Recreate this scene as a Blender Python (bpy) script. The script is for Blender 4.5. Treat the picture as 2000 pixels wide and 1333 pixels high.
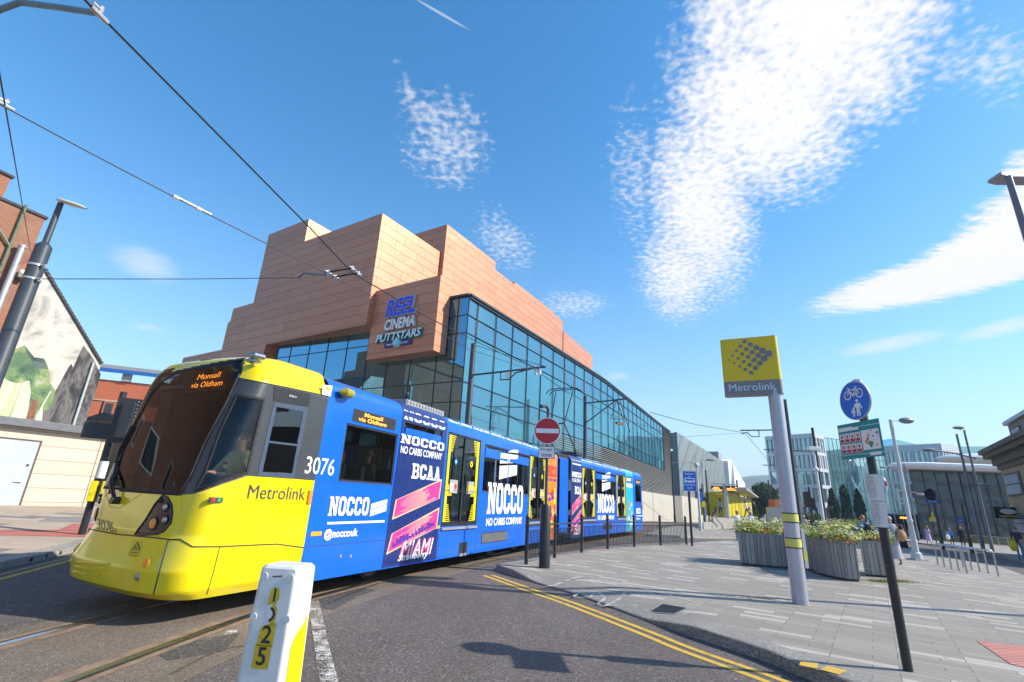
import bpy, bmesh, math, random
from mathutils import Vector as V, Matrix
from mathutils.bvhtree import BVHTree
from math import sin, cos, pi, radians as RA, atan2, hypot
random.seed(7)
SC = bpy.context.scene
for o in list(bpy.data.objects): bpy.data.objects.remove(o)
# ---------------------------------------------------------------- camera
FPX, EYE = 949.0, 1.62                       # focal length in pixels of the 2000 px wide photograph, eye height
PIT, ROL = math.atan(307.6/FPX), math.asin(0.0495)
CF = V((0, cos(PIT), sin(PIT))); _r = V((1, 0, 0)); _u = V((0, -sin(PIT), cos(PIT)))
CR = _r*cos(ROL) + _u*sin(ROL); CU = -_r*sin(ROL) + _u*cos(ROL); CO = V((0, 0, EYE))
cam = bpy.data.objects.new('camera', bpy.data.cameras.new('camera')); SC.collection.objects.link(cam)
cam.matrix_world = Matrix(((CR.x, CU.x, -CF.x, 0), (CR.y, CU.y, -CF.y, 0), (CR.z, CU.z, -CF.z, EYE), (0, 0, 0, 1)))
cam.data.sensor_width = 36; cam.data.lens = FPX/2000*36; cam.data.clip_start = .05; cam.data.clip_end = 6000
SC.camera = cam
def ray(x, y): return CF + CR*((x-1000)/FPX) + CU*((666.5-y)/FPX)
def G(x, y, z=0.0):
    d = ray(x, y); return CO + d*((z-EYE)/d.z)
def D(x, y, Y):
    d = ray(x, y); return CO + d*(Y/d.y)
def onv(x, y, A, B):
    nx, ny = -(B[1]-A[1]), B[0]-A[0]; d = ray(x, y)
    return CO + d*(((A[0])*nx + (A[1])*ny)/(d.x*nx + d.y*ny))
def proj(p):
    w = V(p)-CO; k = w.dot(CF); return (1000+FPX*w.dot(CR)/k, 666.5-FPX*w.dot(CU)/k)
# ---------------------------------------------------------------- sky, clouds and sun
SUN_EL = RA(34.5); SUN_H = V((.99, -.13, 0)).normalized(); SUN_AZ = atan2(SUN_H.x, SUN_H.y)
W = bpy.data.worlds.new('World'); SC.world = W; W.use_nodes = True
wn, wl = W.node_tree.nodes, W.node_tree.links; wn.clear()
def wnode(t, **k):
    n = wn.new(t)
    for a, b in k.items(): setattr(n, a, b)
    return n
def wmath(op, a, b=None, c=None, clamp=False):
    n = wn.new('ShaderNodeMath'); n.operation = op; n.use_clamp = clamp
    for i, v in enumerate((a, b, c)):
        if v is None: continue
        if isinstance(v, (int, float)): n.inputs[i].default_value = v
        else: wl.new(v, n.inputs[i])
    return n.outputs[0]
sky = wnode('ShaderNodeTexSky', sky_type='NISHITA', sun_disc=False, sun_elevation=SUN_EL, sun_rotation=SUN_AZ, altitude=100, air_density=1.0, dust_density=0.4, ozone_density=2.0)
hsv = wnode('ShaderNodeHueSaturation'); hsv.inputs['Saturation'].default_value = 1.34; hsv.inputs['Value'].default_value = 1.46; hsv.inputs['Hue'].default_value = .494
wl.new(sky.outputs[0], hsv.inputs['Color'])
tc = wnode('ShaderNodeTexCoord'); sep = wnode('ShaderNodeSeparateXYZ'); wl.new(tc.outputs['Generated'], sep.inputs[0])
zc = wmath('MAXIMUM', sep.outputs[2], .02)
cmb = wnode('ShaderNodeCombineXYZ'); wl.new(wmath('DIVIDE', sep.outputs[0], zc), cmb.inputs[0]); wl.new(wmath('DIVIDE', sep.outputs[1], zc), cmb.inputs[1])
CP = cmb.outputs[0]                                  # where each direction meets a flat layer of cloud
def cl(x, y):
    d = ray(x, y); return (d.x/d.z, d.y/d.z)
def wnoise(scale, detail=3, rough=.5, off=(0, 0, 0), stretch=(1, 1, 1), rot=0, dist=0):
    mp = wnode('ShaderNodeMapping'); wl.new(CP, mp.inputs[0]); mp.inputs['Scale'].default_value = stretch; mp.inputs['Location'].default_value = off; mp.inputs['Rotation'].default_value = (0, 0, rot)
    n = wnode('ShaderNodeTexNoise'); n.inputs['Scale'].default_value = scale; n.inputs['Detail'].default_value = detail; n.inputs['Roughness'].default_value = rough; n.inputs['Distortion'].default_value = dist
    wl.new(mp.outputs[0], n.inputs['Vector']); return n.outputs[0]
def blob(c, a, b, power=1.0):                        # soft oval patch of sky: pixels of its centre and of its two axis ends
    C_ = ray(*c).normalized(); e1 = C_.cross(V((0, 0, 1))).normalized(); e2 = e1.cross(C_)
    def gn(p): d = ray(*p); k = d.dot(C_); return (d.dot(e1)/k, d.dot(e2)/k)
    (ax, ay), (bx, by) = gn(a), gn(b); det = ax*by-ay*bx
    def dot(v):
        d = wnode('ShaderNodeVectorMath', operation='DOT_PRODUCT'); wl.new(tc.outputs['Generated'], d.inputs[0]); d.inputs[1].default_value = tuple(v); return d.outputs['Value']
    k = wmath('MAXIMUM', dot(C_), .05); r2 = None
    for r0, r1 in ((by/det, -bx/det), (-ay/det, ax/det)):
        q = wmath('DIVIDE', dot(e1*r0+e2*r1), k); q = wmath('MULTIPLY', q, q); r2 = q if r2 is None else wmath('ADD', r2, q)
    v = wmath('MAXIMUM', wmath('SUBTRACT', 1.0, r2), -1.0)
    return v if power == 1 else wmath('ADD', v, power-1)
def union(l):
    v = l[0]
    for k in l[1:]: v = wmath('MAXIMUM', v, k)
    return v
def ramp(v, lo, hi):
    n = wnode('ShaderNodeMapRange', interpolation_type='SMOOTHSTEP'); wl.new(v, n.inputs[0]); n.inputs[1].default_value = lo; n.inputs[2].default_value = hi; return n.outputs[0]
fine = wnoise(42, 2, .5); mid = wnoise(9, 4, .55, (3, 1, 0)); big = wnoise(2.2, 3, .5, (7, 2, 0))
streak = wnoise(7, 4, .6, (0, 5, 0), (1, 5, 1), -.35)
# mackerel cloud: dense head upper right, thinning tail towards the rooftops
head = union([blob((1595, 40), (1840, 95), (1545, 270), 1.1), blob((1480, 220), (1690, 190), (1510, 400), 1.05), blob((1370, 400), (1490, 380), (1392, 610), .92), blob((1325, 530), (1430, 520), (1335, 650), .72), blob((1420, 60), (1520, 40), (1440, 300), .7)])
wisp = union([blob((1845, 120), (1960, 80), (1880, 200), .5), blob((1950, 120), (2060, 60), (1990, 230), .55), blob((870, 280), (985, 330), (840, 400), .62), blob((985, 470), (1070, 500), (1000, 560), .55),
              blob((1120, 595), (1220, 590), (1130, 635), .62), blob((1240, 350), (1320, 340), (1260, 560), .5), blob((1330, 130), (1400, 60), (1350, 270), .5), blob((800, 200), (840, 330), (765, 215), .35)])
fld = wmath('ADD', wmath('MULTIPLY', wmath('SUBTRACT', fine, .5), 4.2), wmath('MULTIPLY', wmath('SUBTRACT', mid, .5), 2.0))
a1 = ramp(wmath('ADD', wmath('MULTIPLY', head, 2.5), wmath('ADD', fld, -.45)), -.9, 2.1)
a2 = wmath('MULTIPLY', ramp(wmath('ADD', wmath('MULTIPLY', wisp, 2.2), wmath('ADD', fld, -.75)), -.6, 1.6), .62)
# lens-shaped cloud low on the right, a pale veil on the left, thin streaks
lens = union([blob((1850, 538), (1570, 605), (1860, 585)), blob((1985, 468), (1700, 585), (2008, 528)), blob((2080, 405), (1850, 495), (2110, 495)), blob((1995, 330), (1935, 350), (2005, 380), .5)])
a3 = ramp(wmath('ADD', wmath('MULTIPLY', lens, 2.3), wmath('ADD', wmath('MULTIPLY', wmath('SUBTRACT', streak, .5), 2.6), wmath('MULTIPLY', wmath('SUBTRACT', fine, .5), 1.2))), -.25, 1.5)
veil = union([blob((285, 515), (375, 545), (270, 560), .62), blob((290, 640), (350, 650), (285, 655), .4), blob((1740, 672), (1900, 640), (1750, 692), .7), blob((1960, 640), (2100, 605), (1965, 660), .75), blob((1205, 735), (1250, 735), (1205, 750), .45)])
a4 = wmath('MULTIPLY', ramp(wmath('ADD', veil, wmath('MULTIPLY', wmath('SUBTRACT', streak, .5), .7)), -.1, 1.0), .6)
trail = wmath('MULTIPLY', ramp(blob((863, 28), (925, 64), (865, 25)), 0, .9), .4)
alpha = wmath('MINIMUM', union([a1, a2, a3, a4, trail]), .985)
# pale air towards the horizon
hz = wmath('POWER', wmath('SUBTRACT', 1.0, wmath('MAXIMUM', sep.outputs[2], 0.0)), 4.5); hm = wnode('ShaderNodeMix', data_type='RGBA'); wl.new(wmath('MULTIPLY', hz, .9), hm.inputs[0]); wl.new(hsv.outputs[0], hm.inputs[6]); hm.inputs[7].default_value = (3.5, 4.05, 4.55, 1)
bg1 = wnode('ShaderNodeBackground'); wl.new(hm.outputs[2], bg1.inputs[0]); bg1.inputs[1].default_value = .128
bg2 = wnode('ShaderNodeBackground'); bg2.inputs[0].default_value = (1, .985, .97, 1); bg2.inputs[1].default_value = .72
mx = wnode('ShaderNodeMixShader'); wl.new(alpha, mx.inputs[0]); wl.new(bg1.outputs[0], mx.inputs[1]); wl.new(bg2.outputs[0], mx.inputs[2])
wo = wnode('ShaderNodeOutputWorld'); wl.new(mx.outputs[0], wo.inputs[0])
sl = bpy.data.lights.new('sun', 'SUN'); sl.energy = 5.0; sl.angle = RA(.53); sl.color = (1, .91, .77)
sun = bpy.data.objects.new('sun', sl); SC.collection.objects.link(sun)
sun.rotation_euler = (-V((SUN_H.x*cos(SUN_EL), SUN_H.y*cos(SUN_EL), sin(SUN_EL)))).to_track_quat('-Z', 'Y').to_euler()
SC.view_settings.view_transform = 'Standard'; SC.view_settings.look = 'None'; SC.view_settings.exposure = 0.55; SC.view_settings.gamma = 1
SC.render.engine = 'CYCLES'
# ---------------------------------------------------------------- helpers
WORLDP = set()
def tag(o, label=None, cat=None, group=None, kind=None):
    if label: o['label'] = label
    if cat: o['category'] = cat
    if group: o['group'] = group
    if kind: o['kind'] = kind
    return o
def thing(name, label, cat, loc=(0, 0, 0), rz=0, group=None, world=False):
    o = bpy.data.objects.new(name, None); SC.collection.objects.link(o); o.empty_display_size = .2
    o.location = loc; o.rotation_euler = (0, 0, rz)
    if world: WORLDP.add(o)
    return tag(o, label, cat, group)
def copy_tree(o, parent=None):
    c = o.copy(); SC.collection.objects.link(c)
    if parent: c.parent = parent; c.matrix_parent_inverse = o.matrix_parent_inverse.copy()
    for ch in list(o.children): copy_tree(ch, c)
    return c
def dup(root, loc, rz=None, label=None, group=None):
    r = copy_tree(root); r.location = loc
    if rz is not None: r.rotation_euler = (0, 0, rz)
    if label: r['label'] = label
    if group: r['group'] = group
    return r
def mkmat(name):
    m = bpy.data.materials.new(name); m.use_nodes = True; nt = m.node_tree; nt.nodes.clear()
    out = nt.nodes.new('ShaderNodeOutputMaterial'); return m, nt, out
class N:                                              # small node-tree writer
    def __init__(s, nt): s.nt = nt
    def __call__(s, t, ins=None, **k):
        n = s.nt.nodes.new(t)
        for a, b in k.items(): setattr(n, a, b)
        for a, b in (ins or {}).items():
            if hasattr(b, 'links'): s.nt.links.new(b, n.inputs[a])
            else: n.inputs[a].default_value = b
        return n
    def link(s, a, b): s.nt.links.new(a, b)
    def mix(s, fac, a, b, blend='MIX'):
        n = s.nt.nodes.new('ShaderNodeMix'); n.data_type = 'RGBA'; n.blend_type = blend
        for i, v in ((0, fac), (6, a), (7, b)):
            if hasattr(v, 'links'): s.nt.links.new(v, n.inputs[i])
            else: n.inputs[i].default_value = v if i == 0 else (*v[:3], 1)
        return n.outputs[2]
    def ramp(s, v, lo, hi, a=0.0, b=1.0):
        n = s('ShaderNodeMapRange', {0: v, 1: lo, 2: hi, 3: a, 4: b}); return n.outputs[0]
    def noise(s, vec, scale, detail=4, rough=.6):
        return s('ShaderNodeTexNoise', {'Vector': vec, 'Scale': scale, 'Detail': detail, 'Roughness': rough}).outputs[0]
MATS = {}
def c3(c): return (*c[:3], 1)
def pm(name, col, rough=.5, metal=0, var=.12, scale=6, bump=0, bscale=40, coat=0, spec=.5, uv=False, dirt=0, emit=0, trans=0):
    if name in MATS: return MATS[name]
    m, nt, out = mkmat(name); n = N(nt)
    vec = n('ShaderNodeTexCoord').outputs['UV' if uv else 'Object']
    a = n.noise(vec, scale); b = n.noise(vec, scale*7, 3)
    f = n.ramp(a, .3, .7)
    base = n.mix(f, tuple(x*(1-var) for x in col), tuple(min(1, x*(1+var)) for x in col))
    base = n.mix(n.ramp(b, .35, .65, 0, var*.8), base, tuple(x*.75 for x in col))
    if dirt: base = n.mix(n.ramp(n.noise(vec, 1.7, 6, .7), .5, .75, 0, dirt), base, (.16, .14, .11))
    p = n('ShaderNodeBsdfPrincipled', {'Base Color': base, 'Metallic': metal, 'Roughness': n.ramp(b, .3, .7, max(.02, rough*.85), min(1, rough*1.15)), 'Coat Weight': coat, 'Coat Roughness': .06, 'Specular IOR Level': spec})
    if emit: n.link(base, p.inputs['Emission Color']); p.inputs['Emission Strength'].default_value = emit
    if bump:
        bp = n('ShaderNodeBump', {'Strength': bump, 'Distance': .02, 'Height': n.noise(vec, bscale, 5)}); n.link(bp.outputs[0], p.inputs['Normal'])
    n.link(p.outputs[0], out.inputs[0]); MATS[name] = m; return m
def glassm(name, tint=(.5, .55, .56), refl=.12, gtint=(1, 1, 1), rough=.015, wavy=.0, wscale=1.5):
    if name in MATS: return MATS[name]
    m, nt, out = mkmat(name); n = N(nt)
    fr = n('ShaderNodeFresnel', {'IOR': 1.5}).outputs[0]; f = n('ShaderNodeMath', {0: fr, 1: 1.0, 2: refl}, operation='MULTIPLY_ADD', use_clamp=True).outputs[0]
    t = n('ShaderNodeBsdfTransparent', {'Color': c3(tint)}); g = n('ShaderNodeBsdfGlossy', {'Color': c3(gtint), 'Roughness': rough})
    if wavy:
        bp = n('ShaderNodeBump', {'Strength': wavy, 'Distance': .05, 'Height': n.noise(n('ShaderNodeTexCoord').outputs['Object'], wscale, 2)}); n.link(bp.outputs[0], g.inputs['Normal'])
    mx = n('ShaderNodeMixShader', {0: f, 1: t.outputs[0], 2: g.outputs[0]}); n.link(mx.outputs[0], out.inputs[0]); MATS[name] = m; return m
def panes(name, base, gtint, refl, wavy=.06, wscale=.35):           # coated facade glass: mirror over a dark room
    if name in MATS: return MATS[name]
    m, nt, out = mkmat(name); n = N(nt); uv = n('ShaderNodeTexCoord').outputs['UV']
    fr = n('ShaderNodeFresnel', {'IOR': 1.45}).outputs[0]; f = n('ShaderNodeMath', {0: fr, 1: 1.0, 2: refl}, operation='MULTIPLY_ADD', use_clamp=True).outputs[0]
    d = n('ShaderNodeBsdfPrincipled', {'Base Color': n.mix(n.ramp(n.noise(uv, .25, 3), .35, .65), tuple(x*.55 for x in base), base), 'Roughness': .4})
    g = n('ShaderNodeBsdfGlossy', {'Color': c3(gtint), 'Roughness': .012})
    bp = n('ShaderNodeBump', {'Strength': wavy, 'Distance': .2, 'Height': n.noise(uv, wscale, 1)}); n.link(bp.outputs[0], g.inputs['Normal'])
    mx = n('ShaderNodeMixShader', {0: f, 1: d.outputs[0], 2: g.outputs[0]}); n.link(mx.outputs[0], out.inputs[0]); MATS[name] = m; return m
def bricks(name, c1, c2, mortar, bw, bh, ms=.012, rough=.8, metal=0, off=.5, bump=.5, var=.25, stain=0, spec=.4, pillow=0, gloss_var=0, freq=2):
    if name in MATS: return MATS[name]
    m, nt, out = mkmat(name); n = N(nt); uv = n('ShaderNodeTexCoord').outputs['UV']
    b = n('ShaderNodeTexBrick', {'Vector': uv, 'Color1': c3(c1), 'Color2': c3(c2), 'Mortar': c3(mortar), 'Scale': 1.0, 'Mortar Size': ms, 'Mortar Smooth': .1, 'Brick Width': bw, 'Row Height': bh}, offset=off, offset_frequency=freq)
    v = n.noise(uv, 1.3, 5, .65); col = n.mix(n.ramp(v, .3, .72, 0, var), b.outputs[0], tuple(x*.6 for x in c1))
    col = n.mix(n.ramp(n.noise(uv, 28, 3), .3, .7, 0, var*.7), col, tuple(min(1, x*1.25) for x in c2))
    if stain: col = n.mix(n.ramp(n.noise(uv, .35, 5, .7), .5, .8, 0, stain), col, (.11, .1, .085))
    p = n('ShaderNodeBsdfPrincipled', {'Base Color': col, 'Metallic': metal, 'Roughness': n.ramp(v, .3, .7, rough*.85, min(1, rough*1.12)), 'Specular IOR Level': spec})
    h = n('ShaderNodeMath', {0: b.outputs['Fac'], 1: -1.0}, operation='MULTIPLY').outputs[0]
    if pillow: h = n('ShaderNodeMath', {0: h, 1: n.noise(uv, 1.1, 2)}, operation='ADD').outputs[0]
    bp = n('ShaderNodeBump', {'Strength': bump, 'Distance': .012 if not pillow else .03, 'Height': h}); n.link(bp.outputs[0], p.inputs['Normal'])
    n.link(p.outputs[0], out.inputs[0]); MATS[name] = m; return m
class MB:                                             # gathers shapes, then links them as ONE mesh object
    def __init__(s, xf=None): s.v = []; s.f = []; s.m = []; s.sm = []; s.xf = xf; s.cur = 0; s.smooth = False
    def add(s, pts, faces, mi=None):
        b = len(s.v); s.v += [V(p) for p in pts]
        for f in faces: s.f.append([b+i for i in f]); s.m.append(s.cur if mi is None else mi); s.sm.append(s.smooth)
        return s
    def poly(s, pts, mi=None): return s.add(pts, [list(range(len(pts)))], mi)
    def quad(s, a, b, c, d, mi=None): return s.add([a, b, c, d], [[0, 1, 2, 3]], mi)
    def box(s, x0, x1, y0, y1, z0, z1, mi=None):
        return s.add([(x, y, z) for z in (z0, z1) for y in (y0, y1) for x in (x0, x1)], [[0, 2, 3, 1], [4, 5, 7, 6], [0, 1, 5, 4], [1, 3, 7, 5], [3, 2, 6, 7], [2, 0, 4, 6]], mi)
    def obox(s, c, a, b, h, mi=None):                 # box from its centre and three half axes
        c, a, b, h = V(c), V(a), V(b), V(h)
        return s.add([c+a*i+b*j+h*k for k in (-1, 1) for j in (-1, 1) for i in (-1, 1)], [[0, 2, 3, 1], [4, 5, 7, 6], [0, 1, 5, 4], [1, 3, 7, 5], [3, 2, 6, 7], [2, 0, 4, 6]], mi)
    def wall(s, A, B, z0, z1, t, mi=None):            # upright slab from A to B, thickness t to the left of A>B
        A, B = V((A[0], A[1], 0)), V((B[0], B[1], 0)); d = (B-A).normalized(); nrm = V((-d.y, d.x, 0))*t
        return s.prism([A, B, B+nrm, A+nrm] if t > 0 else [A+nrm, B+nrm, B, A], z0, z1, mi)
    def prism(s, pts, z0, z1, mi=None):
        n = len(pts); P = [(p[0], p[1], z0) for p in pts]+[(p[0], p[1], z1) for p in pts]
        return s.add(P, [list(range(n))[::-1], list(range(n, 2*n))]+[[i, (i+1) % n, n+(i+1) % n, n+i] for i in range(n)], mi)
    def extr(s, pts, vec, mi=None):
        n = len(pts); vec = V(vec); P = [V(p) for p in pts]+[V(p)+vec for p in pts]
        return s.add(P, [list(range(n))[::-1], list(range(n, 2*n))]+[[i, (i+1) % n, n+(i+1) % n, n+i] for i in range(n)], mi)
    def tube(s, pts, r, n=8, mi=None, cap=True):
        pts = [V(p) for p in pts]; R = r if isinstance(r, (list, tuple)) else [r]*len(pts); P = []; up = None
        for i, p in enumerate(pts):
            t = (pts[min(i+1, len(pts)-1)]-pts[max(i-1, 0)]).normalized()
            if up is None: up = t.orthogonal().normalized()
            else:
                up = (up-t*up.dot(t)); up = up.normalized() if up.length > 1e-5 else t.orthogonal().normalized()
            w = t.cross(up); P += [p+(up*cos(2*pi*k/n)+w*sin(2*pi*k/n))*R[i] for k in range(n)]
        F = [[i*n+k, i*n+(k+1) % n, (i+1)*n+(k+1) % n, (i+1)*n+k] for i in range(len(pts)-1) for k in range(n)]
        o = s.smooth; s.smooth = True; s.add(P, F, mi); s.smooth = o
        if cap: b = len(s.v)-len(P); s.f += [[b+k for k in range(n)][::-1], [b+(len(pts)-1)*n+k for k in range(n)]]; s.m += [s.cur if mi is None else mi]*2; s.sm += [False]*2
        return s
    def lathe(s, prof, c=(0, 0), n=20, mi=None):      # (radius, z) profile turned about a vertical axis
        return s.tube([(c[0], c[1], z) for r, z in prof], 1, n, mi) if 0 else s._lathe(prof, c, n, mi)
    def _lathe(s, prof, c, n, mi):
        P = [(c[0]+r*cos(2*pi*k/n), c[1]+r*sin(2*pi*k/n), z) for r, z in prof for k in range(n)]
        F = [[i*n+k, i*n+(k+1) % n, (i+1)*n+(k+1) % n, (i+1)*n+k] for i in range(len(prof)-1) for k in range(n)]
        o = s.smooth; s.smooth = True; s.add(P, F, mi); s.smooth = o; b = len(s.v)-len(P)
        s.f += [[b+k for k in range(n)][::-1], [b+(len(prof)-1)*n+k for k in range(n)]]; s.m += [s.cur if mi is None else mi]*2; s.sm += [False]*2; return s
    def ball(s, c, r, n=10, mi=None, sq=(1, 1, 1)):
        c = V(c); P = []; h = n//2
        for i in range(h+1):
            a = pi*i/h
            for k in range(n): P.append(c+V((r*sq[0]*sin(a)*cos(2*pi*k/n), r*sq[1]*sin(a)*sin(2*pi*k/n), r*sq[2]*cos(a))))
        o = s.smooth; s.smooth = True; s.add(P, [[i*n+k, (i+1)*n+k, (i+1)*n+(k+1) % n, i*n+(k+1) % n] for i in range(h) for k in range(n)], mi); s.smooth = o; return s
    def disc(s, c, ax, ay, r, n=24, mi=None):
        c, ax, ay = V(c), V(ax), V(ay); return s.poly([c+ax*(r*cos(2*pi*k/n))+ay*(r*sin(2*pi*k/n)) for k in range(n)], mi)
    def ring(s, c, ax, ay, r0, r1, n=24, mi=None, a0=0, a1=2*pi):
        c, ax, ay = V(c), V(ax), V(ay); P = []
        for k in range(n+1):
            a = a0+(a1-a0)*k/n; d = ax*cos(a)+ay*sin(a); P += [c+d*r0, c+d*r1]
        return s.add(P, [[2*k, 2*k+1, 2*k+3, 2*k+2] for k in range(n)], mi)
    def text(s, txt, o, ax, ay, width=None, height=None, bold=0, shear=0, nrm=None, depth=0, mi=None, align='L', space=1.0):
        vs, fs, (x0, x1, y0, y1) = textgeo(txt, bold, shear, space)
        sx = (width/(x1-x0)) if width else None; sy = (height/(y1-y0)) if height else None
        sx = sx or sy; sy = sy or sx; o, ax, ay = V(o), V(ax), V(ay); sh = {'L': x0, 'C': (x0+x1)/2, 'R': x1}[align]
        P = [o+ax*((x-sh)*sx)+ay*((y-y0)*sy) for x, y in vs]; s.add(P, fs, mi)
        if depth:
            nr = V(nrm)*depth; E = {}
            for f in fs:
                for a, b in zip(f, f[1:]+f[:1]): E[(a, b)] = E.get((a, b), 0)+1
            for (a, b) in list(E):
                if (b, a) not in E: s.add([P[a], P[b], P[b]-nr, P[a]-nr], [[0, 3, 2, 1]], mi)
        return s
    def block(s, txt, o, ax, ay, width, height, mi=None, gap=.16, slab=True):   # slab-serif college lettering
        o, ax, ay = V(o), V(ax), V(ay); ws = [BW.get(ch, 1.0) for ch in txt]; tot = sum(ws)+gap*(len(txt)-1); k = width/tot; x = 0
        for ch, w in zip(txt, ws):
            for pl in glyph(ch): s.poly([o+ax*((x+px*w)*k)+ay*(py*height) for px, py in pl], mi)
            x += w+gap
        return s
    def build(s, name, mats, parent=None, bevel=0, sharp=35, uvs=True):
        me = bpy.data.meshes.new(name); vv = s.v if s.xf is None else [s.xf(p) for p in s.v]
        me.from_pydata([tuple(p) for p in vv], [], s.f)
        for mt in (mats if isinstance(mats, (list, tuple)) else [mats]): me.materials.append(mt)
        me.polygons.foreach_set('material_index', s.m); me.polygons.foreach_set('use_smooth', s.sm); me.update()
        if uvs:
            u = me.uv_layers.new(name='UVMap'); d = [0.0]*(2*len(me.loops))
            for p in me.polygons:
                n = p.normal
                if abs(n.z) > .75: a, b = V((1, 0, 0)), V((0, 1, 0))
                else: a = V((-n.y, n.x, 0)).normalized(); b = V((0, 0, 1))
                for li in p.loop_indices:
                    c = me.vertices[me.loops[li].vertex_index].co; d[2*li] = a.dot(c); d[2*li+1] = b.dot(c)
            u.data.foreach_set('uv', d)
        if any(s.sm): me.set_sharp_from_angle(angle=RA(sharp))
        o = bpy.data.objects.new(name, me); SC.collection.objects.link(o)
        if parent:
            o.parent = parent
            if parent in WORLDP: o.matrix_parent_inverse = (Matrix.Translation(parent.location) @ parent.rotation_euler.to_matrix().to_4x4()).inverted()
        if bevel:
            b = o.modifiers.new('bevel', 'BEVEL'); b.width = bevel; b.segments = 2; b.limit_method = 'ANGLE'; b.angle_limit = RA(40)
        return o
TXT = {}
def textgeo(txt, bold, shear, space=1.0):
    k = (txt, bold, shear, space)
    if k in TXT: return TXT[k]
    cu = bpy.data.curves.new('t', 'FONT'); cu.body = txt; cu.offset = bold; cu.shear = shear; cu.resolution_u = 3; cu.space_character = space
    ob = bpy.data.objects.new('t', cu); SC.collection.objects.link(ob); dg = bpy.context.evaluated_depsgraph_get(); dg.update()
    me = ob.evaluated_get(dg).to_mesh(); vs = [(v.co.x, v.co.y) for v in me.vertices]; fs = [list(p.vertices) for p in me.polygons]
    ob.evaluated_get(dg).to_mesh_clear(); bpy.data.objects.remove(ob); bpy.data.curves.remove(cu)
    xs = [v[0] for v in vs]; ys = [v[1] for v in vs]; TXT[k] = (vs, fs, (min(xs), max(xs), min(ys), max(ys))); return TXT[k]
BW = {'I': .5, 'M': 1.25, ' ': .45, '.': .35, 'N': 1.1, 'Y': 1.05}
def glyph(ch):
    t, tv, s = .3, .2, .1                               # stem width, bar height, slab overhang
    R = lambda x0, x1, y0, y1: [(x0, y0), (x1, y0), (x1, y1), (x0, y1)]
    def ringo(open_=False):
        c, d = .22, .16; O = [(c, 0), (1-c, 0), (1, d), (1, 1-d), (1-c, 1), (c, 1), (0, 1-d), (0, d)]
        ci, di = .3, .2; I = [(t+.08, tv), (1-t-.08, tv), (1-t, di+.06), (1-t, 1-di-.06), (1-t-.08, 1-tv), (t+.08, 1-tv), (t, 1-di-.06), (t, di+.06)]
        q = [[O[i], O[(i+1) % 8], I[(i+1) % 8], I[i]] for i in range(8)]
        if open_: q = [p for i, p in enumerate(q) if i != 2]+[[(1, d), (1, .36), (1-t, .36), (1-t, di+.06)], [(1, .64), (1, 1-d), (1-t, 1-di-.06), (1-t, .64)]]
        return q
    if ch == 'O': return ringo()
    if ch == 'C': return ringo(True)
    if ch == 'N': return [R(.06, .3, 0, 1), R(.72, .96, 0, 1), [(.06, 1), (.34, 1), (.96, 0), (.68, 0)], R(-.05, .42, 0, .13), R(-.05, .06, .87, 1), R(.6, 1.06, .87, 1)]
    if ch == 'B': return [R(.08, .36, 0, 1), R(-.04, .08, 0, .14), R(-.04, .08, .86, 1), R(.36, .8, 0, .17), R(.36, .8, .43, .58), R(.36, .8, .83, 1), [(.8, 0), (1, .12), (1, .42), (.86, .5), (.72, .5), (.72, .1)], [(.72, .5), (.86, .5), (.97, .6), (.97, .9), (.8, 1), (.72, .92)]]
    if ch == 'A': return [[(.05, 0), (.33, 0), (.62, 1), (.36, 1)], [(.95, 0), (.67, 0), (.38, 1), (.64, 1)], R(.3, .7, .24, .4), R(-.06, .44, 0, .12), R(.56, 1.06, 0, .12), R(.26, .5, .88, 1)]
    if ch == 'M': return [R(.05, .25, 0, 1), R(.75, .95, 0, 1), [(.05, 1), (.28, 1), (.58, .25), (.42, .25)], [(.95, 1), (.72, 1), (.42, .25), (.58, .25)], R(-.04, .34, 0, .12), R(.66, 1.04, 0, .12)]
    if ch == 'I': return [R(.2, .8, 0, 1), R(-.05, 1.05, 0, .13), R(-.05, 1.05, .87, 1)]
    if ch == 'R': return glyph('P')+[[(.45, .5), (.72, .5), (1.02, 0), (.72, 0)]]
    if ch == 'P': return [R(.08, .36, 0, 1), R(-.05, .48, 0, .13), R(-.05, .08, .87, 1), R(.36, .8, .4, .56), R(.36, .8, .84, 1), [(.7, .4), (.84, .4), (1, .54), (1, .86), (.84, 1), (.7, 1)]]
    if ch == 'S': return [R(0, .28, .56, .86), R(.72, 1, .14, .44), R(.12, .88, 0, .18), R(.12, .88, .42, .58), R(.12, .88, .82, 1), R(.0, .28, .14, .3), R(.72, 1, .7, .86)]
    if ch == 'Y': return [R(.36, .64, 0, .5), [(.36, .5), (.64, .5), (.28, 1), (-.02, 1)], [(.36, .5), (.64, .5), (1.02, 1), (.72, 1)], R(.22, .78, 0, .12)]
    return []
def terr(x, y=0):                                       # the street falls away to the right and climbs a little to the left
    return -.025*(x-10) if x > 10 else (.03*(-9-x) if x < -9 else 0.0)
def GT(x, y, h=0.0):                                    # point of the sloping ground (plus h) seen at a pixel of the photograph
    d = ray(x, y); t = (h-EYE)/d.z; p = CO+d*t
    if p.x > 10: p = CO+d*((h+.25-EYE)/(d.z+.025*d.x))
    elif p.x < -9: p = CO+d*((h-.27-EYE)/(d.z+.03*d.x))
    return p
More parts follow.
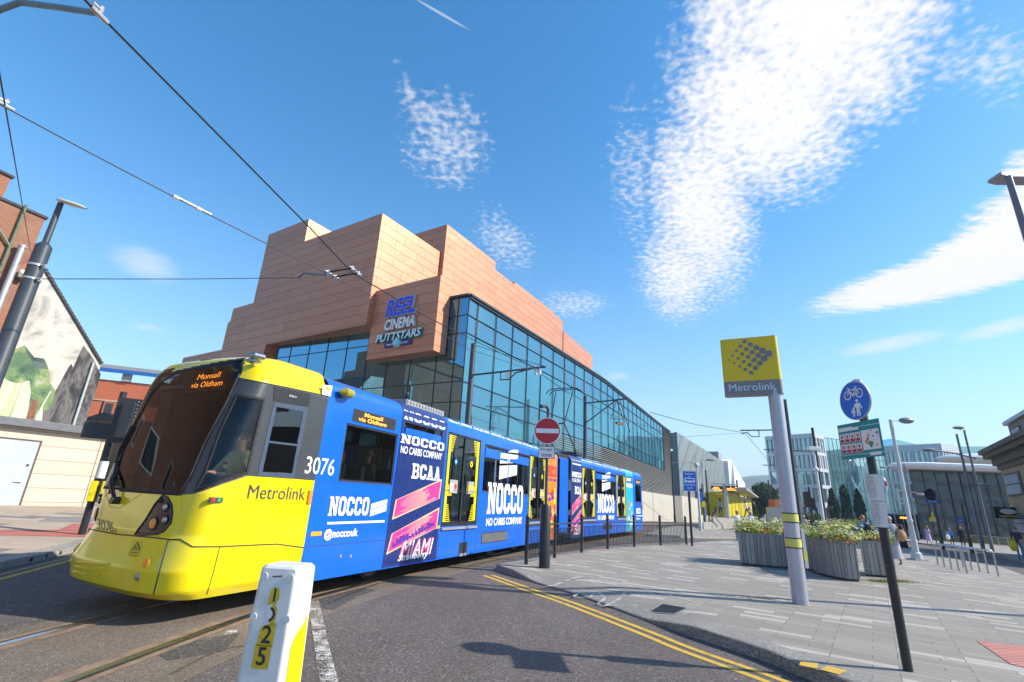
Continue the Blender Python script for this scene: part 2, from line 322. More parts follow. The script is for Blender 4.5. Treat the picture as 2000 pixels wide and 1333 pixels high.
def slab(name, pts, h, thick, mats, side=1, grid=None):  # paved area: polygon draped over the falling street, with upright edges
    bm = bmesh.new(); vs = [bm.verts.new((p[0], p[1], 0)) for p in pts]; f = bm.faces.new(vs); f.normal_update()
    if f.normal.z < 0: f.normal_flip()
    bmesh.ops.triangulate(bm, faces=bm.faces[:])
    for x in (10, -9, 170, -42): bmesh.ops.bisect_plane(bm, geom=bm.verts[:]+bm.edges[:]+bm.faces[:], plane_co=(x, 0, 0), plane_no=(1, 0, 0))
    for f in bm.faces: f.material_index = 0
    if thick:
        e = [x for x in bm.edges if x.is_boundary]; r = bmesh.ops.extrude_edge_only(bm, edges=e)
        nv = [x for x in r['geom'] if isinstance(x, bmesh.types.BMVert)]
        for x in [x for x in r['geom'] if isinstance(x, bmesh.types.BMFace)]: x.material_index = side
        for v in nv: v.co.z = -thick
        bmesh.ops.recalc_face_normals(bm, faces=bm.faces[:])
    for v in bm.verts: v.co.z += terr(v.co.x)+(h(v.co) if callable(h) else h)
    me = bpy.data.meshes.new(name); bm.to_mesh(me); bm.free()
    for mt in mats: me.materials.append(mt)
    u = me.uv_layers.new(name='UVMap')
    for p in me.polygons:
        for li in p.loop_indices:
            c = me.vertices[me.loops[li].vertex_index].co; u.data[li].uv = (c.x, c.y) if abs(p.normal.z) > .5 else (c.x+c.y, c.z)
    o = bpy.data.objects.new(name, me); SC.collection.objects.link(o); return tag(o, kind='structure')
# common paints
WHITE = pm('white_paint', (.78, .78, .77), .4, var=.05); BLACK = pm('black_paint', (.02, .022, .026), .38, var=.2, bump=.05, dirt=.12)
DGREY = pm('dark_grey_paint', (.045, .055, .07), .4, var=.15, dirt=.1); GREY = pm('grey_paint', (.3, .31, .33), .4, var=.1, dirt=.15)
SILVER = pm('galvanised_steel', (.5, .51, .52), .42, .6, var=.12, scale=3, dirt=.1); STEEL = pm('stainless_steel', (.42, .42, .42), .3, 1, var=.08)
YEL = pm('yellow_paint', (.8, .62, .0), .35, var=.06); ORANGE = pm('orange_lens', (.9, .28, .02), .25, var=.1); RED = pm('red_sign_face', (.55, .012, .03), .4, var=.06)
BLUES = pm('blue_sign_face', (.008, .15, .66), .42, var=.06); RUBBER = pm('black_rubber', (.018, .018, .02), .7, var=.3)
CREAMW = pm('white_lettering', (.85, .85, .84), .5, var=.04); NAVYT = pm('black_lettering', (.02, .02, .025), .5, var=.05)
LED = pm('amber_led', (1, .3, .03), .5, var=.02, emit=2.2); SKIN = pm('skin', (.5, .27, .19), .55, var=.12, scale=20); SKIND = pm('dark_skin', (.16, .08, .05), .55, var=.12, scale=20)
ZUP = V((0, 0, 1))
# ---------------------------------------------------------------- ground, road, pavements
def asphalt(name, c, warm=0, speck=.5):
    m, nt, out = mkmat(name); n = N(nt); uv = n('ShaderNodeTexCoord').outputs['UV']
    big = n.noise(uv, .35, 4, .6); agg = n('ShaderNodeTexVoronoi', {'Vector': uv, 'Scale': 70.0}); a2 = n('ShaderNodeTexVoronoi', {'Vector': uv, 'Scale': 38.0})
    sep = n('ShaderNodeSeparateColor', {0: agg.outputs['Color']}).outputs[0]; s2 = n('ShaderNodeSeparateColor', {0: a2.outputs['Color']}).outputs[1]
    col = n.mix(n.ramp(big, .3, .7), tuple(x*.82 for x in c), tuple(x*1.18 for x in c))
    col = n.mix(n.ramp(sep, .55, 1, 0, speck), col, tuple(min(1, x*2.3+.02) for x in c))
    col = n.mix(n.ramp(sep, .45, 0, 0, speck*1.3), col, tuple(x*.35 for x in c))
    col = n.mix(n.ramp(s2, .9, 1, 0, speck*1.2), col, (.3, .28, .25))
    st = n('ShaderNodeMapping', {0: uv, 'Rotation': (0, 0, .42), 'Scale': (1.6, .12, 1)}).outputs[0]
    col = n.mix(n.ramp(n.noise(st, 1.1, 4, .6), .45, .7, 0, .35), col, (.075+warm, .062+warm*.6, .05))
    p = n('ShaderNodeBsdfPrincipled', {'Base Color': col, 'Roughness': n.ramp(sep, 0, 1, .72, .95), 'Specular IOR Level': .35})
    bp = n('ShaderNodeBump', {'Strength': .75, 'Distance': .006, 'Height': n('ShaderNodeMath', {0: agg.outputs['Distance'], 1: n.noise(uv, 180, 2)}, operation='ADD').outputs[0]}); n.link(bp.outputs[0], p.inputs['Normal'])
    n.link(p.outputs[0], out.inputs[0]); return m
ASPH = asphalt('asphalt', (.115, .097, .09)); TRACKC = asphalt('track_concrete', (.17, .135, .105), .03, .35); FARG = asphalt('far_ground', (.12, .12, .11), 0, .2)
def setts(name, ang, base, light, bw, rh, frac, dark=.5, tint=None):
    m, nt, out = mkmat(name); n = N(nt); uv = n('ShaderNodeMapping', {0: n('ShaderNodeTexCoord').outputs['UV'], 'Rotation': (0, 0, ang)}).outputs[0]
    b = n('ShaderNodeTexBrick', {'Vector': uv, 'Color1': (0, 0, 0, 1), 'Color2': (1, 1, 1, 1), 'Mortar': (.5, .5, .5, 1), 'Scale': 1.0, 'Mortar Size': .006, 'Mortar Smooth': .2, 'Brick Width': bw, 'Row Height': rh}, offset=.37, offset_frequency=3)
    r = n('ShaderNodeSeparateColor', {0: b.outputs[0]}).outputs[0]; g = n.noise(uv, 90, 3, .7); big = n.noise(uv, .5, 5, .65)
    col = n.mix(n.ramp(r, 0, .8), tuple(x*.88 for x in base), tuple(x*1.12 for x in base)); col = n.mix(n('ShaderNodeMath', {0: r, 1: 1-frac}, operation='GREATER_THAN').outputs[0], col, light)
    if tint: col = n.mix(n('ShaderNodeMath', {0: r, 1: .12}, operation='LESS_THAN').outputs[0], col, tint)
    col = n.mix(n.ramp(g, .35, .7, 0, .5), col, tuple(x*.45 for x in base)); col = n.mix(n.ramp(big, .5, .78, 0, .45), col, tuple(x*.62 for x in base))
    gv = n('ShaderNodeTexVoronoi', {'Vector': uv, 'Scale': 1.9}); gr = n('ShaderNodeSeparateColor', {0: gv.outputs['Color']}).outputs[0]
    spot = n('ShaderNodeMath', {0: n.ramp(gv.outputs['Distance'], .045, .06, 1, 0), 1: n('ShaderNodeMath', {0: gr, 1: .45}, operation='GREATER_THAN').outputs[0]}, operation='MULTIPLY').outputs[0]; col = n.mix(n('ShaderNodeMath', {0: spot, 1: .55}, operation='MULTIPLY').outputs[0], col, tuple(x*.4 for x in base))
    col = n.mix(n.ramp(b.outputs['Fac'], 0, 1, 0, .55), col, (.07, .065, .055))
    p = n('ShaderNodeBsdfPrincipled', {'Base Color': col, 'Roughness': .82, 'Specular IOR Level': .35})
    bp = n('ShaderNodeBump', {'Strength': .5, 'Distance': .006, 'Height': n('ShaderNodeMath', {0: g, 1: b.outputs['Fac']}, operation='SUBTRACT').outputs[0]}); n.link(bp.outputs[0], p.inputs['Normal'])
    n.link(p.outputs[0], out.inputs[0]); return m
dv = G(1583, 1224, .12)-G(1490, 1209, .12); PANG = -atan2(dv.y, dv.x)
PAVER = setts('granite_setts', PANG, (.31, .285, .25), (.5, .465, .41), .62, .155, .17)
PAVEL = setts('stone_flags', -.32, (.46, .38, .29), (.52, .44, .35), .95, .62, .2, tint=(.2, .19, .2))
KERB = asphalt('granite_kerb', (.25, .24, .225), 0, .4); KERBL = asphalt('pale_kerb', (.33, .31, .28), 0, .4)
def worn(name, col, hole):                                # road paint rubbed away in patches
    m, nt, out = mkmat(name); n = N(nt); uv = n('ShaderNodeTexCoord').outputs['UV']
    a = n.noise(uv, 5, 5, .75); b = n.noise(uv, 55, 3, .7); f = n.ramp(n('ShaderNodeMath', {0: a, 1: b}, operation='ADD').outputs[0], 1+(hole-.5)*.5-.03, 1+(hole-.5)*.5+.03)
    p = n('ShaderNodeBsdfPrincipled', {'Base Color': n.mix(n.ramp(b, .3, .7, 0, .35), col, tuple(x*.55 for x in col)), 'Roughness': .75})
    t = n('ShaderNodeBsdfTransparent'); mx = n('ShaderNodeMixShader', {0: f, 1: t.outputs[0], 2: p.outputs[0]}); n.link(mx.outputs[0], out.inputs[0]); return m
PYEL = worn('yellow_road_paint', (.62, .4, .05), .2); PWHI = worn('white_road_paint', (.62, .6, .55), .56); PFADE = worn('faded_road_paint', (.45, .33, .15), .4); PPALE = worn('pale_marking', (.55, .54, .52), .42)
_terr = terr
def terr(x, y=0): return _terr(min(170, max(-42, x)))
_slab = slab
def strip(name, pts, w, h, mat, z=None):
    P = [V((p[0], p[1], 0)) for p in pts]; L, R_ = [], []
    for i, p in enumerate(P):
        t = (P[min(i+1, len(P)-1)]-P[max(i-1, 0)]).normalized(); nrm = V((-t.y, t.x, 0))*w/2; L.append(p+nrm); R_.append(p-nrm)
    b = MB(); hh = (lambda q: terr(q.x)+(h(q) if callable(h) else h))
    pts3 = [V((q.x, q.y, hh(q))) for q in L]+[V((q.x, q.y, hh(q))) for q in R_]; n = len(P)
    b.add(pts3, [[i, n+i, n+i+1, i+1] for i in range(n-1)]); return tag(b.build(name, mat), kind='structure')
def dense(pts, step=.35):
    out = []
    for a, b in zip(pts, pts[1:]):
        a, b = V((a[0], a[1], 0)), V((b[0], b[1], 0)); k = max(1, int((b-a).length/step)); out += [a.lerp(b, i/k) for i in range(k)]
    return out+[V((pts[-1][0], pts[-1][1], 0))]
def crom(P, k=6):
    P = [V((p[0], p[1], p[2] if len(p) > 2 else 0)) for p in P]; Q = [P[0]*2-P[1]]+P+[P[-1]*2-P[-2]]; out = []
    for i in range(1, len(Q)-2):
        a, b, c, d = Q[i-1:i+3]
        for j in range(k):
            t = j/k; out.append(.5*((2*b)+(c-a)*t+(2*a-5*b+4*c-d)*t*t+(3*b-a-3*c+d)*t**3))
    return out+[P[-1]]
slab('ground', [(-2500, -2500), (2500, -2500), (2500, 2500), (-2500, 2500)], -.012, 0, [FARG])
slab('road', [(-40, -25), (75, -25), (75, 95), (-40, 95)], 0, 0, [ASPH])
kpx = [(969, 1115), (1050, 1141), (1125, 1163), (1254, 1210), (1338, 1240), (1410, 1264), (1500, 1295), (1559, 1320), (1664, 1362)]
kl = [G(x, y, 0) for x, y in kpx]; kl.append(kl[-1]+(kl[-1]-kl[-3])*1.6); KL = crom(kl, 5)
DA, DB = V((kl[1].x, kl[1].y, 0)), V((kl[3].x, kl[3].y, 0))
def hpav(c):                                              # kerb height, lowered at the cycle ramp
    ab = DB-DA; t = max(0, min(1, (V((c.x, c.y, 0))-DA).dot(ab)/ab.length_squared)); d = (V((c.x, c.y, 0))-DA-ab*t).length
    k = max(0, min(1, 1-d/1.1)); return .125-.1*k*k*(3-2*k)
fpx = [(1027.5, 1103.5), (1083, 1090), (1136, 1080), (1187, 1073), (1239, 1069), (1290.6, 1066), (1341, 1064.5)]
FP = [G(x, y, .12) for x, y in fpx]
back = [FP[0]+V((-.5, .15, 0))]+[p+V((-.18, .3, 0)) for p in FP[1:]]+[G(1440, 1058, 0), G(1600, 1051, -.1), GT(1700, 1052), GT(1757, 1071)]
rightk = [GT(1835, 1092), GT(1955, 1113), GT(2000, 1131), GT(2200, 1195)]
outl = [tuple(p[:2]) for p in KL]+[(14, -6), (26, -6)]+[tuple(p[:2]) for p in rightk[::-1]]+[tuple(p[:2]) for p in back[::-1]]
def gridded(name, pts, h, thick, mats, area=(-.6, 7, 4, 15), step=.3):
    o = slab(name, pts, 0, 0, mats); me = o.data; bm = bmesh.new(); bm.from_mesh(me)
    x = area[0]
    while x < area[1]: bmesh.ops.bisect_plane(bm, geom=[g for g in bm.verts[:]+bm.edges[:]+bm.faces[:]], plane_co=(x, 0, 0), plane_no=(1, 0, 0)); x += step
    y = area[2]
    while y < area[3]: bmesh.ops.bisect_plane(bm, geom=[g for g in bm.verts[:]+bm.edges[:]+bm.faces[:]], plane_co=(0, y, 0), plane_no=(0, 1, 0)); y += step
    bmesh.ops.remove_doubles(bm, verts=bm.verts[:], dist=1e-4)
    e = [k for k in bm.edges if k.is_boundary]; r = bmesh.ops.extrude_edge_only(bm, edges=e); low = {k for k in r['geom'] if isinstance(k, bmesh.types.BMVert)}
    for k in r['geom']:
        if isinstance(k, bmesh.types.BMFace): k.material_index = 1
    for v in bm.verts: v.co.z = terr(v.co.x)+(-.05 if v in low else h(v.co))
    bmesh.ops.recalc_face_normals(bm, faces=bm.faces[:]); uvl = bm.loops.layers.uv.active
    for f in bm.faces:
        for l in f.loops: l[uvl].uv = (l.vert.co.x, l.vert.co.y) if abs(f.normal.z) > .5 else (l.vert.co.x+l.vert.co.y, l.vert.co.z)
    if sum(f.normal.z*f.calc_area() for f in bm.faces) < 0: bmesh.ops.reverse_faces(bm, faces=bm.faces[:])
    bm.to_mesh(me); bm.free(); return o
gridded('pavement', outl, hpav, .15, [PAVER, KERB])
def offs(P, d): 
    out = []
    for i, p in enumerate(P):
        t = (P[min(i+1, len(P)-1)]-P[max(i-1, 0)]).normalized(); out.append(V((p[0]-t.y*d, p[1]+t.x*d, 0)))
    return out
KLd = dense(KL, .2); strip('kerb', offs(KLd, .17), .3, lambda q: hpav(q)+.005, KERB)
# left pavement with its pale kerb
lk = [G(-400, 1225), G(0, 1113), G(71, 1098), G(99, 1091), G(152, 1079), G(215, 1062), (-10.2, 17.5), (-9.2, 21), (-7.4, 28), (-4.5, 36), (2, 47)]
LK = dense(crom(lk, 4), .5); lp = [tuple(p[:2]) for p in LK]
slab('left_pavement', lp+[(-6, 60), (-60, 60), (-60, -10), (lp[0][0], -10)], .12, .17, [PAVEL, KERBL])
hb_ = MB()
for x, y in ((3, 1111), (38, 1102), (71, 1094.5), (101, 1088), (128, 1082), (152, 1076), (176, 1070)):
    p = G(x, y, .055); i_ = min(range(len(LK)-1), key=lambda i: (LK[i]-V((p.x, p.y, 0))).length); t = (LK[i_+1]-LK[i_]).normalized(); n_ = V((t.y, -t.x, 0)); a = LK[i_]; q = a+t*(V((p.x, p.y, 0))-a).dot(t)+n_*.006; hb_.disc(V((q.x, q.y, terr(q.x)+.06)), t, ZUP, .04, 14)
tag(hb_.build('kerb_drain_holes', RUBBER), kind='structure')
strip('left_kerb', offs(LK, .16), .3, .125, KERBL)
red = bricks('red_tactile_paving', (.42, .13, .1), (.5, .18, .14), (.2, .07, .06), .4, .4, .012, .85, off=0)
def flat(name, px, h, mat, off=.005):
    pts = [GT(x, y, h) for x, y in px]; b = MB(); b.poly([V((p.x, p.y, terr(p.x)+h+off)) for p in pts]); o = b.build(name, mat); return tag(o, kind='structure')
flat('tactile_strip', [(-60, 1036), (115, 1035), (140, 1024), (195, 1022), (190, 1050), (0, 1046), (-60, 1045)], .12, red)
flat('paving_patch', [(70, 1020), (98, 1010), (185, 1011), (180, 1021)], .12, KERB)
redr = bricks('red_ribbed_paving', (.52, .2, .16), (.58, .25, .2), (.14, .07, .06), 9, .07, .012, .8, off=0)
flat('tactile_paving', [(1908, 1253), (2040, 1268), (2060, 1318), (1975, 1299)], .125, redr, .006)
# rails set in the street
rn = [V((-3.9, 1.5, 0)), V((-3.72, 3.2, 0)), V((-3.55, 4.76, 0)), V((-3.26, 7.2, 0)), V((-2.78, 9.0, 0))]
S0 = V((-2.84, 8.27, 0)); TA = RA(23.8); UD = V((sin(TA), cos(TA), 0)); VD = V((-cos(TA), sin(TA), 0)); TA2 = RA(29.4); UD2 = V((sin(TA2), cos(TA2), 0)); VD2 = V((-cos(TA2), sin(TA2), 0))
O1 = S0-UD*2.4; O2 = V((2.62, 20.08, 0))
rn += [S0+UD*3.5+VD*.5, S0+UD*8+VD*.62, S0+UD*13+VD*.62, O2+UD2*3+VD2*.62, O2+UD2*9+VD2*.62, O2+UD2*14+VD2*.5, V((14.5, 41, 0)), V((21, 55, 0)), V((30, 75, 0))]
RNc = dense(crom(rn, 8), .5); TC = offs(RNc, .72); RF = offs(RNc, 1.435)
strip('track_bed', offs(RNc, .5), 2.75, .004, TRACKC)
HEADM = pm('rail_head', (.66, .69, .73), .3, 1, var=.1); GROOVE = pm('rail_groove', (.03, .026, .022), .8, var=.3); RUST = pm('rusty_rail_edge', (.24, .165, .11), .8, var=.3)
for P, s in ((RNc, 1), (RF, -1)):
    strip('rail_edge', P, .34, .008, RUST); strip('rail', offs(P, 0), .085, .013, HEADM); strip('rail_groove', offs(P, -.066*s), .045, .0125, GROOVE)
ASPD = asphalt('dark_asphalt', (.075, .066, .063))
flat('road_patch', [(622, 1172), (700, 1148), (735, 1153), (700, 1166), (652, 1192), (628, 1190)], 0, ASPD, .005); flat('road_patch', [(285, 1270), (360, 1242), (392, 1250), (470, 1236), (440, 1272), (330, 1292)], 0, ASPD, .0065)
strip('tar_seam', crom([G(640, 1180), G(700, 1155), G(770, 1128), G(860, 1093)], 5), .035, .006, RUBBER); strip('tar_seam', crom([G(330, 1320), G(420, 1275), G(480, 1262)], 5), .03, .008, ASPD)
# painted markings
yl = [(961, 1124), (1050, 1155), (1125, 1180), (1275, 1237), (1350, 1267), (1500, 1319.5), (1600, 1358)]
Y1 = dense(crom([G(*p) for p in yl], 4), .3); strip('yellow_line', Y1, .095, .004, PYEL); strip('yellow_line', offs(Y1, -.2), .095, .004, PYEL)
wl_ = [G(612, 1176), G(622, 1230), G(633, 1290), G(645, 1345)]; strip('edge_line', wl_, .15, .009, PWHI)
flat('white_dash', [(427, 1255), (444, 1232), (464, 1232), (449, 1257)], 0, PWHI, .006)
strip('faded_line', [G(-200, 1172), G(0, 1123), G(148, 1087)], .1, .004, PFADE); strip('faded_line', [G(-200, 1183), G(0, 1132), G(145, 1093)], .1, .004, PYEL)
def pmark(name, pts, w): strip(name, dense([G(x, y, .1) for x, y in pts], .25), w, lambda q: hpav(q)+.009, PPALE)
pmark('cycle_lane_line', [(1062, 1140), (1098, 1134)], .09); pmark('cycle_lane_line', [(1102, 1133), (1140, 1129)], .1); pmark('cycle_lane_line', [(1148, 1130), (1200, 1142), (1262, 1156), (1355, 1180)], .05)
for seg in ([(1120, 1157), (1135, 1151), (1165, 1152), (1150, 1160), (1120, 1158)], [(1165, 1152), (1182, 1162), (1168, 1171), (1180, 1175), (1220, 1162)], [(1182, 1151), (1222, 1158), (1205, 1168)], [(1185, 1174), (1245, 1178)]): pmark('cycle_symbol', seg, .05)
for a, b in (((1563, 1298), (1598, 1305)), ((1610, 1308), (1648, 1318))):
    strip('kerb_paint', [G(*a, .12), G(*b, .12)], .22, lambda q: hpav(q)+.012, PYEL)
fr = [GT(x, y) for x, y in ((1790, 1061), (1800, 1063.5), (1910, 1078), (2000, 1102), (2200, 1150))]
slab('far_pavement', [tuple(p[:2]) for p in crom(fr, 3)]+[(75, 20), (75, 95), (50, 95)], .12, .17, [PAVER, KERB])
isl = [G(1262, 1048), G(1330, 1051.5), G(1440, 1049.5), G(1440, 1040), (30, 62), (16, 48)]
slab('stop_pavement', [tuple(p[:2]) for p in isl], .12, .17, [PAVER, KERBL])
# ---------------------------------------------------------------- the copper and glass cinema
C0 = G(918, 575, 12); C0.z = 0; HB = RA(32.5); E1 = V((sin(HB), cos(HB), 0)); E2 = V((-E1.y, E1.x, 0))
def BP(p, q, z=0): return C0+E1*p+E2*q+ZUP*z
def onp(x, y, p):
    P = onv(x, y, BP(p, 0), BP(p, 1)); d = P-C0; return d.dot(E2), P.z
def onq(x, y, q):
    P = onv(x, y, BP(0, q), BP(1, q)); d = P-C0; return d.dot(E1), P.z
COPF = bricks('copper_panels_front', (.52, .225, .13), (.6, .27, .155), (.2, .09, .06), 7.3, .6, .013, .5, .3, .31, .6, .1, pillow=.5, freq=2)
COPR = bricks('copper_panels_side', (.52, .225, .13), (.6, .27, .155), (.2, .09, .06), 1.9, .6, .014, .46, .3, .42, .7, .15, pillow=1, freq=2)
CAPM = pm('anthracite_trim', (.05, .06, .075), .35, .3, var=.08); GLR = panes('teal_facade_glass', (.015, .1, .135), (.34, .66, .78), .3, .05, .3); GLR2 = panes('teal_facade_glass_clear', (.03, .15, .19), (.3, .68, .78), .26, .06, .4)
GLL = panes('sky_tinted_facade_glass', (.008, .03, .045), (.25, .62, .86), .42, .04, .3); MULL = pm('facade_mullion', (.022, .04, .055), .4, .3, var=.1)  # end glass: blue of the mirrored sky put into its tint
LOUV = pm('grey_louvre', (.2, .2, .195), .5, .5, var=.08); LBACK = pm('louvre_backing', (.03, .03, .032), .8)
CONC = bricks('board_marked_concrete', (.46, .44, .39), (.5, .475, .42), (.33, .31, .27), .34, 4.2, .02, .85, off=0, var=.35, stain=.35)
cin = thing('cinema_building', 'cinema with stepped copper clad upper storeys over a teal glass wall', 'building', C0, 0, world=True)
# plan of the long curved front
fp = [C0]+[G(x, y, 12) for x, y in ((1060.8, 664.5), (1181, 741.5), (1290, 829), (1308, 842.5))]
for p in fp: p.z = 0
RP = dense(fp, .2)
for _ in range(60): RP = [RP[0]]+[(a+b*2+c)/4 for a, b, c in zip(RP, RP[1:], RP[2:])]+[RP[-1]]
cum = [0]
for a, b in zip(RP, RP[1:]): cum.append(cum[-1]+(b-a).length)
def RS(s, off=0):                                          # point at distance s along the front, moved off metres into the building
    s = max(cum[0]-5, min(cum[-1], s)); i = 0
    for i in range(len(cum)-2):
        if cum[i+1] >= s: break
    t = (RP[i+1]-RP[i]).normalized(); return RP[i]+t*(s-cum[i])+V((-t.y, t.x, 0))*off
SL = cum[-1]; SG = SL-5.0
def zpts(s, off, z): p = RS(s, off); return V((p.x, p.y, z))
bays = [0, .89]
while bays[-1]+1.88 < SG: bays.append(bays[-1]+1.88)
bays.append(SG); rows = [4.0, 4.95, 6.15, 7.2, 9.82, 10.83, 11.86]
gl = MB(); fr_ = MB()
for i in range(len(bays)-1):
    for j in range(len(rows)-1):
        low = 6.15 if bays[i] > 18 else 4.0
        if rows[j] < low-.01: continue
        t = random.uniform(-.01, .01); u_ = random.uniform(-.008, .008)
        gl.quad(zpts(bays[i], .06+t, rows[j]), zpts(bays[i+1], .06-t, rows[j]), zpts(bays[i+1], .06-t+u_, rows[j+1]), zpts(bays[i], .06+t+u_, rows[j+1]), 1 if rows[j] == 7.2 or random.random() < .1 else 0)
for s in bays:
    a, b = RS(s), RS(s+.1); t = (b-a).normalized(); n_ = V((-t.y, t.x, 0)); low = 6.15 if s > 18 else 4.0
    fr_.obox(V((a.x, a.y, (low+11.9)/2))+n_*.02, t*.017, n_*.02, ZUP*((11.9-low)/2))
for z in rows[:-1]:
    for i in range(len(bays)-1):
        if z < 6 and bays[i] > 18: continue
        fr_.wall(RS(bays[i], .0), RS(bays[i+1], .0), z-.016, z+.016, .05)
gl.build('side_glazing', [GLR, GLR2], cin); fr_.build('side_glazing_frame', MULL, cin)
cp = MB()
for i in range(0, 60):
    s0, s1 = SL*i/60, SL*(i+1)/60; cp.wall(RS(s0, -.14), RS(s1, -.14), 11.9, 12.02, .5); cp.wall(RS(s0, -.05), RS(s1, -.05), 11.78, 11.9, .3)
lg = RA(-61.0); LG = V((sin(lg), cos(lg), 0))
def LP(t, off=0, z=0): p = C0+LG*t+V((-LG.y, LG.x, 0))*off; return V((p.x, p.y, z))
cp.wall(LP(0, .14), LP(2.6, .14), 11.9, 12.02, -.5); cp.build('parapet_trim', CAPM, cin)
# glass of the end wall, below the copper box and behind the sign
lt = [0, .69, 1.83, 3.6, 5.3, 6.95, 8.7, 10.4, 12.1, 13.9, 15.2]; g2 = MB(); f2 = MB()
for i in range(len(lt)-1):
    for j in range(len(rows)-1):
        if rows[j] > 9 and lt[i] > 5.9 and rows[j] > 9.9: continue
        t = random.uniform(-.003, .003); g2.quad(LP(lt[i+1], t, rows[j]), LP(lt[i], -t, rows[j]), LP(lt[i], -t, rows[j+1]), LP(lt[i+1], t, rows[j+1]))
    if lt[i] > 5.9: g2.quad(LP(lt[i+1], 0, 9.82), LP(lt[i], 0, 9.82), LP(lt[i], 0, 10.7), LP(lt[i+1], 0, 10.7))
for t in lt: f2.obox(LP(t, .01, 7.9), LG*.02, V((-LG.y, LG.x, 0))*.02, ZUP*3.95)
for z in rows: f2.wall(LP(0, .02), LP(15.2, .02), z-.025, z+.025, -.05)
g2.build('end_glazing', GLL, cin); f2.build('end_glazing_frame', MULL, cin)
bs = MB(); bs.wall(LP(0, -.1), LP(16, -.1), 0, 4.0, -.3); bs.build('end_base_wall', CAPM, cin)
# copper boxes
fq = [(6.13, 10.7), (6.13, 18.0), (13.75, 18.0), (13.75, 19.8), (18.55, 19.8), (18.55, 14.2), (21.15, 14.2), (21.15, 13.15), (21.43, 13.15), (21.43, 11.0), (27, 11.0), (27, 0), (15.85, 0), (15.85, 10.7)]
A = MB(); A.extr([BP(-1.5, q, z) for q, z in fq], E1*14)
for f, i in zip(A.f, range(len(A.f))):
    nrm = (A.v[f[1]]-A.v[f[0]]).cross(A.v[f[2]]-A.v[f[1]]); A.m[i] = 0 if abs(nrm.dot(E1)) > abs(nrm.dot(E2)) and abs(nrm.z) < .5*nrm.length else 1
A.m[0] = A.m[1] = 0
A.build('copper_box', [COPF, COPR], cin)
def cop(name, s0, s1, off, z0, z1, depth=9):
    b = MB(); k = max(1, int((s1-s0)/1.5)); ss = [s0+(s1-s0)*i/k for i in range(k+1)]
    o = [RS(s, off) for s in ss]; n_ = RS(s0, off+1)-RS(s0, off); inn = [p+n_*depth for p in o]; m_ = k+1
    P = [V((p.x, p.y, z0)) for p in o]+[V((p.x, p.y, z1)) for p in o]+[V((p.x, p.y, z0)) for p in inn]+[V((p.x, p.y, z1)) for p in inn]
    for i in range(k): b.add([P[i], P[i+1], P[m_+i+1], P[m_+i]], [[0, 1, 2, 3]], 1); b.add([P[m_+i], P[m_+i+1], P[3*m_+i+1], P[3*m_+i]], [[0, 1, 2, 3]], 0); b.add([P[2*m_+i+1], P[2*m_+i], P[3*m_+i], P[3*m_+i+1]], [[0, 1, 2, 3]], 0)
    b.add([P[2*m_], P[0], P[m_], P[3*m_]], [[0, 1, 2, 3]], 0); b.add([P[k], P[2*m_+k], P[3*m_+k], P[m_+k]], [[0, 1, 2, 3]], 0)
    b.build(name, [COPF, COPR], cin)
cop('copper_wing', 4.2, 10.73, 5.77, 11, 20.2, 14); cop('copper_wing', 10.73, 13.9, 5.77, 11, 19.5, 14); cop('copper_wing', 13.9, 25.0, 5.77, 11, 19.75, 7)
cop('copper_wing', 25.0, 25.25, 6.6, 11, 18.4, 6); cop('copper_wing', 25.25, 35.2, 5.77, 11, 18.75, 7)
# sign panel and its lettering
SPZ = -1.1; sg = MB(); sg.add([BP(p, q, z) for p in (SPZ, -.14) for q, z in ((1.22, 8.68), (6.16, 8.68), (6.16, 12.93), (1.22, 12.93))], [[0, 1, 2, 3], [7, 6, 5, 4], [0, 4, 5, 1], [1, 5, 6, 2], [2, 6, 7, 3], [3, 7, 4, 0]])
sgo = sg.build('sign_panel', COPF, cin)
LBLUE = pm('blue_sign_letters', (.015, .035, .8), .3, var=.05); LGR = pm('letter_returns', (.5, .52, .56), .4, var=.05); LTEAL = pm('teal_letter_returns', (.0, .3, .33), .4); LNAVY = pm('navy_ribbon', (.02, .02, .2), .4); LTB = pm('pale_teal_ball', (.3, .72, .78), .35)
def signtext(t, x0, y0, x1, y1, mat, back, bold, shear, grow, name, dz=.16):
    p = SPZ-.05; ql, zl = onp(x0, (y0+y1)/2, p); qr, zr = onp(x1, (y0+y1)/2, p); _, zb = onp((x0+x1)/2, y1, p); _, zt = onp((x0+x1)/2, y0, p)
    b = MB(); b.text(t, BP(SPZ-dz, ql, zb), -E2, ZUP, ql-qr, zt-zb, bold, shear, -E1, dz-.02); ob = b.build(name, back, sgo)
    f = MB(); f.text(t, BP(SPZ-dz-.012, ql-grow*.5, zb+grow*.5), -E2, ZUP, ql-qr-grow, zt-zb-grow, bold*.55, shear); f.build(name+'_face', mat, sgo); return ob
signtext('REEL', 758, 583, 816, 618, LBLUE, LGR, .05, .2, .07, 'sign_lettering', .2); signtext('CINEMA', 754.5, 621, 812.5, 643, CREAMW, LGR, .045, .15, .04, 'sign_lettering')
signtext('PUTTSTARS', 737.5, 648, 825, 665, pm('pale_letters', (.72, .85, .87), .4), LTEAL, .04, .2, .06, 'sign_lettering')
rb = MB(); ql, zz = onp(753.5, 676, SPZ); qr, _ = onp(804, 668, SPZ); _, z0 = onp(778, 677, SPZ); _, z1 = onp(778, 667, SPZ)
rb.extr([BP(SPZ-.08, ql, z0), BP(SPZ-.08, qr, z0), BP(SPZ-.08, qr-.06, (z0+z1)/2), BP(SPZ-.08, qr, z1), BP(SPZ-.08, ql, z1), BP(SPZ-.08, ql+.06, (z0+z1)/2)], E1*.07); rb.build('sign_ribbon', LNAVY, sgo)
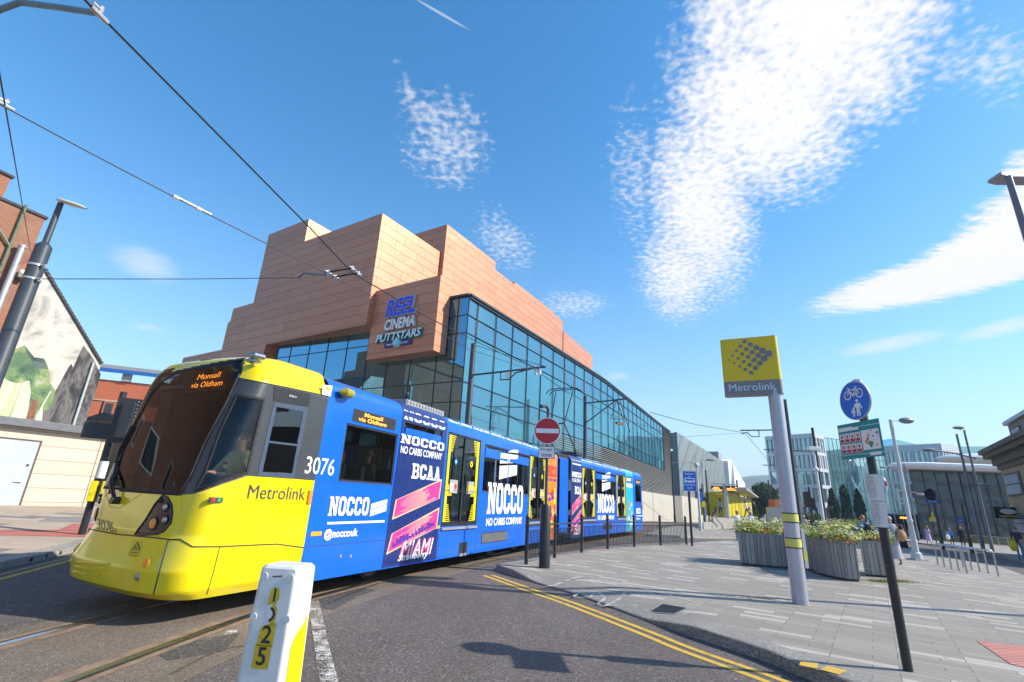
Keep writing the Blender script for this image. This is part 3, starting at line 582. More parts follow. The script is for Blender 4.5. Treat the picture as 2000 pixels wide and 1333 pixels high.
t_ = MB(); w_ = ql-qr; t_.text('MINI', BP(SPZ-.09, ql-w_*.08, z0+.1), -E2, ZUP, w_*.26, z1-z0-.2, .03); t_.text('GOLF', BP(SPZ-.09, ql-w_*.62, z0+.1), -E2, ZUP, w_*.28, z1-z0-.2, .03); t_.build('ribbon_lettering', CREAMW, sgo)
bl = MB(); bl.ball(BP(SPZ-.1, (ql+qr)/2, (z0+z1)/2), .26, 14); bl.build('golf_ball', LTB, sgo)
# louvres and concrete base under the glass
lv = MB(); lv2 = MB()
for i in range(40):
    s0, s1 = 9+(SL-9)*i/40, 9+(SL-9)*(i+1)/40; top = 6.1 if s1 < SG else 11.8
    lv2.wall(RS(s0, .16), RS(s1, .16), 3.0, top, .1)
    z = 3.15
    while z < top-.06:
        a, b = RS(s0, 0), RS(s1, 0); c, d = RS(s1, .1), RS(s0, .1)
        lv.add([(a.x, a.y, z-.05), (b.x, b.y, z-.05), (c.x, c.y, z+.06), (d.x, d.y, z+.06)], [[0, 1, 2, 3]]); z += .15
lv.build('louvre_cladding', LOUV, cin); lv2.build('louvre_backing', LBACK, cin)
pl = MB()
for i in range(24): s0, s1 = 6+(SL-6)*i/24, 6+(SL-6)*(i+1)/24; pl.wall(RS(s0, -.06), RS(s1, -.06), -.6, 3.05, .4)
pl.build('concrete_base', CONC, cin)
bl2 = MB(); bl2.wall(RS(SL, 0), RS(SL, 20), 0, 11.9, .3); bl2.build('end_return', CAPM, cin)
# perforated metal retail block beyond it
def meshm(name, c):
    m, nt, out = mkmat(name); n = N(nt); uv = n('ShaderNodeTexCoord').outputs['UV']
    w = n('ShaderNodeTexWave', {'Vector': uv, 'Scale': 1.1, 'Distortion': .0}, bands_direction='Y').outputs[0]; w2 = n('ShaderNodeTexWave', {'Vector': uv, 'Scale': .45}, bands_direction='X').outputs[0]
    sw = n('ShaderNodeTexWave', {'Vector': n('ShaderNodeMapping', {0: uv, 'Scale': (.05, .11, 1), 'Rotation': (0, 0, .5)}).outputs[0], 'Scale': 1.2, 'Distortion': 9.0, 'Detail': 1.0, 'Detail Scale': .6}).outputs[0]
    col = n.mix(n.ramp(w, .3, .8, 0, .45), c, tuple(x*.4 for x in c)); col = n.mix(n.ramp(w2, .92, 1, 0, .3), col, (.05, .06, .06)); col = n.mix(n.ramp(sw, .86, .93, 0, .5), col, tuple(x*.3 for x in c))
    p = n('ShaderNodeBsdfPrincipled', {'Base Color': col, 'Metallic': .5, 'Roughness': .45}); n.link(p.outputs[0], out.inputs[0]); return m
MESHW = meshm('perforated_metal', (.3, .34, .345))
K0 = RS(SL, -.05); K1 = G(1322, 845, 11.9); K1.z = 0; K2 = G(1413, 903, 11.9); K2.z = 0
ret = thing('retail_block', 'long retail block in patterned silver metal over a pale concrete base', 'building', K1, 0, world=True)
b = MB(); b.wall(K1, K2, 3.1, 11.95, .4); b.build('metal_cladding', MESHW, ret)
b = MB(); b.wall(K0+V((.1, .1, 0)), K1+V((-.03, .0, 0)), 3.1, 11.8, .4); b.build('dark_return', pm('petrol_blue_panel', (.012, .05, .085), .4, var=.06), ret)
b = MB(); b.wall(K1+V((.1, -.16, 0)), K2+V((.1, -.1, 0)), -1, 3.1, .4); b.wall(K0+V((.1, -.1, 0)), K1+V((.08, -.16, 0)), -1, 3.1, .4); b.build('concrete_base', CONC, ret)
W1 = G(1414, 905, 12.0); W1.z = 0; dvk = (K2-K1).normalized()
wb = thing('white_building', 'plain white flank of a building past the silver metal block', 'building', K2+dvk*6, 0, world=True)
b = MB(); nv_ = V((dvk.y, -dvk.x, 0)); P_ = K2+dvk*4; q0, q1 = onv(1418, 925, P_, P_+dvk), onv(1436, 950, P_, P_+dvk)
b.extr([P_+nv_*.5-ZUP*2, P_+nv_*.5+ZUP*12.5, P_+dvk*6+nv_*.5+ZUP*13.5, P_+dvk*38+nv_*.5+ZUP*9, P_+dvk*38+nv_*.5-ZUP*2], -nv_*12); b.build('rendered_wall', WHITE, wb)
b = MB(); b.extr([P_-dvk*3.8+ZUP*11.9-nv_*1, P_-dvk*3.8+ZUP*14.3-nv_*1, P_+dvk*4+ZUP*14.3-nv_*1, P_+dvk*4+ZUP*11.9-nv_*1], -nv_*8); b.build('plant_room', GREY, wb)
# ---------------------------------------------------------------- the articulated tram
TY = pm('tram_yellow', (.78, .62, .0), .22, var=.05, coat=.5, scale=2, dirt=.14); TB = pm('tram_blue', (.004, .125, .66), .24, var=.06, coat=.45, scale=2, dirt=.1)
TG = pm('tram_dark_grey', (.05, .057, .064), .35, var=.12, scale=3, dirt=.1); TNV = pm('wrap_navy', (.012, .03, .16), .28, var=.12, coat=.4, scale=4)
TGL = glassm('tram_glass', (.2, .22, .225), .06); CGL = glassm('cab_glass', (.85, .87, .87), .0); TGN = glassm('tram_side_glass', (.42, .44, .45), .03); WSG = glassm('windscreen_glass', (.5, .5, .48), .0, gtint=(.5, .56, .62), wavy=.012, wscale=.8)
TIN = pm('tram_interior', (.1, .1, .11), .6, var=.1); SEATM = pm('seat_fabric', (.03, .035, .05), .85, var=.3, scale=30); CHAS = pm('underframe', (.035, .03, .028), .8, var=.3, dirt=.3)
PINK = pm('wrap_pink', (.85, .045, .27), .3, var=.12, coat=.4); SAND = pm('wrap_sand', (.85, .55, .3), .3, var=.08, coat=.4); AQUA = pm('wrap_aqua', (.02, .45, .62), .3, var=.2, coat=.4); WORA = pm('wrap_orange', (.85, .24, .02), .3, var=.2, coat=.4); PURP = pm('wrap_purple', (.1, .03, .3), .3)
SEAM = pm('panel_seam', (.03, .03, .03), .7); AMB = pm('amber_reflector', (.9, .38, .02), .3)
tram = thing('tram', 'two car tram with a yellow cab and blue advertising wrap on its sides', 'tram', O1, pi/2-TA)
def car2(p):                                              # rear car: its own (u, v, z) put into the frame of the front car
    w = O2+UD2*p[0]+VD2*p[1]-O1; return V((w.dot(UD), w.dot(VD), p[2]))
UZ = lambda x, y, v=0: (lambda P: ((P-O1).dot(UD), P.z))(onv(x, y, O1+VD*v, O1+VD*v+UD))
def lin(t, tab):
    for (a, b), (c, d) in zip(tab, tab[1:]):
        if t <= c: return b+(d-b)*max(0, (t-a))/(c-a)
    return tab[-1][1]
UC = [(.28, .20), (.36, .08), (.6, .04), (.93, .1), (1.0, .13), (1.5, .17), (2.4, .37), (3.25, .58), (3.4, .68), (3.48, .86), (3.54, 1.15)]
HW = [(.28, 1.24), (.4, 1.31), (.8, 1.325), (3.05, 1.325), (3.2, 1.26), (3.44, 1.12), (3.5, 1.02), (3.56, .8)]
LC = [(.28, .5), (.93, .46), (1.5, .36), (3.3, .42), (3.56, .5)]
SK = [(.28, .075), (.6, .085), (.95, .12), (1.5, .1), (3.3, .035), (3.56, .0)]
def outline(z, u1=2.06, n1=60, n2=110):
    uc, hw, L = lin(z, UC), lin(z, HW), lin(z, LC); pts = []
    sk = lin(z, SK)
    for i in range(n1): pts.append((u1+(uc+L-u1)*i/n1, -1.0))
    for i in range(n2+1):
        t = -1+2*i/n2; s = math.copysign(1-(1-abs(t))**2.2, t); e_ = 3+.8*max(0, s); pts.append((uc+sk*(1+s)*hw+L*(1-max(0, 1-abs(s)**e_)**(1/e_)), s))
    for i in range(1, n1+1): pts.append((uc+2*sk*hw+L+(u1-uc-L-2*sk*hw)*i/n1, 1.0))
    return [V((u, 1.325+s*hw, z)) for u, s in pts]
def inpoly(x, y, P):
    r = False; j = len(P)-1
    for i in range(len(P)):
        (a, b), (c, d) = P[i], P[j]
        if (b > y) != (d > y) and x < (c-a)*(y-b)/(d-b)+a: r = not r
        j = i
    return r
WS = [(476, 703), (468, 730), (440, 790), (400, 865), (372, 930), (352, 963), (300, 961), (250, 957), (206, 951.5), (225, 905), (262, 830), (300, 765), (318, 745), (340, 731), (380, 721), (430, 711)]
WSO = [(481, 698), (470, 732), (443, 792), (404, 867), (377, 930), (354, 968), (300, 965), (250, 961), (195, 955), (200, 925), (222, 880), (258, 820), (296, 758), (314, 739), (338, 726), (380, 716), (430, 706)]
BAND = [(481, 698), (463, 738), (560, 757), (648, 775), (616, 938), (483, 929), (379, 964), (352, 966), (340, 940), (372, 925), (400, 860), (440, 785), (466, 728)]
CW = [(463, 774), (514, 782), (481, 923), (384, 957), (399, 930), (433, 837)]; CWO = [(459, 769), (519, 778), (485, 927), (376, 963), (393, 929), (428, 834)]
G2 = [(539, 794.5), (592, 803.5), (570, 925), (512, 923)]
HL = [(318, 968), (328, 972), (336, 987), (337, 1005), (334, 1022), (322, 1037), (307, 1044), (262, 1046), (285, 1015), (303, 985)]
def tw(p): return O1+UD*p[0]+VD*p[1]+ZUP*p[2]
zs = [.28+(3.56-.28)*i/170 for i in range(171)]; rowsP = [outline(z) for z in zs]; nc = len(rowsP[0])
cls = {'yellow': [], 'ws': [], 'gasket': [], 'band': [], 'cw': [], 'cwg': [], 'g2': [], 'hl': []}
for i in range(len(zs)-1):
    for j in range(nc-1):
        c = (rowsP[i][j]+rowsP[i+1][j+1])/2; front = 60 <= j < nc-61; near = c if c.y < 1.325 else (rowsP[i][min(nc-1, nc+3-j)]+rowsP[i+1][min(nc-1, nc+2-j)])/2; x, y = proj(tw(c)); xm, ym = proj(tw(near))
        k = 'yellow'
        if front and -1.12 < c.y-1.325 < 1.26 and (inpoly(x, y, WS) or (c.y > 1.9 and 1.52 < c.z < 3.3)): k = 'ws'
        elif front and -1.2 < c.y-1.325 < 1.318 and (inpoly(x, y, WSO) or (c.y > 1.9 and 1.48 < c.z < 3.32)): k = 'gasket'
        elif c.z < 2.9 and inpoly(xm, ym, CW): k = 'cw'
        elif c.z < 2.95 and inpoly(xm, ym, CWO): k = 'cwg'
        elif inpoly(xm, ym, G2): k = 'g2'
        elif inpoly(xm, ym, HL) and (c.y < 1.325 or c.y > 2.5): k = 'hl'
        elif inpoly(xm, ym, BAND): k = 'band'
        cls[k].append((i*nc+j, (i+1)*nc+j, (i+1)*nc+j+1, i*nc+j+1))
ALLV = [p for r in rowsP for p in r]
def patch(key, name, mat, parent, smooth=True, xf=None):
    used = sorted({i for f in cls[key] for i in f}); m = {a: b for b, a in enumerate(used)}; b = MB(xf); b.smooth = smooth
    b.add([ALLV[i] for i in used], [[m[i] for i in f] for f in cls[key]]); return b
def cab(parent, xf=None, rear=False):
    Y = TB if rear else TY
    b = patch('yellow', '', 0, 0, True, xf); top = rowsP[-1]; b.smooth = False; b.poly(top); mid_ = [(p.x, p.y) for p in rowsP[0]]; cabo = b.build('cab_shell', Y, parent, sharp=28)
    gk = patch('gasket', '', 0, 0, True, xf).build('windscreen_surround', RUBBER, parent, sharp=28)
    patch('ws', '', 0, 0, True, xf).build('windscreen', WSG, parent, sharp=60)
    for side in (0, 1):
        f = [q for q in cls['cw'] if (ALLV[q[0]].y > 1.3) == bool(side)]; h = [q for q in cls['cwg'] if (ALLV[q[0]].y > 1.3) == bool(side)]; g = [q for q in cls['g2'] if (ALLV[q[0]].y > 1.3) == bool(side)]
        k_ = [q for q in cls['band'] if (ALLV[q[0]].y > 1.3) == bool(side)]
        for nm, fs, mt in (('cab_side_band', k_, TG), ('cab_window', f, TGL if side else CGL), ('cab_window_seal', h, RUBBER), ('side_window', g, TGL)):
            used = sorted({i for q in fs for i in q}); m = {a: c for c, a in enumerate(used)}; b = MB(xf); b.smooth = True
            if used: b.add([ALLV[i] for i in used], [[m[i] for i in q] for q in fs]); b.build(nm, mt, parent, sharp=60)
    return cabo
cabo = cab(tram)
bvh = BVHTree.FromPolygons([tuple(p) for p in ALLV], [f for fs in cls.values() for f in fs])
Rz = Matrix((UD, VD, ZUP))
def hit(x, y):                                            # where a pixel of the photograph meets the cab skin (tram frame)
    o = Rz @ (CO-O1); d = Rz @ ray(x, y).normalized(); h = bvh.ray_cast(o, d)
    if h[0] is None:
        h = min((bvh.find_nearest(o+d*(4+.05*k)) for k in range(160)), key=lambda q: q[3])
    n = h[1]; n = n if n.dot(d) < 0 else -n; return h[0], n
def surfline(name, px, r, mat, parent, lift=.001):
    pts = []
    for a, b in zip(px, px[1:]):
        k = max(2, int(hypot(b[0]-a[0], b[1]-a[1])/6))
        for i in range(k):
            h, n = hit(a[0]+(b[0]-a[0])*i/k, a[1]+(b[1]-a[1])*i/k)
            if h: pts.append(h+n*lift)
    h, n = hit(*px[-1])
    if h: pts.append(h+n*lift)
    if len(pts) > 1: b = MB(); b.tube(pts, r, 6); return b.build(name, mat, parent)
surfline('bumper_seam', [(175, 1034), (229, 1044), (295, 1050), (330, 1054), (352, 1054), (376, 1068.5), (430, 1068), (540, 1063), (594, 1070)], .008, SEAM, tram)
surfline('bumper_side_seam', [(329, 1055), (314, 1108), (300, 1160)], .008, SEAM, tram); surfline('skirt_seam', [(429, 1069), (416, 1120), (404, 1161)], .006, SEAM, tram)
surfline('nose_crease', [(350, 968), (349, 1000), (340, 1030), (325, 1045), (300, 1050)], .006, TY, tram); surfline('wiper_recess_edge', [(206, 957), (214, 989), (232, 994), (275, 966)], .007, TY, tram)
surfline('windscreen_seal', WS[4:0:-1]+[WS[0]]+WS[:10:-1], .014, RUBBER, tram); surfline('windscreen_seal', WS[4:9], .013, RUBBER, tram); surfline('windscreen_seal', WS[9:14], .014, RUBBER, tram)
surfline('cab_window_seal', CW+[CW[0]], .014, RUBBER, tram); surfline('band_edge', [(352, 966), (379, 964), (483, 929), (550, 933), (616, 938)], .007, TG, tram); surfline('band_edge', [(470, 732), (463, 738), (560, 757), (646, 775)], .007, TG, tram)
surfline('cluster_edge', HL+[HL[0]], .013, pm('gloss_black_panel', (.012, .016, .02), .3, coat=.1, spec=.3), tram)
# headlamp clusters
def farside(p):
    q = bvh.ray_cast(V((-3, min(2.61, max(2.5, 2.75-p.y)), p.z)), V((1, 0, 0))); n = q[1]; return q[0], (n if n.x < 0 else -n)
b = patch('hl', '', 0, 0, True); f_near = [f for f in cls['hl']]
for side in (0, 1):
    fs = [q for q in cls['hl'] if (ALLV[q[0]].y > 1.325) == bool(side)]; used = sorted({i for q in fs for i in q}); m = {a: c for c, a in enumerate(used)}; b = MB(); b.smooth = True; b.add([ALLV[i] for i in used], [[m[i] for i in q] for q in fs])
    clo = b.build('headlight_cluster', pm('gloss_black_panel', (.012, .016, .02), .3, coat=.1, spec=.3), tram, sharp=60)
    for px, r, mt, nm in (((300, 1023), .066, ORANGE, 'indicator_lamp'), ((324, 991), .043, STEEL, 'headlight'), ((323, 1016), .043, STEEL, 'headlight'), ((315, 979), .022, RUBBER, 'lamp_socket')):
        h, n = hit(*px)
        if side: h, n = farside(h)
        t = n.orthogonal().normalized(); b = MB(); b.tube([h-n*.02, h+n*.012], r*1.25, 20, 1); b.tube([h+n*.01, h+n*.02, h+n*.03, h+n*.034], [r, r*.9, r*.5, .005], 20, 0); b.build(nm, [mt, RUBBER], clo)
for px, r, mt, nm in (((287, 1100), .056, ORANGE, 'indicator_lamp'), ((269, 1128), .048, STEEL, 'fog_lamp')):
    for side in (0, 1):
        h, n = hit(*px)
        if side: h, n = farside(h)
        b = MB(); b.tube([h-n*.01, h+n*.006], r*1.35, 20, 1); b.tube([h+n*.004, h+n*.016, h+n*.022], [r, r*.8, .005], 20, 0); b.build(nm, [mt, TY], tram)
for a, c in (((152, 1098), (213, 1103)), ((148, 1108), (207, 1114)), ((144, 1117), (197, 1124))): surfline('bumper_rib', [a, ((a[0]+c[0])/2-4, (a[1]+c[1])/2+1), c], .022, TY, tram, .0)
def onskin(name, txt, x0, y0, x1, y1, hpx, mat, parent, bold=0):   # lettering laid on the curved nose, character by character
    vs, fs, (a0, a1, b0, b1) = textgeo(txt, bold, 0); P = []
    for x, y in vs:
        s = (x-a0)/(a1-a0); t = (y-b0)/(b1-b0); h, n = hit(x0+(x1-x0)*s, y0+(y1-y0)*s-hpx*t); P.append(h+n*.004 if h else V((0, 0, -1)))
    b = MB(); b.add(P, fs); return b.build(name, mat, parent)
onskin('fleet_number', '3076', 190, 1034, 222, 1041, 21, TG, tram); onskin('fleet_suffix', 'A', 223, 1041, 229, 1042, 10, TG, tram)
def skinpoly(b, pts, lift, mi=0):
    P = []
    for x, y in pts: h, n = hit(x, y); P.append(h+n*lift)
    b.poly(P, mi)
b = MB(); skinpoly(b, [(258, 1056), (279, 1056), (272, 1089), (250, 1087)], .004, 0); skinpoly(b, [(270, 1058), (275, 1075), (257, 1074)], .006, 1); skinpoly(b, [(269, 1062), (272.5, 1073.5), (260, 1073)], .008, 0); skinpoly(b, [(267, 1065), (269, 1072), (263, 1072)], .009, 1); b.build('warning_sticker', [pm('sticker_yellow', (.75, .55, .0), .5), NAVYT], tram)
onskin('sticker_lettering', 'Danger', 254, 1081.5, 270, 1082.5, 5, NAVYT, tram, .02); onskin('sticker_lettering', 'Crush Zone', 253, 1086.5, 269, 1087.5, 3.5, NAVYT, tram)
# windscreen wiper
wp = [hit(232, 982), hit(229, 945), hit(226, 880)]; wp = [h+n*k for (h, n), k in zip(wp, (.05, .09, .05))]
b = MB(); b.tube(wp, .018, 8); b.tube([p+V((0, -.05, 0)) for p in wp], .012, 6); h, n = hit(233, 978); b.tube([h-n*.01, h+n*.1], .05, 12); b.build('windscreen_wiper', BLACK, tram)
pts = [hit(*p) for p in ((218, 965), (238, 880), (262, 833))]; b = MB(); b.tube([h+n*.03 for h, n in pts], .014, 6); b.build('wiper_blade', RUBBER, tram)
# destination display behind the screen
for txt, y0, hh, x0, x1 in (('Monsall', 737, 10, 376, 420), ('via Oldham', 753, 9, 363, 424)):
    b = MB(); v_ = .62; u0, z0 = UZ(x0, y0, .9); u1, z1 = UZ(x1, y0+1, .55)
    uz = lambda x, y: None
    P0 = hit(x0, y0+2); P1 = hit(x1, y0-4); o = P0[0]-P0[1]*.07; ax = (P1[0]-P0[0]).normalized(); nn = P0[1]; ay = nn.cross(ax).normalized(); ay = ay if ay.z > 0 else -ay
    b.text(txt, o, ax, ay, (P1[0]-P0[0]).length, .09, 0); b.build('destination_lettering', LED, tram)
P0, P1, P2, P3 = [hit(*p) for p in ((345, 765), (450, 752), (462, 715), (352, 733))]; b = MB(); b.poly([h-n*.09 for h, n in (P0, P1, P2, P3)]); b.build('destination_display', RUBBER, tram)
# side window frame, vent, marker lamp, mirror camera
def sq(b, u0, u1, z0, z1, v, mi=0): b.quad((u0, v, z0), (u1, v, z0), (u1, v, z1), (u0, v, z1), mi)
def pz(px, v=-.006): return [V((UZ(x, y)[0], v, UZ(x, y)[1])) for x, y in px]
b = MB(); o_ = pz([(535, 787), (601, 796.5), (574, 934), (502, 930)]); i_ = pz([(540, 795), (592, 804), (570, 925), (512, 922)])
for k in range(4): b.extr([o_[k], o_[(k+1) % 4], i_[(k+1) % 4], i_[k]], (0, .02, 0))
ml = pz([(523, 861), (581, 868), (580, 872), (522, 865)], -.01); b.poly(ml); b.build('side_window_frame', pm('anodised_blue_grey', (.07, .1, .155), .4, .3), tram)
b = MB(); b.extr(pz([(535, 755.5), (606, 769), (602, 794), (533, 783)]), (0, .01, 0)); b.build('vent_grille', BLACK, tram)
b = MB(); o2 = pz([(564, 775)], -.01)[0]; b.text('INTALTY', o2-V((0, .002, 0)), V((1, 0, 0)), ZUP, .14, .03); b.build('vent_lettering', CREAMW, tram)
b = MB(); u, z = UZ(508, 706); b.tube([(u-.12, .16, 3.36), (u-.05, .09, 3.38), (u+.1, .09, 3.39), (u+.14, .12, 3.39)], [.01, .055, .05, .01], 12); b.tube([(u-.1, .18, 3.30), (u-.02, .12, 3.31), (u+.12, .12, 3.32)], [.01, .05, .01], 12); b.build('marker_lamp', STEEL, tram)
b = MB(); b.tube([(2.22, -.06, 3.2), (2.3, -.11, 3.2), (2.45, -.11, 3.2), (2.55, -.06, 3.2)], [.03, .085, .075, .01], 14); b.build('side_camera', pm('olive_housing', (.35, .3, .03), .35), tram)
b = MB(); h, n = hit(403, 692); b.tube([h-n*.01, h+n*.05], [.09, .07], 14); b.build('roof_lamp', pm('smoked_lens', (.02, .03, .05), .1), tram)
b = MB(); u0, z0 = UZ(482, 973); u1, _ = UZ(595, 973); b.text('Metrolink', (u0, -.005, z0-.01), V((1, 0, 0)), ZUP, u1-u0, None, 0); b.build('cab_lettering', TG, tram)
b = MB(); u0, z0 = UZ(594, 925); b.text('3076', (u0, -.006, z0), V((1, 0, 0)), ZUP, .62, .26, .004); b.build('side_fleet_number', CREAMW, tram)
b = MB(); b.obox((2.0, -.012, 1.5), (.035, 0, 0), (0, .02, 0), (0, 0, .1)); b.build('side_indicator', ORANGE, tram, bevel=.01)
b = MB(); b.obox((.45, -.008, 1.43), (.09, 0, 0), (0, .012, 0), (0, 0, .03), 0); b.disc((.41, -.022, 1.43), (1, 0, 0), (0, 0, 1), .025, 12, 1); b.disc((.49, -.022, 1.43), (1, 0, 0), (0, 0, 1), .025, 12, 2); b.build('door_release', [TG, RED, pm('green_lens', (.02, .4, .15), .3)], tram)
b = MB(); b.poly(pz([(631, 752), (649, 754), (645, 775), (628, 771)], -.008), 0); b.poly(pz([(640, 753), (645, 763), (634, 761)], -.011), 1); b.build('voltage_sticker', [WHITE, AMB], tram)
# bodies of the two cars
ROOFP = [(0, 3.1), (.0, 3.2), (.05, 3.3), (.13, 3.38), (.26, 3.44), (.45, 3.49), (.8, 3.53), (1.325, 3.55)]
def body(xf, u0, u1, holes, name):
    b = MB(xf)
    us = sorted({u0, u1, *[h[0] for h in holes], *[h[1] for h in holes]}); zz = sorted({.28, 3.1, *[h[2] for h in holes], *[h[3] for h in holes]})
    for v in (0, 2.65):
        for a, c in zip(us, us[1:]):
            for d, e in zip(zz, zz[1:]):
                if not any(h[0] <= a+1e-6 and c <= h[1]+1e-6 and h[2] <= d+1e-6 and e <= h[3]+1e-6 for h in holes): b.quad((a, v, d), (c, v, d), (c, v, e), (a, v, e))
        for h in holes:
            w = .04 if v == 0 else -.04
            for p, q in (((h[0], h[2]), (h[1], h[2])), ((h[1], h[2]), (h[1], h[3])), ((h[1], h[3]), (h[0], h[3])), ((h[0], h[3]), (h[0], h[2]))): b.quad((p[0], v, p[1]), (q[0], v, q[1]), (q[0], v+w, q[1]), (p[0], v+w, p[1]))
    R_ = ROOFP+[(2.65-v, z) for v, z in ROOFP[::-1][1:]]; b.smooth = True
    for (v0, z0), (v1, z1) in zip(R_, R_[1:]): b.quad((u0, v0, z0), (u1, v0, z0), (u1, v1, z1), (u0, v1, z1))
    b.smooth = False
    for u in (u0, u1): b.poly([(u, 0, .28), (u, 2.65, .28)]+[(u, v, z) for v, z in R_[::-1]]) if name == 'x' else None
    return b.build('car_body', TB, tram)
WINZ = (1.76, 2.72); DOORZ = (.95, 3.06)
F_DOORS = [(6.02, 7.74), (11.4, 13.1)]; R_DOORS = [(1.25, 2.87), (6.06, 7.66)]
F_WINS = [(2.58, 4.06, 1.76, 2.73), (7.98, 9.62, 1.76, 3.0), (9.66, 11.36, 1.76, 3.0), (4.24, 5.76, 2.78, 3.04)]; R_WINS = [(2.95, 4.42, 1.76, 3.0), (4.46, 5.95, 1.76, 3.0), (7.8, 9.0, 2.78, 3.04), (9.6, 10.8, 1.76, 2.73)]
body(None, 2.06, 14.35, [(a, c, *DOORZ) for a, c in F_DOORS]+F_WINS, ''); body(car2, .0, 11.0, [(a, c, *DOORZ) for a, c in R_DOORS]+R_WINS, '')
def window(w, xf, seal=True):
    u0, u1, z0, z1 = w; b = MB(xf); sq(b, u0, u1, z0, z1, 2.62); b.build('window', TGL, tram)
    b = MB(xf); sq(b, u0, u1, z0, z1, .03); o = b.build('window', TGN, tram)
    b = MB(xf)
    for (x0, x1, y0, y1) in ((u0, u1, z0, z0+.035), (u0, u1, z1-.035, z1), (u0, u0+.035, z0, z1), (u1-.035, u1, z0, z1)): b.box(x0+.001, x1-.001, .012, .028, y0+.001, y1-.001)
    b.build('window_seal', RUBBER, o)
    return o
for xf, L_ in ((None, F_WINS), (car2, R_WINS)):
    for w in L_:
        o = window(w, xf)
        if w[1]-w[0] > 1.4 and w[3] > 2.9:
            b = MB(xf); b.box(w[0]+.06, w[1]-.06, .0, .02, 2.66, 2.9); b.build('window_vent', TB, o); b = MB(xf); b.box(w[0]+.06, w[1]-.06, -.006, .0, 2.72, 2.88); b.build('vent_reflection', pm('vent_blue', (.02, .2, .75), .3), o) if 0 else None
        elif w[3] > 2.9:
            b = MB(xf); n_ = 6
            for k in range(n_): x = w[0]+.1+(w[1]-w[0]-.2)*k/n_; b.extr([(x, .022, 2.81), (x+.1, .022, 2.81), (x+.2, .022, 3.0), (x+.1, .022, 3.0)], (0, .004, 0))
            b.build('vent_stripes', CREAMW, o)
YDOT = pm('door_yellow', (.75, .62, .0), .4, var=.05)
def door(d, xf):
    u0, u1 = d; z0, z1 = DOORZ; um = (u0+u1)/2; b = MB(xf)
    for x0, x1, y0, y1 in ((u0, u1, z0, z0+.09), (u0, u1, z1-.05, z1), (u0, u0+.05, z0, z1), (u1-.05, u1, z0, z1), (um-.035, um+.035, z0, z1)): b.box(x0+.002, x1-.002, -.004, .035, y0+.002, y1-.002)
    o = b.build('door', BLACK, tram)
    for a, c, inner in ((u0+.05, um-.035, 1), (um+.035, u1-.05, -1)):
        b = MB(xf); sq(b, a, c, z0+.09, z1-.05, .02); b.build('door_glass', TGN, o)
        b = MB(xf); e = a if inner > 0 else c; k = inner
        x0, x1 = sorted((e, e+k*.13)); sq(b, x0, x1, z0+.1, z1-.06, .012)
        for zz in (z0+.1, 1.62, z1-.5):
            for r in range(10):
                ln = .12+.16*(1-r/10); yy = zz+.04*r if zz < 1.5 else (zz+.025*r if zz < 2 else z1-.08-.04*r); x0, x1 = sorted((e+k*.12, e+k*(.12+ln*.8))); sq(b, x0, x1, yy, yy+.018, .0125)
        b.build('door_edge_strip', YDOT, o)
        b = MB(xf); cu = (a+c)/2; b.box(cu-.19, cu+.19, .002, .008, 1.68, 1.98, 0); sq(b, cu-.15, cu-.02, 1.72, 1.9, .0015, 1 if inner < 0 else 2); b.disc((cu+.09, .001, 1.83), (1, 0, 0), (0, 0, 1), .06, 16, 3 if inner > 0 else 1); b.build('door_notice', [pm('notice_grey', (.35, .35, .35) if 1 else 0, .5), YDOT, CREAMW, RED], o)
        b = MB(xf); b.disc((cu+.02*inner, .003, 2.4), (1, 0, 0), (0, 0, 1), .075, 20, 0); b.disc((cu+.02*inner, .001, 2.4), (1, 0, 0), (0, 0, 1), .03, 12, 1); b.build('door_sticker', [BLUES, CREAMW] if inner > 0 else [YDOT, NAVYT], o)
    b = MB(xf); b.box(u0, u1, -.05, .02, z0-.07, z0-.02); b.build('door_step', SILVER, o)
    for v in (2.63,): b = MB(xf); sq(b, u0, u1, z0, z1, v); b.build('far_door_glass', TGL, o)
for d in F_DOORS: door(d, None)
for d in R_DOORS: door(d, car2)
# advertising wrap: columns of colour, lettering and pictures
def wrapcol(xf, u0, u1, mat, name, skip=None):
    b = MB(xf); lean = .1
    zl = [.3, 2.74, 3.06, 3.1] if skip else [.3, 3.1]
    for a, c in zip(zl, zl[1:]):
        if skip and a == 2.74: b.quad((u0, -.004, a), (skip[0], -.004, a), (skip[0], -.004, c), (u0, -.004, c)); b.quad((skip[1], -.004, a), (u1, -.004, a), (u1, -.004, c), (skip[1], -.004, c)); continue
        b.quad((u0-(lean if a < 1 else 0), -.004, a), (u1, -.004, a), (u1, -.004, c), (u0, -.004, c))
    b.smooth = True
    for (v0, z0), (v1, z1) in zip(ROOFP[:6], ROOFP[1:6]): b.quad((u0, v0-.005, z0+.003), (u1, v0-.005, z0+.003), (u1, v1-.002, z1+.004), (u0, v1-.002, z1+.004))
    return b.build(name, mat, tram)
X1 = V((1, 0, 0))
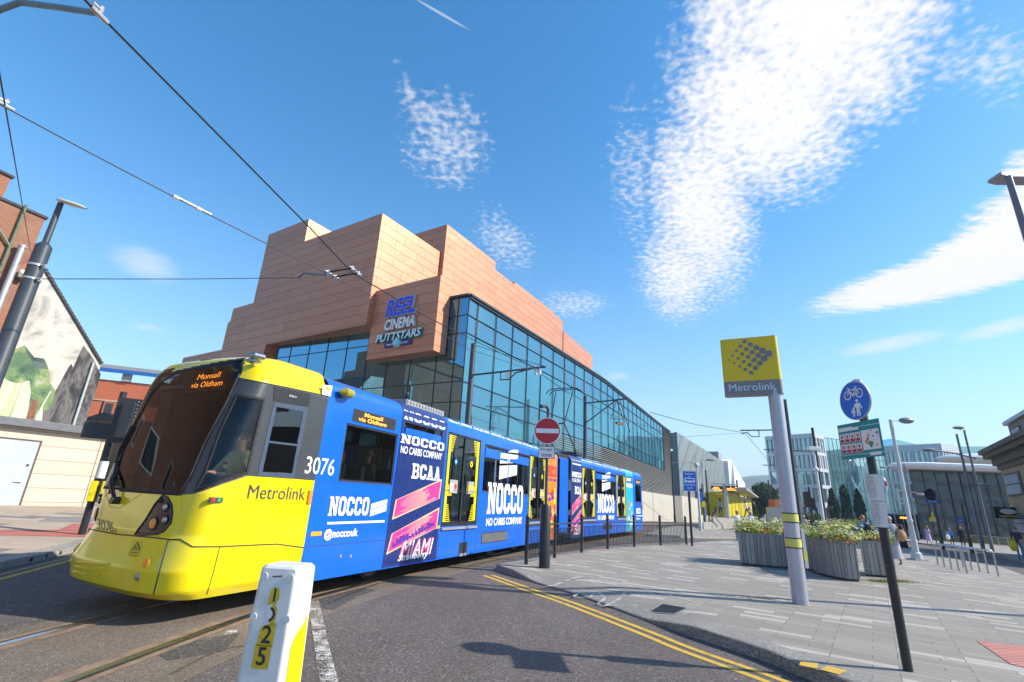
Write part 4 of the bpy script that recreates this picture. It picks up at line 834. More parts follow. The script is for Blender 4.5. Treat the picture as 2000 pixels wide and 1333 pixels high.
def can(xf, u0, u1, o, small=False):
    w = u1-u0; b = MB(xf)
    b.block('NOCCO', (u0+.04, -.008, 2.58), X1, ZUP, w-.12, .2 if small else .52-.34); 
    b.block('NOCCO', (u0+.06, -.012, 3.06), X1, V((0, .12, 1)).normalized(), w-.16, .19); b.build('can_brand_lettering', CREAMW, o)
    b = MB(xf); b.text('NO CARBS COMPANY', (u0+.06, -.008, 2.38), X1, ZUP, w-.2, .15, .012); b.build('can_lettering', CREAMW, o)
    b = MB(xf); b.block('BCAA', (u0+.3*w, -.008, 1.92), X1, ZUP, w*.62, .3); b.build('can_strength_lettering', CREAMW, o)
    # sunset badge in two slanted halves
    for z0, z1, sk in ((1.13, 1.62, 0), (.52, 1.04, 1)):
        k = MB(xf); a, c = u0-.02, u1-.1; rise = .42
        P = [(a+.06*(1-sk), z0-.0), (c+.02, z0+rise), (c+.05, z0+rise+.42), (a+.1, z0+.36)]
        k.poly([V((x, -.008, z)) for x, z in [(x, z) for x, z in P]], 0); cx = sum(p[0] for p in P)/4; cz = sum(p[1] for p in P)/4
        k.poly([V((cx+(x-cx)*.95, -.010, cz+(z-cz)*.9)) for x, z in P], 1)
        for r in range(9):
            t = .08+.1*r; s0 = random.uniform(.05, .35); s1 = random.uniform(.55, .95); L0 = V((P[0][0], P[0][1], 0)).lerp(V((P[3][0], P[3][1], 0)), t); R0_ = V((P[1][0], P[1][1], 0)).lerp(V((P[2][0], P[2][1], 0)), t)
            p, q = L0.lerp(R0_, s0), L0.lerp(R0_, s1); p.x = cx+(p.x-cx)*.9; q.x = cx+(q.x-cx)*.9; zz = (p.y+q.y)/2
            if zz > min(P[0][1], P[1][1])+.1: k.poly([V((p.x, -.012, p.y)), V((q.x, -.012, q.y)), V((q.x, -.012, q.y+.02)), V((p.x+.05, -.012, p.y+.022))], 2)
        if sk:
            for r in range(14):
                x = a+.15+(c-a-.25)*r/14; base = z0+.02+rise*(x-a)/(c-a)+.06; k.poly([V((x, -.0125, base)), V((x+w*.055, -.0125, base)), V((x+w*.055, -.0125, base+random.uniform(.03, .17))), V((x, -.0125, base+random.uniform(.05, .16)))], 3)
        k.build('sunset_badge', [SAND, PINK, SAND, PURP], o)
    b = MB(xf); b.text('MIAMI', (u0+.22*w, -.009, .42), X1, V((.1, 0, 1)), w*.66, .33, .03, .2, mi=0); b.text('MIAMI', (u0+.24*w, -.011, .425), X1, V((.1, 0, 1)), w*.64, .31, -.005, .2, mi=1); b.text('Strawberry', (u0+.2*w, -.012, .34), X1, V((.1, 0, 1)), w*.6, .16, .02, .3, mi=1); b.build('flavour_lettering', [PINK, CREAMW], o)
wc = wrapcol(None, 4.14, 5.93, TNV, 'navy_advert_column', (4.22, 5.78)); can(None, 4.14, 5.93, wc)
wc2 = wrapcol(car2, .08, 1.2, TNV, 'navy_advert_column'); can(car2, .08, 1.2, wc2, True)
woc = wrapcol(None, 13.14, 14.3, WORA, 'orange_advert_column'); b = MB(); b.block('NOCCO', (13.2, -.008, 2.45), X1, ZUP, 1.05, .4, 0); b.build('can_brand_lettering', RED, woc)
b = MB(); b.text('NO CARBS COMPANY', (13.2, -.008, 2.3), X1, ZUP, 1.05, .1, .012); b.text('BCAA', (13.3, -.008, 1.6), X1, ZUP, .8, .3, .05); b.build('can_lettering', PURP, woc)
b = MB()
for k in range(26): x = random.uniform(13.25, 14.1); z = random.uniform(.6, 2.0); b.disc((x, -.009-.0001*k, z), X1, ZUP, random.uniform(.05, .14), 10, k % 3)
b.build('fruit_pattern', [SAND, RED, YEL], woc)
waq = wrapcol(car2, 7.72, 9.1, AQUA, 'aqua_advert_column', (7.8, 9.0)); b = MB(car2); b.block('NOCCO', (7.8, -.008, 2.5), X1, ZUP, 1.15, .2); b.build('can_brand_lettering', CREAMW, waq)
b = MB(car2)
for k in range(16): x = random.uniform(7.9, 8.8); z = random.uniform(.5, 1.7); b.poly([V((x-.12, -.009-.0001*k, z)), V((x+.1, -.009-.0001*k, z+.05)), V((x+.05, -.009-.0001*k, z+.3))], k % 3)
b.build('picture_pattern', [SAND, CREAMW, WORA], waq)
def arrow(b, u, z, s):                                    # the slashed brand device: two leaning bars
    b.poly([V((u, -.009, z)), V((u+s, -.009, z+.18*s)), V((u+s, -.009, z+.62*s)), V((u, -.009, z+.44*s))]); b.poly([V((u, -.009, z+.5*s)), V((u+s, -.009, z+.68*s)), V((u+s, -.009, z+1.05*s)), V((u, -.009, z+.87*s))])
def bigad(xf, u0, u1):
    b = MB(xf); w = u1-u0
    b.block('NOCCO', (u0, -.009, 1.2), X1, ZUP, w, .82); b.build('advert_brand_lettering', CREAMW, tram)
    b = MB(xf); b.text('NO CARBS COMPANY', (u0-.02, -.009, .9), X1, ZUP, w+.02, .2, .025); b.build('advert_lettering', CREAMW, tram)
    b = MB(xf); m_ = u0+w*.27; k = w*.52; b.poly([V((m_, .008, 2.12)), V((m_+k, .008, 2.32)), V((m_+k, .008, 2.62)), V((m_, .008, 2.5))]); b.poly([V((m_, .008, 2.56)), V((m_+k, .008, 2.68)), V((m_+k, -.008, 2.92)), V((m_, -.008, 2.86))]); b.poly([V((m_+k*.35, -.008, 2.93)), V((m_+k, -.008, 2.98)), V((m_+k, -.008, 3.08)), V((m_+k*.7, -.008, 3.05))]); b.build('advert_device', pm('frosted_white', (.6, .62, .64), .5), tram)
bigad(None, 8.34, 10.86); bigad(car2, 3.2, 5.6)
b = MB(); b.block('NOCCO', (2.46, -.009, 1.22), X1, ZUP, .98, .3); b.build('small_brand_lettering', CREAMW, tram)
b = MB(); b.poly([V((3.5, -.009, 1.2)), V((3.96, -.009, 1.29)), V((3.96, -.009, 1.4)), V((3.5, -.009, 1.31))]); b.poly([V((3.5, -.009, 1.325)), V((3.96, -.009, 1.415)), V((3.96, -.009, 1.5)), V((3.5, -.009, 1.41))]); b.poly([V((2.47, -.009, 1.09)), V((3.95, -.009, 1.09)), V((3.95, -.009, 1.125)), V((2.47, -.009, 1.125))]); b.build('small_brand_device', CREAMW, tram)
b = MB(); b.text('@noccouk', (2.44, -.009, .85), X1, ZUP, .8, .17, .03); b.build('handle_lettering', CREAMW, tram)
b = MB(car2); b.block('NOCCO', (9.65, -.009, 1.15), X1, ZUP, .9, .3); b.poly([V((9.65, -.009, 1.02)), V((10.9, -.009, 1.02)), V((10.9, -.009, 1.06)), V((9.65, -.009, 1.06))]); b.text('@noccouk', (9.65, -.009, .82), X1, ZUP, .8, .14, .02); b.build('small_brand_lettering', CREAMW, tram)
for xf, a, c in ((None, 6.1, 12.9), (car2, 1.4, 9.2)):
    b = MB(xf); b.text('180mg CAFFEINE · SUGAR FREE · WITH BCAA · 180mg CAFFEINE · SUGAR FREE · WITH BCAA', (a, .045-.012, 3.27), X1, V((0, .55, .83)), c-a, .12, .02); b.build('roof_lettering', CREAMW, tram)
# destination displays on the sides, grille, hatches, seams
b = MB(); sq(b, 2.7, 3.94, 2.78, 3.0, -.006); dsp = b.build('side_display', RUBBER, tram); b = MB(); b.text('Monsall', (3.0, -.009, 2.9), X1, ZUP, .52, .07, .01); b.text('via Oldham', (2.85, -.009, 2.81), X1, ZUP, .8, .07, .01); b.build('display_lettering', LED, dsp)
b = MB(car2); sq(b, 9.65, 10.75, 2.78, 3.0, -.006); dsp = b.build('side_display', RUBBER, tram); b = MB(car2); b.text('Monsall', (9.9, -.009, 2.82), X1, ZUP, .6, .1, .01); b.build('display_lettering', LED, dsp)
b = MB(); b.box(8.1, 9.75, -.006, .01, .48, .74, 0)
for k in range(34): x = 8.13+k*.048; b.quad((x, -.0075, .5), (x+.02, -.0075, .5), (x+.02, -.0075, .72), (x, -.0075, .72), 1)
b.build('side_grille', [RUBBER, SILVER], tram)
b = MB(car2); b.box(3.9, 5.2, -.006, .01, .48, .74, 0); b.build('side_grille', RUBBER, tram)
b = MB(); b.box(6.94, 7.34, -.005, .012, .32, .57, 0); b.box(6.98, 7.3, -.012, -.004, .27, .33, 1); b.build('coupling_hatch', [RUBBER, SILVER], tram)
for xf, us, L0, L1 in ((None, [4.08, 5.98, 7.8, 11.36, 13.12], 2.08, 14.3), (car2, [1.22, 2.92, 6.0, 7.7, 9.3], .1, 10.9)):
    b = MB(xf); b.box(L0, L1, -.003, .004, .775, .783)
    for u in us: b.box(u, u+.008, -.003, .004, .29, .77)
    b.box(L0, L1, -.0035, .004, 1.735, 1.742) ; b.build('panel_seam', SEAM, tram)
for u, z in ((2.16, .93), (5.75, .92), (10.6, .9)): b = MB(); b.box(u, u+.22, -.006, .004, z, z+.06); b.build('reflector', AMB, tram)
b = MB()
for u in (2.9, 3.15, 4.6, 5.55, 8.6): b.disc((u, -.004, .5+.1*random.random()), X1, ZUP, .025, 10)
b.build('skirt_fasteners', SILVER, tram)
# interior: floor, ceiling, partition, seats and grab poles
for xf, a, c in ((None, .5, 14.3), (car2, .05, 10.9)):
    b = MB(xf); b.box(a, c, .1, 2.55, .85, .93); b.build('floor', TIN, tram); b = MB(xf); b.box(max(a, .9), c, .15, 2.5, 3.05, 3.1); b.build('ceiling', pm('ceiling_panel', (.3, .3, .3), .6), tram)
    for u in ([2.9, 3.7, 4.6, 5.4, 8.3, 9.1, 9.9, 10.8] if xf is None else [.6, 3.3, 4.2, 5.1, 8.2, 9.8]):
        b = MB(xf)
        for v in (.15, 1.75): b.box(u, u+.45, v, v+.75, 1.3, 1.42); b.box(u+.4, u+.5, v, v+.75, 1.4, 2.05)
        b.build('seat', SEATM, tram)
    for u in ([6.3, 7.45, 9.6, 11.7, 12.8] if xf is None else [1.6, 2.5, 6.4, 7.3]):
        b = MB(xf); b.tube([(u, .55, .93), (u, .55, 3.05)], .018, 8); b.tube([(u, 2.1, .93), (u, 2.1, 3.05)], .018, 8); b.build('grab_pole', YDOT, tram)
b = MB(); b.box(.95, 1.94, 2.2, 2.5, .95, 3.02); b.build('cab_sky_blocker', TIN, tram)  # added block, keeps bright sky from showing through the cab's far window
b = MB(); b.box(1.95, 2.03, .08, 2.57, .93, 3.1); b.build('cab_partition', TIN, tram)
b = MB(); b.extr([(.72, .3, .95), (.66, .3, 1.42), (.85, .3, 1.5), (1.08, .3, 1.4), (1.08, .3, .95)], (0, 1.85, 0)); b.build('driving_desk', pm('desk_grey', (.16, .18, .2), .5), tram)
b = MB(); b.box(1.2, 1.65, .95, 1.5, 1.25, 1.36); b.box(1.58, 1.7, .95, 1.5, 1.3, 2.1); b.build('driver_seat', SEATM, tram)
# articulation, underframe, bogies, roof gear, pantograph
AJ = car2(V((0, 0, 0)))
b = MB(); n_ = 9
for k in range(n_):
    t0, t1 = k/n_, (k+1)/n_; d = .05 if k % 2 else .0
    P = []
    for t, dd in ((t0, d), (t1, .05-d)):
        a = V((14.35, 0, 0)).lerp(AJ, t); c = V((14.35, 2.65, 0)).lerp(car2(V((0, 2.65, 0))), t); e = (c-a).normalized(); P.append((a+e*(.06+dd), c-e*(.06+dd)))
    (a, c), (a2, c2) = P
    b.quad(a+ZUP*.4, a2+ZUP*.4, a2+ZUP*3.4, a+ZUP*3.4, 0); b.quad(c+ZUP*.4, c2+ZUP*.4, c2+ZUP*3.4, c+ZUP*3.4, 0); b.quad(a+ZUP*3.4, a2+ZUP*3.4, c2+ZUP*3.4, c+ZUP*3.4, 0)
b.build('bellows', RUBBER, tram)
b = MB(); a0 = V((14.35, 0, 0)).lerp(AJ, .18); a1 = V((14.35, 0, 0)).lerp(AJ, .78); nn = V((0, .03, 0)); b.extr([a0+ZUP*.5, a1+ZUP*.5, a1+ZUP*3.2, a0+ZUP*3.2], nn); b.extr([a0+ZUP*3.2+V((0, .03, 0)), a1+ZUP*3.2+V((0, .03, 0)), a1+ZUP*3.45+V((0, .3, 0)), a0+ZUP*3.45+V((0, .3, 0))], (0, 0, -.03)); b.build('articulation_panel', TB, tram)
for xf, a, c in ((None, 1.2, 14.0), (car2, .3, 10.6)):
    b = MB(xf); b.box(a, c, .35, 2.3, .42, .84)
    b.build('underframe', CHAS, tram)
    b = MB(xf)
    for k in range(8): u = a+2.6+(c-a-5)*k/8; b.box(u, u+.6, .18, .5, .22+.05*(k % 3), .5)
    b.build('underfloor_equipment', CHAS, tram)
def bogie(u, xf):
    b = MB(xf); b.box(u-1.4, u+1.4, .3, .42, .3, .5); b.box(u-1.4, u+1.4, 2.23, 2.35, .3, .5); bo = b.build('bogie', CHAS, tram)
    for du in (-.9, .9):
        b = MB(xf)
        for v in (.58, 2.0): b.tube([(u+du, v, .33), (u+du, v+.07, .33)], .33, 24, 0); b.tube([(u+du, v-.03, .33), (u+du, v, .33)], [.2, .26], 18, 1); b.tube([(u+du, v-.05, .33), (u+du, v-.02, .33)], .09, 12, 0)
        b.build('wheelset', [CHAS, RUST], bo)
bogie(3.55, None); bogie(10.8, None); bogie(3.0, car2); bogie(8.6, car2)
for xf, L_ in ((None, ((4.7, 6.3, .1), (8.4, 10.6, .8), (11.4, 13, .8))), (car2, ((3.4, 5.4, .8), (6.2, 8.6, .8)))):
    for a, c, i in L_:
        b = MB(xf); b.box(a, c, .3+i*.5, 2.2, 3.46, 3.585)
        for k in range(int((c-a)/.12)): b.box(a+.03+k*.12, a+.07+k*.12, .28+i*.5, .3+i*.5, 3.5, 3.575)
        b.build('roof_equipment', GREY, tram, bevel=.02)
pn = MB(car2); u = 1.9; hz = 6.72
for v in (.75, 1.9): pn.tube([(u+.6, v, 3.75), (u-.35+.0, v*.6+.53, 4.95), (u+.45, 1.325+(v-1.325)*.75, hz-.12)], .028, 6); 
pn.tube([(u+.6, .75, 3.75), (u+.6, 1.9, 3.75)], .05, 8); pn.tube([(u-.35, .98, 4.95), (u-.35, 1.67, 4.95)], .03, 6); pn.box(u+.2, u+1.1, .6, 2.05, 3.62, 3.74)
po = pn.build('pantograph', BLACK, tram)
ph = MB(car2)
for du in (-.18, .18): ph.tube([(u+.45+du, .45, hz-.22), (u+.45+du, .58, hz-.06), (u+.45+du, .8, hz), (u+.45+du, 1.85, hz), (u+.45+du, 2.07, hz-.06), (u+.45+du, 2.2, hz-.22)], .022, 8)
for v in (.9, 1.75): ph.tube([(u+.27, v, hz-.03), (u+.63, v, hz-.03)], .018, 6)
ph.build('pantograph_head', BLACK, po)
# rear end cap of the second car
b = MB(car2); b.smooth = False
RP_ = [(0, .28), (0, 3.1)]+ROOFP[1:]+[(2.65-v, z) for v, z in ROOFP[::-1][1:]]+[(2.65, .28)]
Q = [V((11.0, v, z)) for v, z in RP_]; T_ = [V((12.9 if z < 1.5 else 12.4, 1.325+(v-1.325)*.62, z if z < 3 else 3+(z-3)*.6)) for v, z in RP_]; n_ = len(Q); b.add(Q+T_, [[i, i+1, n_+i+1, n_+i] for i in range(n_-1)]+[list(range(n_, 2*n_))]); b.build('rear_cab', TB, tram)
b = MB(car2); b.obox((10.98, -.015, 1.5), (.035, 0, 0), (0, .02, 0), (0, 0, .12)); b.build('side_indicator', ORANGE, tram)
# ---------------------------------------------------------------- left side of the street
HDL = RA(23); LD = V((sin(HDL), cos(HDL), 0)); LN = V((LD.y, -LD.x, 0))          # along the row, towards the street
L0 = G(0, 988, .42); L0.z = 0
def onL(x, y, off=0.0): return onv(x, y, L0-LN*off, L0-LN*off+LD)
def LPt(t, off=0, z=0): p = L0+LD*t-LN*off; return V((p.x, p.y, z))
def tl(p): return (p-L0).dot(LD)
BRICK = bricks('red_brick', (.26, .095, .05), (.36, .14, .07), (.3, .27, .23), .225, .075, .009, .9, var=.45, stain=.5); SLATE = bricks('slate_roof', (.075, .075, .085), (.11, .11, .12), (.03, .03, .03), .35, .22, .012, .7)
CLAD = bricks('cream_cladding', (.6, .5, .4), (.63, .53, .43), (.3, .22, .16), 30, .56, .012, .75, off=0, bump=.8, var=.15, stain=.12); FASC = pm('lead_fascia', (.13, .14, .16), .5, var=.15, dirt=.2); GDOOR = pm('grey_door_paint', (.42, .47, .55), .45, var=.06, dirt=.1)
tc_ = tl(onL(170, 989)); zt = onL(0, 826).z; z2 = onL(170, 853).z; zt = (zt+z2)/2
cb = thing('substation', 'low cream panelled building with a grey double door beside the left pavement', 'building', LPt(0), 0, world=True)
b = MB(); b.prism([LPt(-16), LPt(tc_), LPt(tc_, 6.2), LPt(-16, 6.2)], -.3, zt); cbw = b.build('wall', CLAD, cb)
b = MB(); b.prism([LPt(-16.3, -.35), LPt(tc_+.35, -.35), LPt(tc_+.35, 6.5), LPt(-16.3, 6.5)], zt+.004, zt+.32); b.build('roof_fascia', FASC, cb, bevel=.02)
dx = tl(onL(78, 864)); dzt = onL(78, 864).z
b = MB(); b.obox(LPt(dx-1.6, -.02, (dzt+.35)/2+.05), LD*1.6, LN*.03, ZUP*((dzt-.3)/2-.05)); do = b.build('door', GDOOR, cb)
b = MB(); b.obox(LPt(dx+.02, -.025, dzt/2), LD*.03, LN*.04, ZUP*dzt/2); b.obox(LPt(dx-1.6, -.025, dzt+.03), LD*1.65, LN*.04, ZUP*.03); b.build('door_frame', pm('brown_frame', (.1, .07, .06), .6), cb)
h_ = onL(34, 941, -.1); b = MB(); b.tube([h_-LD*.1, h_+LD*.05, h_+LD*.13-ZUP*.02], .022, 8); b.build('door_handle', STEEL, do); k_ = onL(54, 909, -.06); b = MB(); b.obox(k_, LD*.03, LN*.02, ZUP*.04); b.build('door_lock', BLACK, do)
b = MB(); ux = tl(onL(178, 930)); b.obox(LPt(ux, -.012, zt/2), LD*.008, LN*.014, ZUP*zt/2); b.build('panel_joint', pm('joint_dark', (.25, .18, .13), .8), cb)
# gabled building with a painted landscape on its side
MO = 5.0; mr = tl(onL(197, 712, MO)); ml_ = tl(onL(84, 524, MO)); zr = onL(197, 712, MO).z; zl = onL(84, 524, MO).z
def mural_mat(name, cols, scale, stretch=(1, 1, 1), dist=1.2):
    m, nt, out = mkmat(name); n = N(nt); uv = n('ShaderNodeMapping', {0: n('ShaderNodeTexCoord').outputs['UV'], 'Scale': stretch}).outputs[0]
    ns = n('ShaderNodeTexNoise', {'Vector': uv, 'Scale': scale, 'Detail': 7.0, 'Roughness': .62, 'Distortion': dist}); r = n('ShaderNodeValToRGB', {0: ns.outputs[0]}); e = r.color_ramp.elements
    while len(e) < len(cols): e.new(.5)
    for i, c in enumerate(cols): e[i].position = .3+.4*i/(len(cols)-1); e[i].color = c3(c)
    p = n('ShaderNodeBsdfPrincipled', {'Base Color': r.outputs[0], 'Roughness': .85}); n.link(p.outputs[0], out.inputs[0]); return m
MSKY = mural_mat('mural_sky', [(.2, .22, .23), (.46, .44, .4), (.58, .55, .49), (.3, .32, .34)], .6); MGRN = mural_mat('mural_hills', [(.025, .06, .05), (.1, .19, .1), (.22, .3, .12), (.4, .42, .34)], 1.0)
MROCK = mural_mat('mural_rocks', [(.012, .014, .018), (.05, .05, .055), (.16, .15, .15), (.02, .025, .035)], .6, (2.2, .7, 1), 2); MSTR = mural_mat('mural_fields', [(.2, .33, .06), (.62, .62, .5), (.3, .42, .12)], 1.0, (2.2, .25, 1)); MDARK = mural_mat('mural_ridge', [(.02, .04, .04), (.1, .16, .14), (.05, .08, .08)], 1.2)
mu = thing('mural_building', 'gable end painted with a stormy landscape of green hills and dark rocks', 'building', LPt(ml_, MO), 0, world=True)
b = MB(); b.add([LPt(ml_-4, MO, -1), LPt(mr, MO, -1), LPt(mr, MO, zr), LPt(ml_, MO, zl), LPt(ml_-4, MO, zl+.3), LPt(ml_-4, MO+14, -1), LPt(mr, MO+14, -1), LPt(mr, MO+14, zr), LPt(ml_, MO+14, zl), LPt(ml_-4, MO+14, zl+.3)], [[0, 1, 2, 3, 4], [1, 6, 7, 2], [2, 7, 8, 3], [9, 8, 7, 6, 5]]); mw = b.build('wall', MSKY, mu)
b = MB(); ed = (LPt(mr, MO, zr)-LPt(ml_, MO, zl)).normalized(); n_ = 26
for k in range(n_):
    a, c = LPt(ml_, MO, zl).lerp(LPt(mr, MO, zr), k/n_), LPt(ml_, MO, zl).lerp(LPt(mr, MO, zr), (k+.93)/n_); up = LN.cross(ed); up = up if up.z > 0 else -up; b.extr([a+LN*.1-up*.02, c+LN*.1-up*.02, c+LN*.1+up*.12, a+LN*.1+up*.09], -LN*7)
b.build('roof', pm('dark_roof_tiles', (.05, .04, .04), .8, var=.3), mu)
Z2 = lambda x, y: onL(x/3.92, 660+y/3.92, MO-.012)
def mural(pts, mat, lift, name):
    b = MB(); b.poly([Z2(x, y)+LN*lift for x, y in pts]); b.build(name, mat, mw)
mural([(-120, 330), (-60, 210), (10, 200), (70, 90), (130, 82), (190, 60), (230, 110), (262, 150), (300, 165), (340, 160), (365, 215), (380, 270), (385, 350), (440, 420), (470, 660), (190, 640), (-120, 590)], MGRN, 0, 'painted_hills')
mural([(190, 62), (262, 150), (330, 158), (372, 240), (340, 240), (262, 232), (235, 160), (200, 110)], MDARK, .004, 'painted_ridge'); mural([(60, 250), (150, 225), (205, 228), (245, 280), (235, 330), (170, 310), (110, 345), (65, 290)], MGRN, .006, 'painted_hill')
mural([(-120, 590), (-120, 330), (0, 280), (60, 330), (130, 350), (225, 330), (235, 420), (200, 635), (60, 615)], MSTR, .004, 'painted_fields')
mural([(430, 400), (470, 330), (520, 235), (545, 200), (560, 230), (610, 120), (640, 60), (715, 160), (772, 282), (640, 700), (300, 655), (330, 590), (395, 520)], MROCK, .005, 'painted_rocks')
mural([(385, 410), (395, 405), (330, 520), (320, 640), (262, 648), (280, 590), (330, 500)], pm('mural_white', (.6, .6, .56), .9, var=.3), .009, 'painted_waterfall'); mural([(245, 480), (262, 472), (288, 490), (282, 540), (252, 640), (192, 636), (215, 580)], pm('mural_brown', (.22, .1, .06), .9, var=.4), .011, 'painted_stump')
a, c = onL(183, 708, MO-.1), onL(136, 836, MO-.1); b = MB(); b.tube([a, V((a.x, a.y, c.z-1.2))], .06, 10); b.build('downpipe', pm('pale_pipe', (.42, .5, .5), .5), mu)
# brick building beside it, running back past the camera
bo_ = 2.2; br = tl(onL(88, 428, bo_)); bz = onL(88, 428, bo_).z; bz2 = onL(22, 348, bo_+2.5).z; b2 = tl(onL(22, 348, bo_+2.5))
bb = thing('brick_building', 'soot stained red brick building with parapets at the left edge of the view', 'building', LPt(br, bo_), 0, world=True)
b = MB(); b.prism([LPt(-34, bo_), LPt(br, bo_), LPt(br, bo_+9), LPt(-34, bo_+9)], -.5, bz); b.prism([LPt(-34, bo_+2.5), LPt(b2, bo_+2.5), LPt(b2, bo_+8.5), LPt(-34, bo_+8.5)], bz, bz2); b.prism([LPt(-40, bo_+.6), LPt(-13, bo_+.6), LPt(-13, bo_+2.4), LPt(-40, bo_+2.4)], bz+.2, bz+9); bw_ = b.build('wall', BRICK, bb)  # last block is unseen, added so the windscreen mirrors brick instead of sky
b = MB(); b.prism([LPt(-34, bo_-.08), LPt(br+.08, bo_-.08), LPt(br+.08, bo_+.4), LPt(-34, bo_+.4)], bz+.003, bz+.12); b.prism([LPt(-34, bo_+2.4), LPt(b2+.08, bo_+2.4), LPt(b2+.08, bo_+2.9), LPt(-34, bo_+2.9)], bz2+.003, bz2+.12); b.build('parapet_coping', pm('weathered_coping', (.06, .055, .055), .85, var=.3), bb)
gp = pm('green_pipe', (.13, .17, .11), .5, var=.2); a = onL(52, 401, bo_-.12); b = MB(); b.tube([a, LPt(tl(a), bo_-.12, 2)], .055, 10); b.tube([a-ZUP*2.1, a-ZUP*2.1-LD*1.4+ZUP*1.5], .05, 8); b.build('drainpipe', gp, bb)
a = onL(43, 484, bo_-.28); b = MB(); b.tube([a, LPt(tl(a), bo_-.28, 3)], .12, 14); b.tube([a, a+ZUP*.1], .15, 14); b.build('flue', SILVER, bb)
a = onL(42, 536, bo_-.2); b = MB(); b.ball(a+ZUP*.1, .12, 10, 0); b.build('wall_lamp', CREAMW, bb); b = MB(); b.obox(a-ZUP*.1, LD*.16, LN*.2, ZUP*.1); b.build('lamp_bracket', gp, bb)
# windows of the long street front, out of frame but mirrored in the tram's windscreen
for k in range(8):
    for z in (1.4, 5.2):
        t = br-9-3.2*k
        if t < tl(onL(-60, 900)): w = MB(); w.obox(LPt(t, bo_-.02, z+1), LD*.55, LN*.04, ZUP*.9, 0); w.obox(LPt(t, bo_-.05, z+1), LD*.45, LN*.04, ZUP*.8, 1); w.build('window', [WHITE, pm('dark_pane', (.03, .035, .04), .08)], bb)
# orange brick block behind the mural building
tgt = D(190, 740, 78); RB0 = tgt.copy(); zq = tgt.z
def yfor(x, y, z):
    d = ray(x, y); return d.y*(z-EYE)/d.z
RB1 = D(340, 756, yfor(340, 756, zq)); rdir = V((RB1.x-RB0.x, RB1.y-RB0.y, 0)).normalized(); rn_ = V((-rdir.y, rdir.x, 0))
OBR = bricks('orange_brick', (.56, .13, .05), (.6, .155, .065), (.45, .2, .12), .225, .075, .008, .9, var=.2)
rbk = thing('orange_brick_block', 'orange brick block with a blue eaves band behind the mural building', 'building', (RB0.x, RB0.y, 0), 0, world=True)
A_ = V((RB0.x, RB0.y, 0))-rdir*8; B_ = V((RB1.x, RB1.y, 0))+rdir*6
K_ = 1.77; b = MB(); b.wall(A_, B_, -1, zq, .4); b.build('wall', OBR, rbk)
ez = zq+.75*K_
def RP3(t, o, z): p = A_+rdir*t-rn_*o; return V((p.x, p.y, z))
Lr = (B_-A_).length
b = MB(); b.extr([RP3(0, .9, ez), RP3(0, .9, ez+.35), RP3(0, -5, ez+2.1), RP3(0, -5, ez+1.8)], rdir*Lr); b.build('roof', bricks('grey_tiles', (.2, .2, .19), (.27, .26, .24), (.1, .1, .1), .3, .25, .015, .8), rbk)
b = MB(); b.obox(RP3(Lr/2, .98, ez+.1), rdir*Lr/2, rn_*.04, ZUP*.32); b.build('blue_eaves', pm('blue_fascia', (.02, .12, .42), .4), rbk)
b = MB(); b.obox(RP3(Lr/2, .03, zq-1.9*K_), rdir*Lr/2, rn_*.04, ZUP*.13); b.build('string_course', pm('buff_stone', (.55, .4, .27), .8), rbk)
t0 = (V((RB0.x, RB0.y, 0))-A_).length
for k in range(8): t = t0+(.6+2.1*k+(.0 if k % 2 else .9))*K_; b = MB(); b.obox(RP3(t, .02, zq-2.75*K_), rdir*.5, rn_*.03, ZUP*1.1); b.build('window', pm('dark_pane', (.03, .035, .04), .08), rbk)
for k in range(6): t = t0+(-2.2+4.4*k)*K_; b = MB(); b.obox(RP3(t, .1, zq+.36*K_), rdir*.6, rn_*.3, ZUP*.36*K_); b.build('eaves_post', CONC, rbk)
# little stone house in the gap
p = D(196, 842, 34); hs = thing('stone_house', 'small stone house with a slate gable seen in the gap beside the mural', 'house', (p.x, p.y, 1), 0, world=True); q = D(160, 842, 34); e = D(230, 842, 34); zt_ = D(196, 822, 34).z; zp = D(196, 806, 34).z
b = MB(); b.prism([V((q.x, q.y, 0)), V((e.x, e.y, 0)), V((e.x, e.y+6, 0)), V((q.x, q.y+6, 0))], 0, zt_); b.build('wall', bricks('gold_stone', (.42, .3, .17), (.5, .36, .2), (.25, .2, .14), .5, .22, .02, .9), hs)
b = MB(); b.extr([V((q.x-.2, q.y-.2, zt_)), V((e.x+.2, e.y-.2, zt_)), V((p.x, p.y-.2, zp))], V((0, 6.4, 0))); b.build('roof', SLATE, hs)
a, c = D(202, 784, 30), D(190, 784, 30); b = MB(); b.tube([(a.x, a.y, .5), (a.x, a.y, a.z), (a.x-.9, a.y, a.z+.05)], .05, 8); tag(b.build('street_lamp', DGREY), 'thin dark street lamp in front of the orange brick block', 'street lamp')
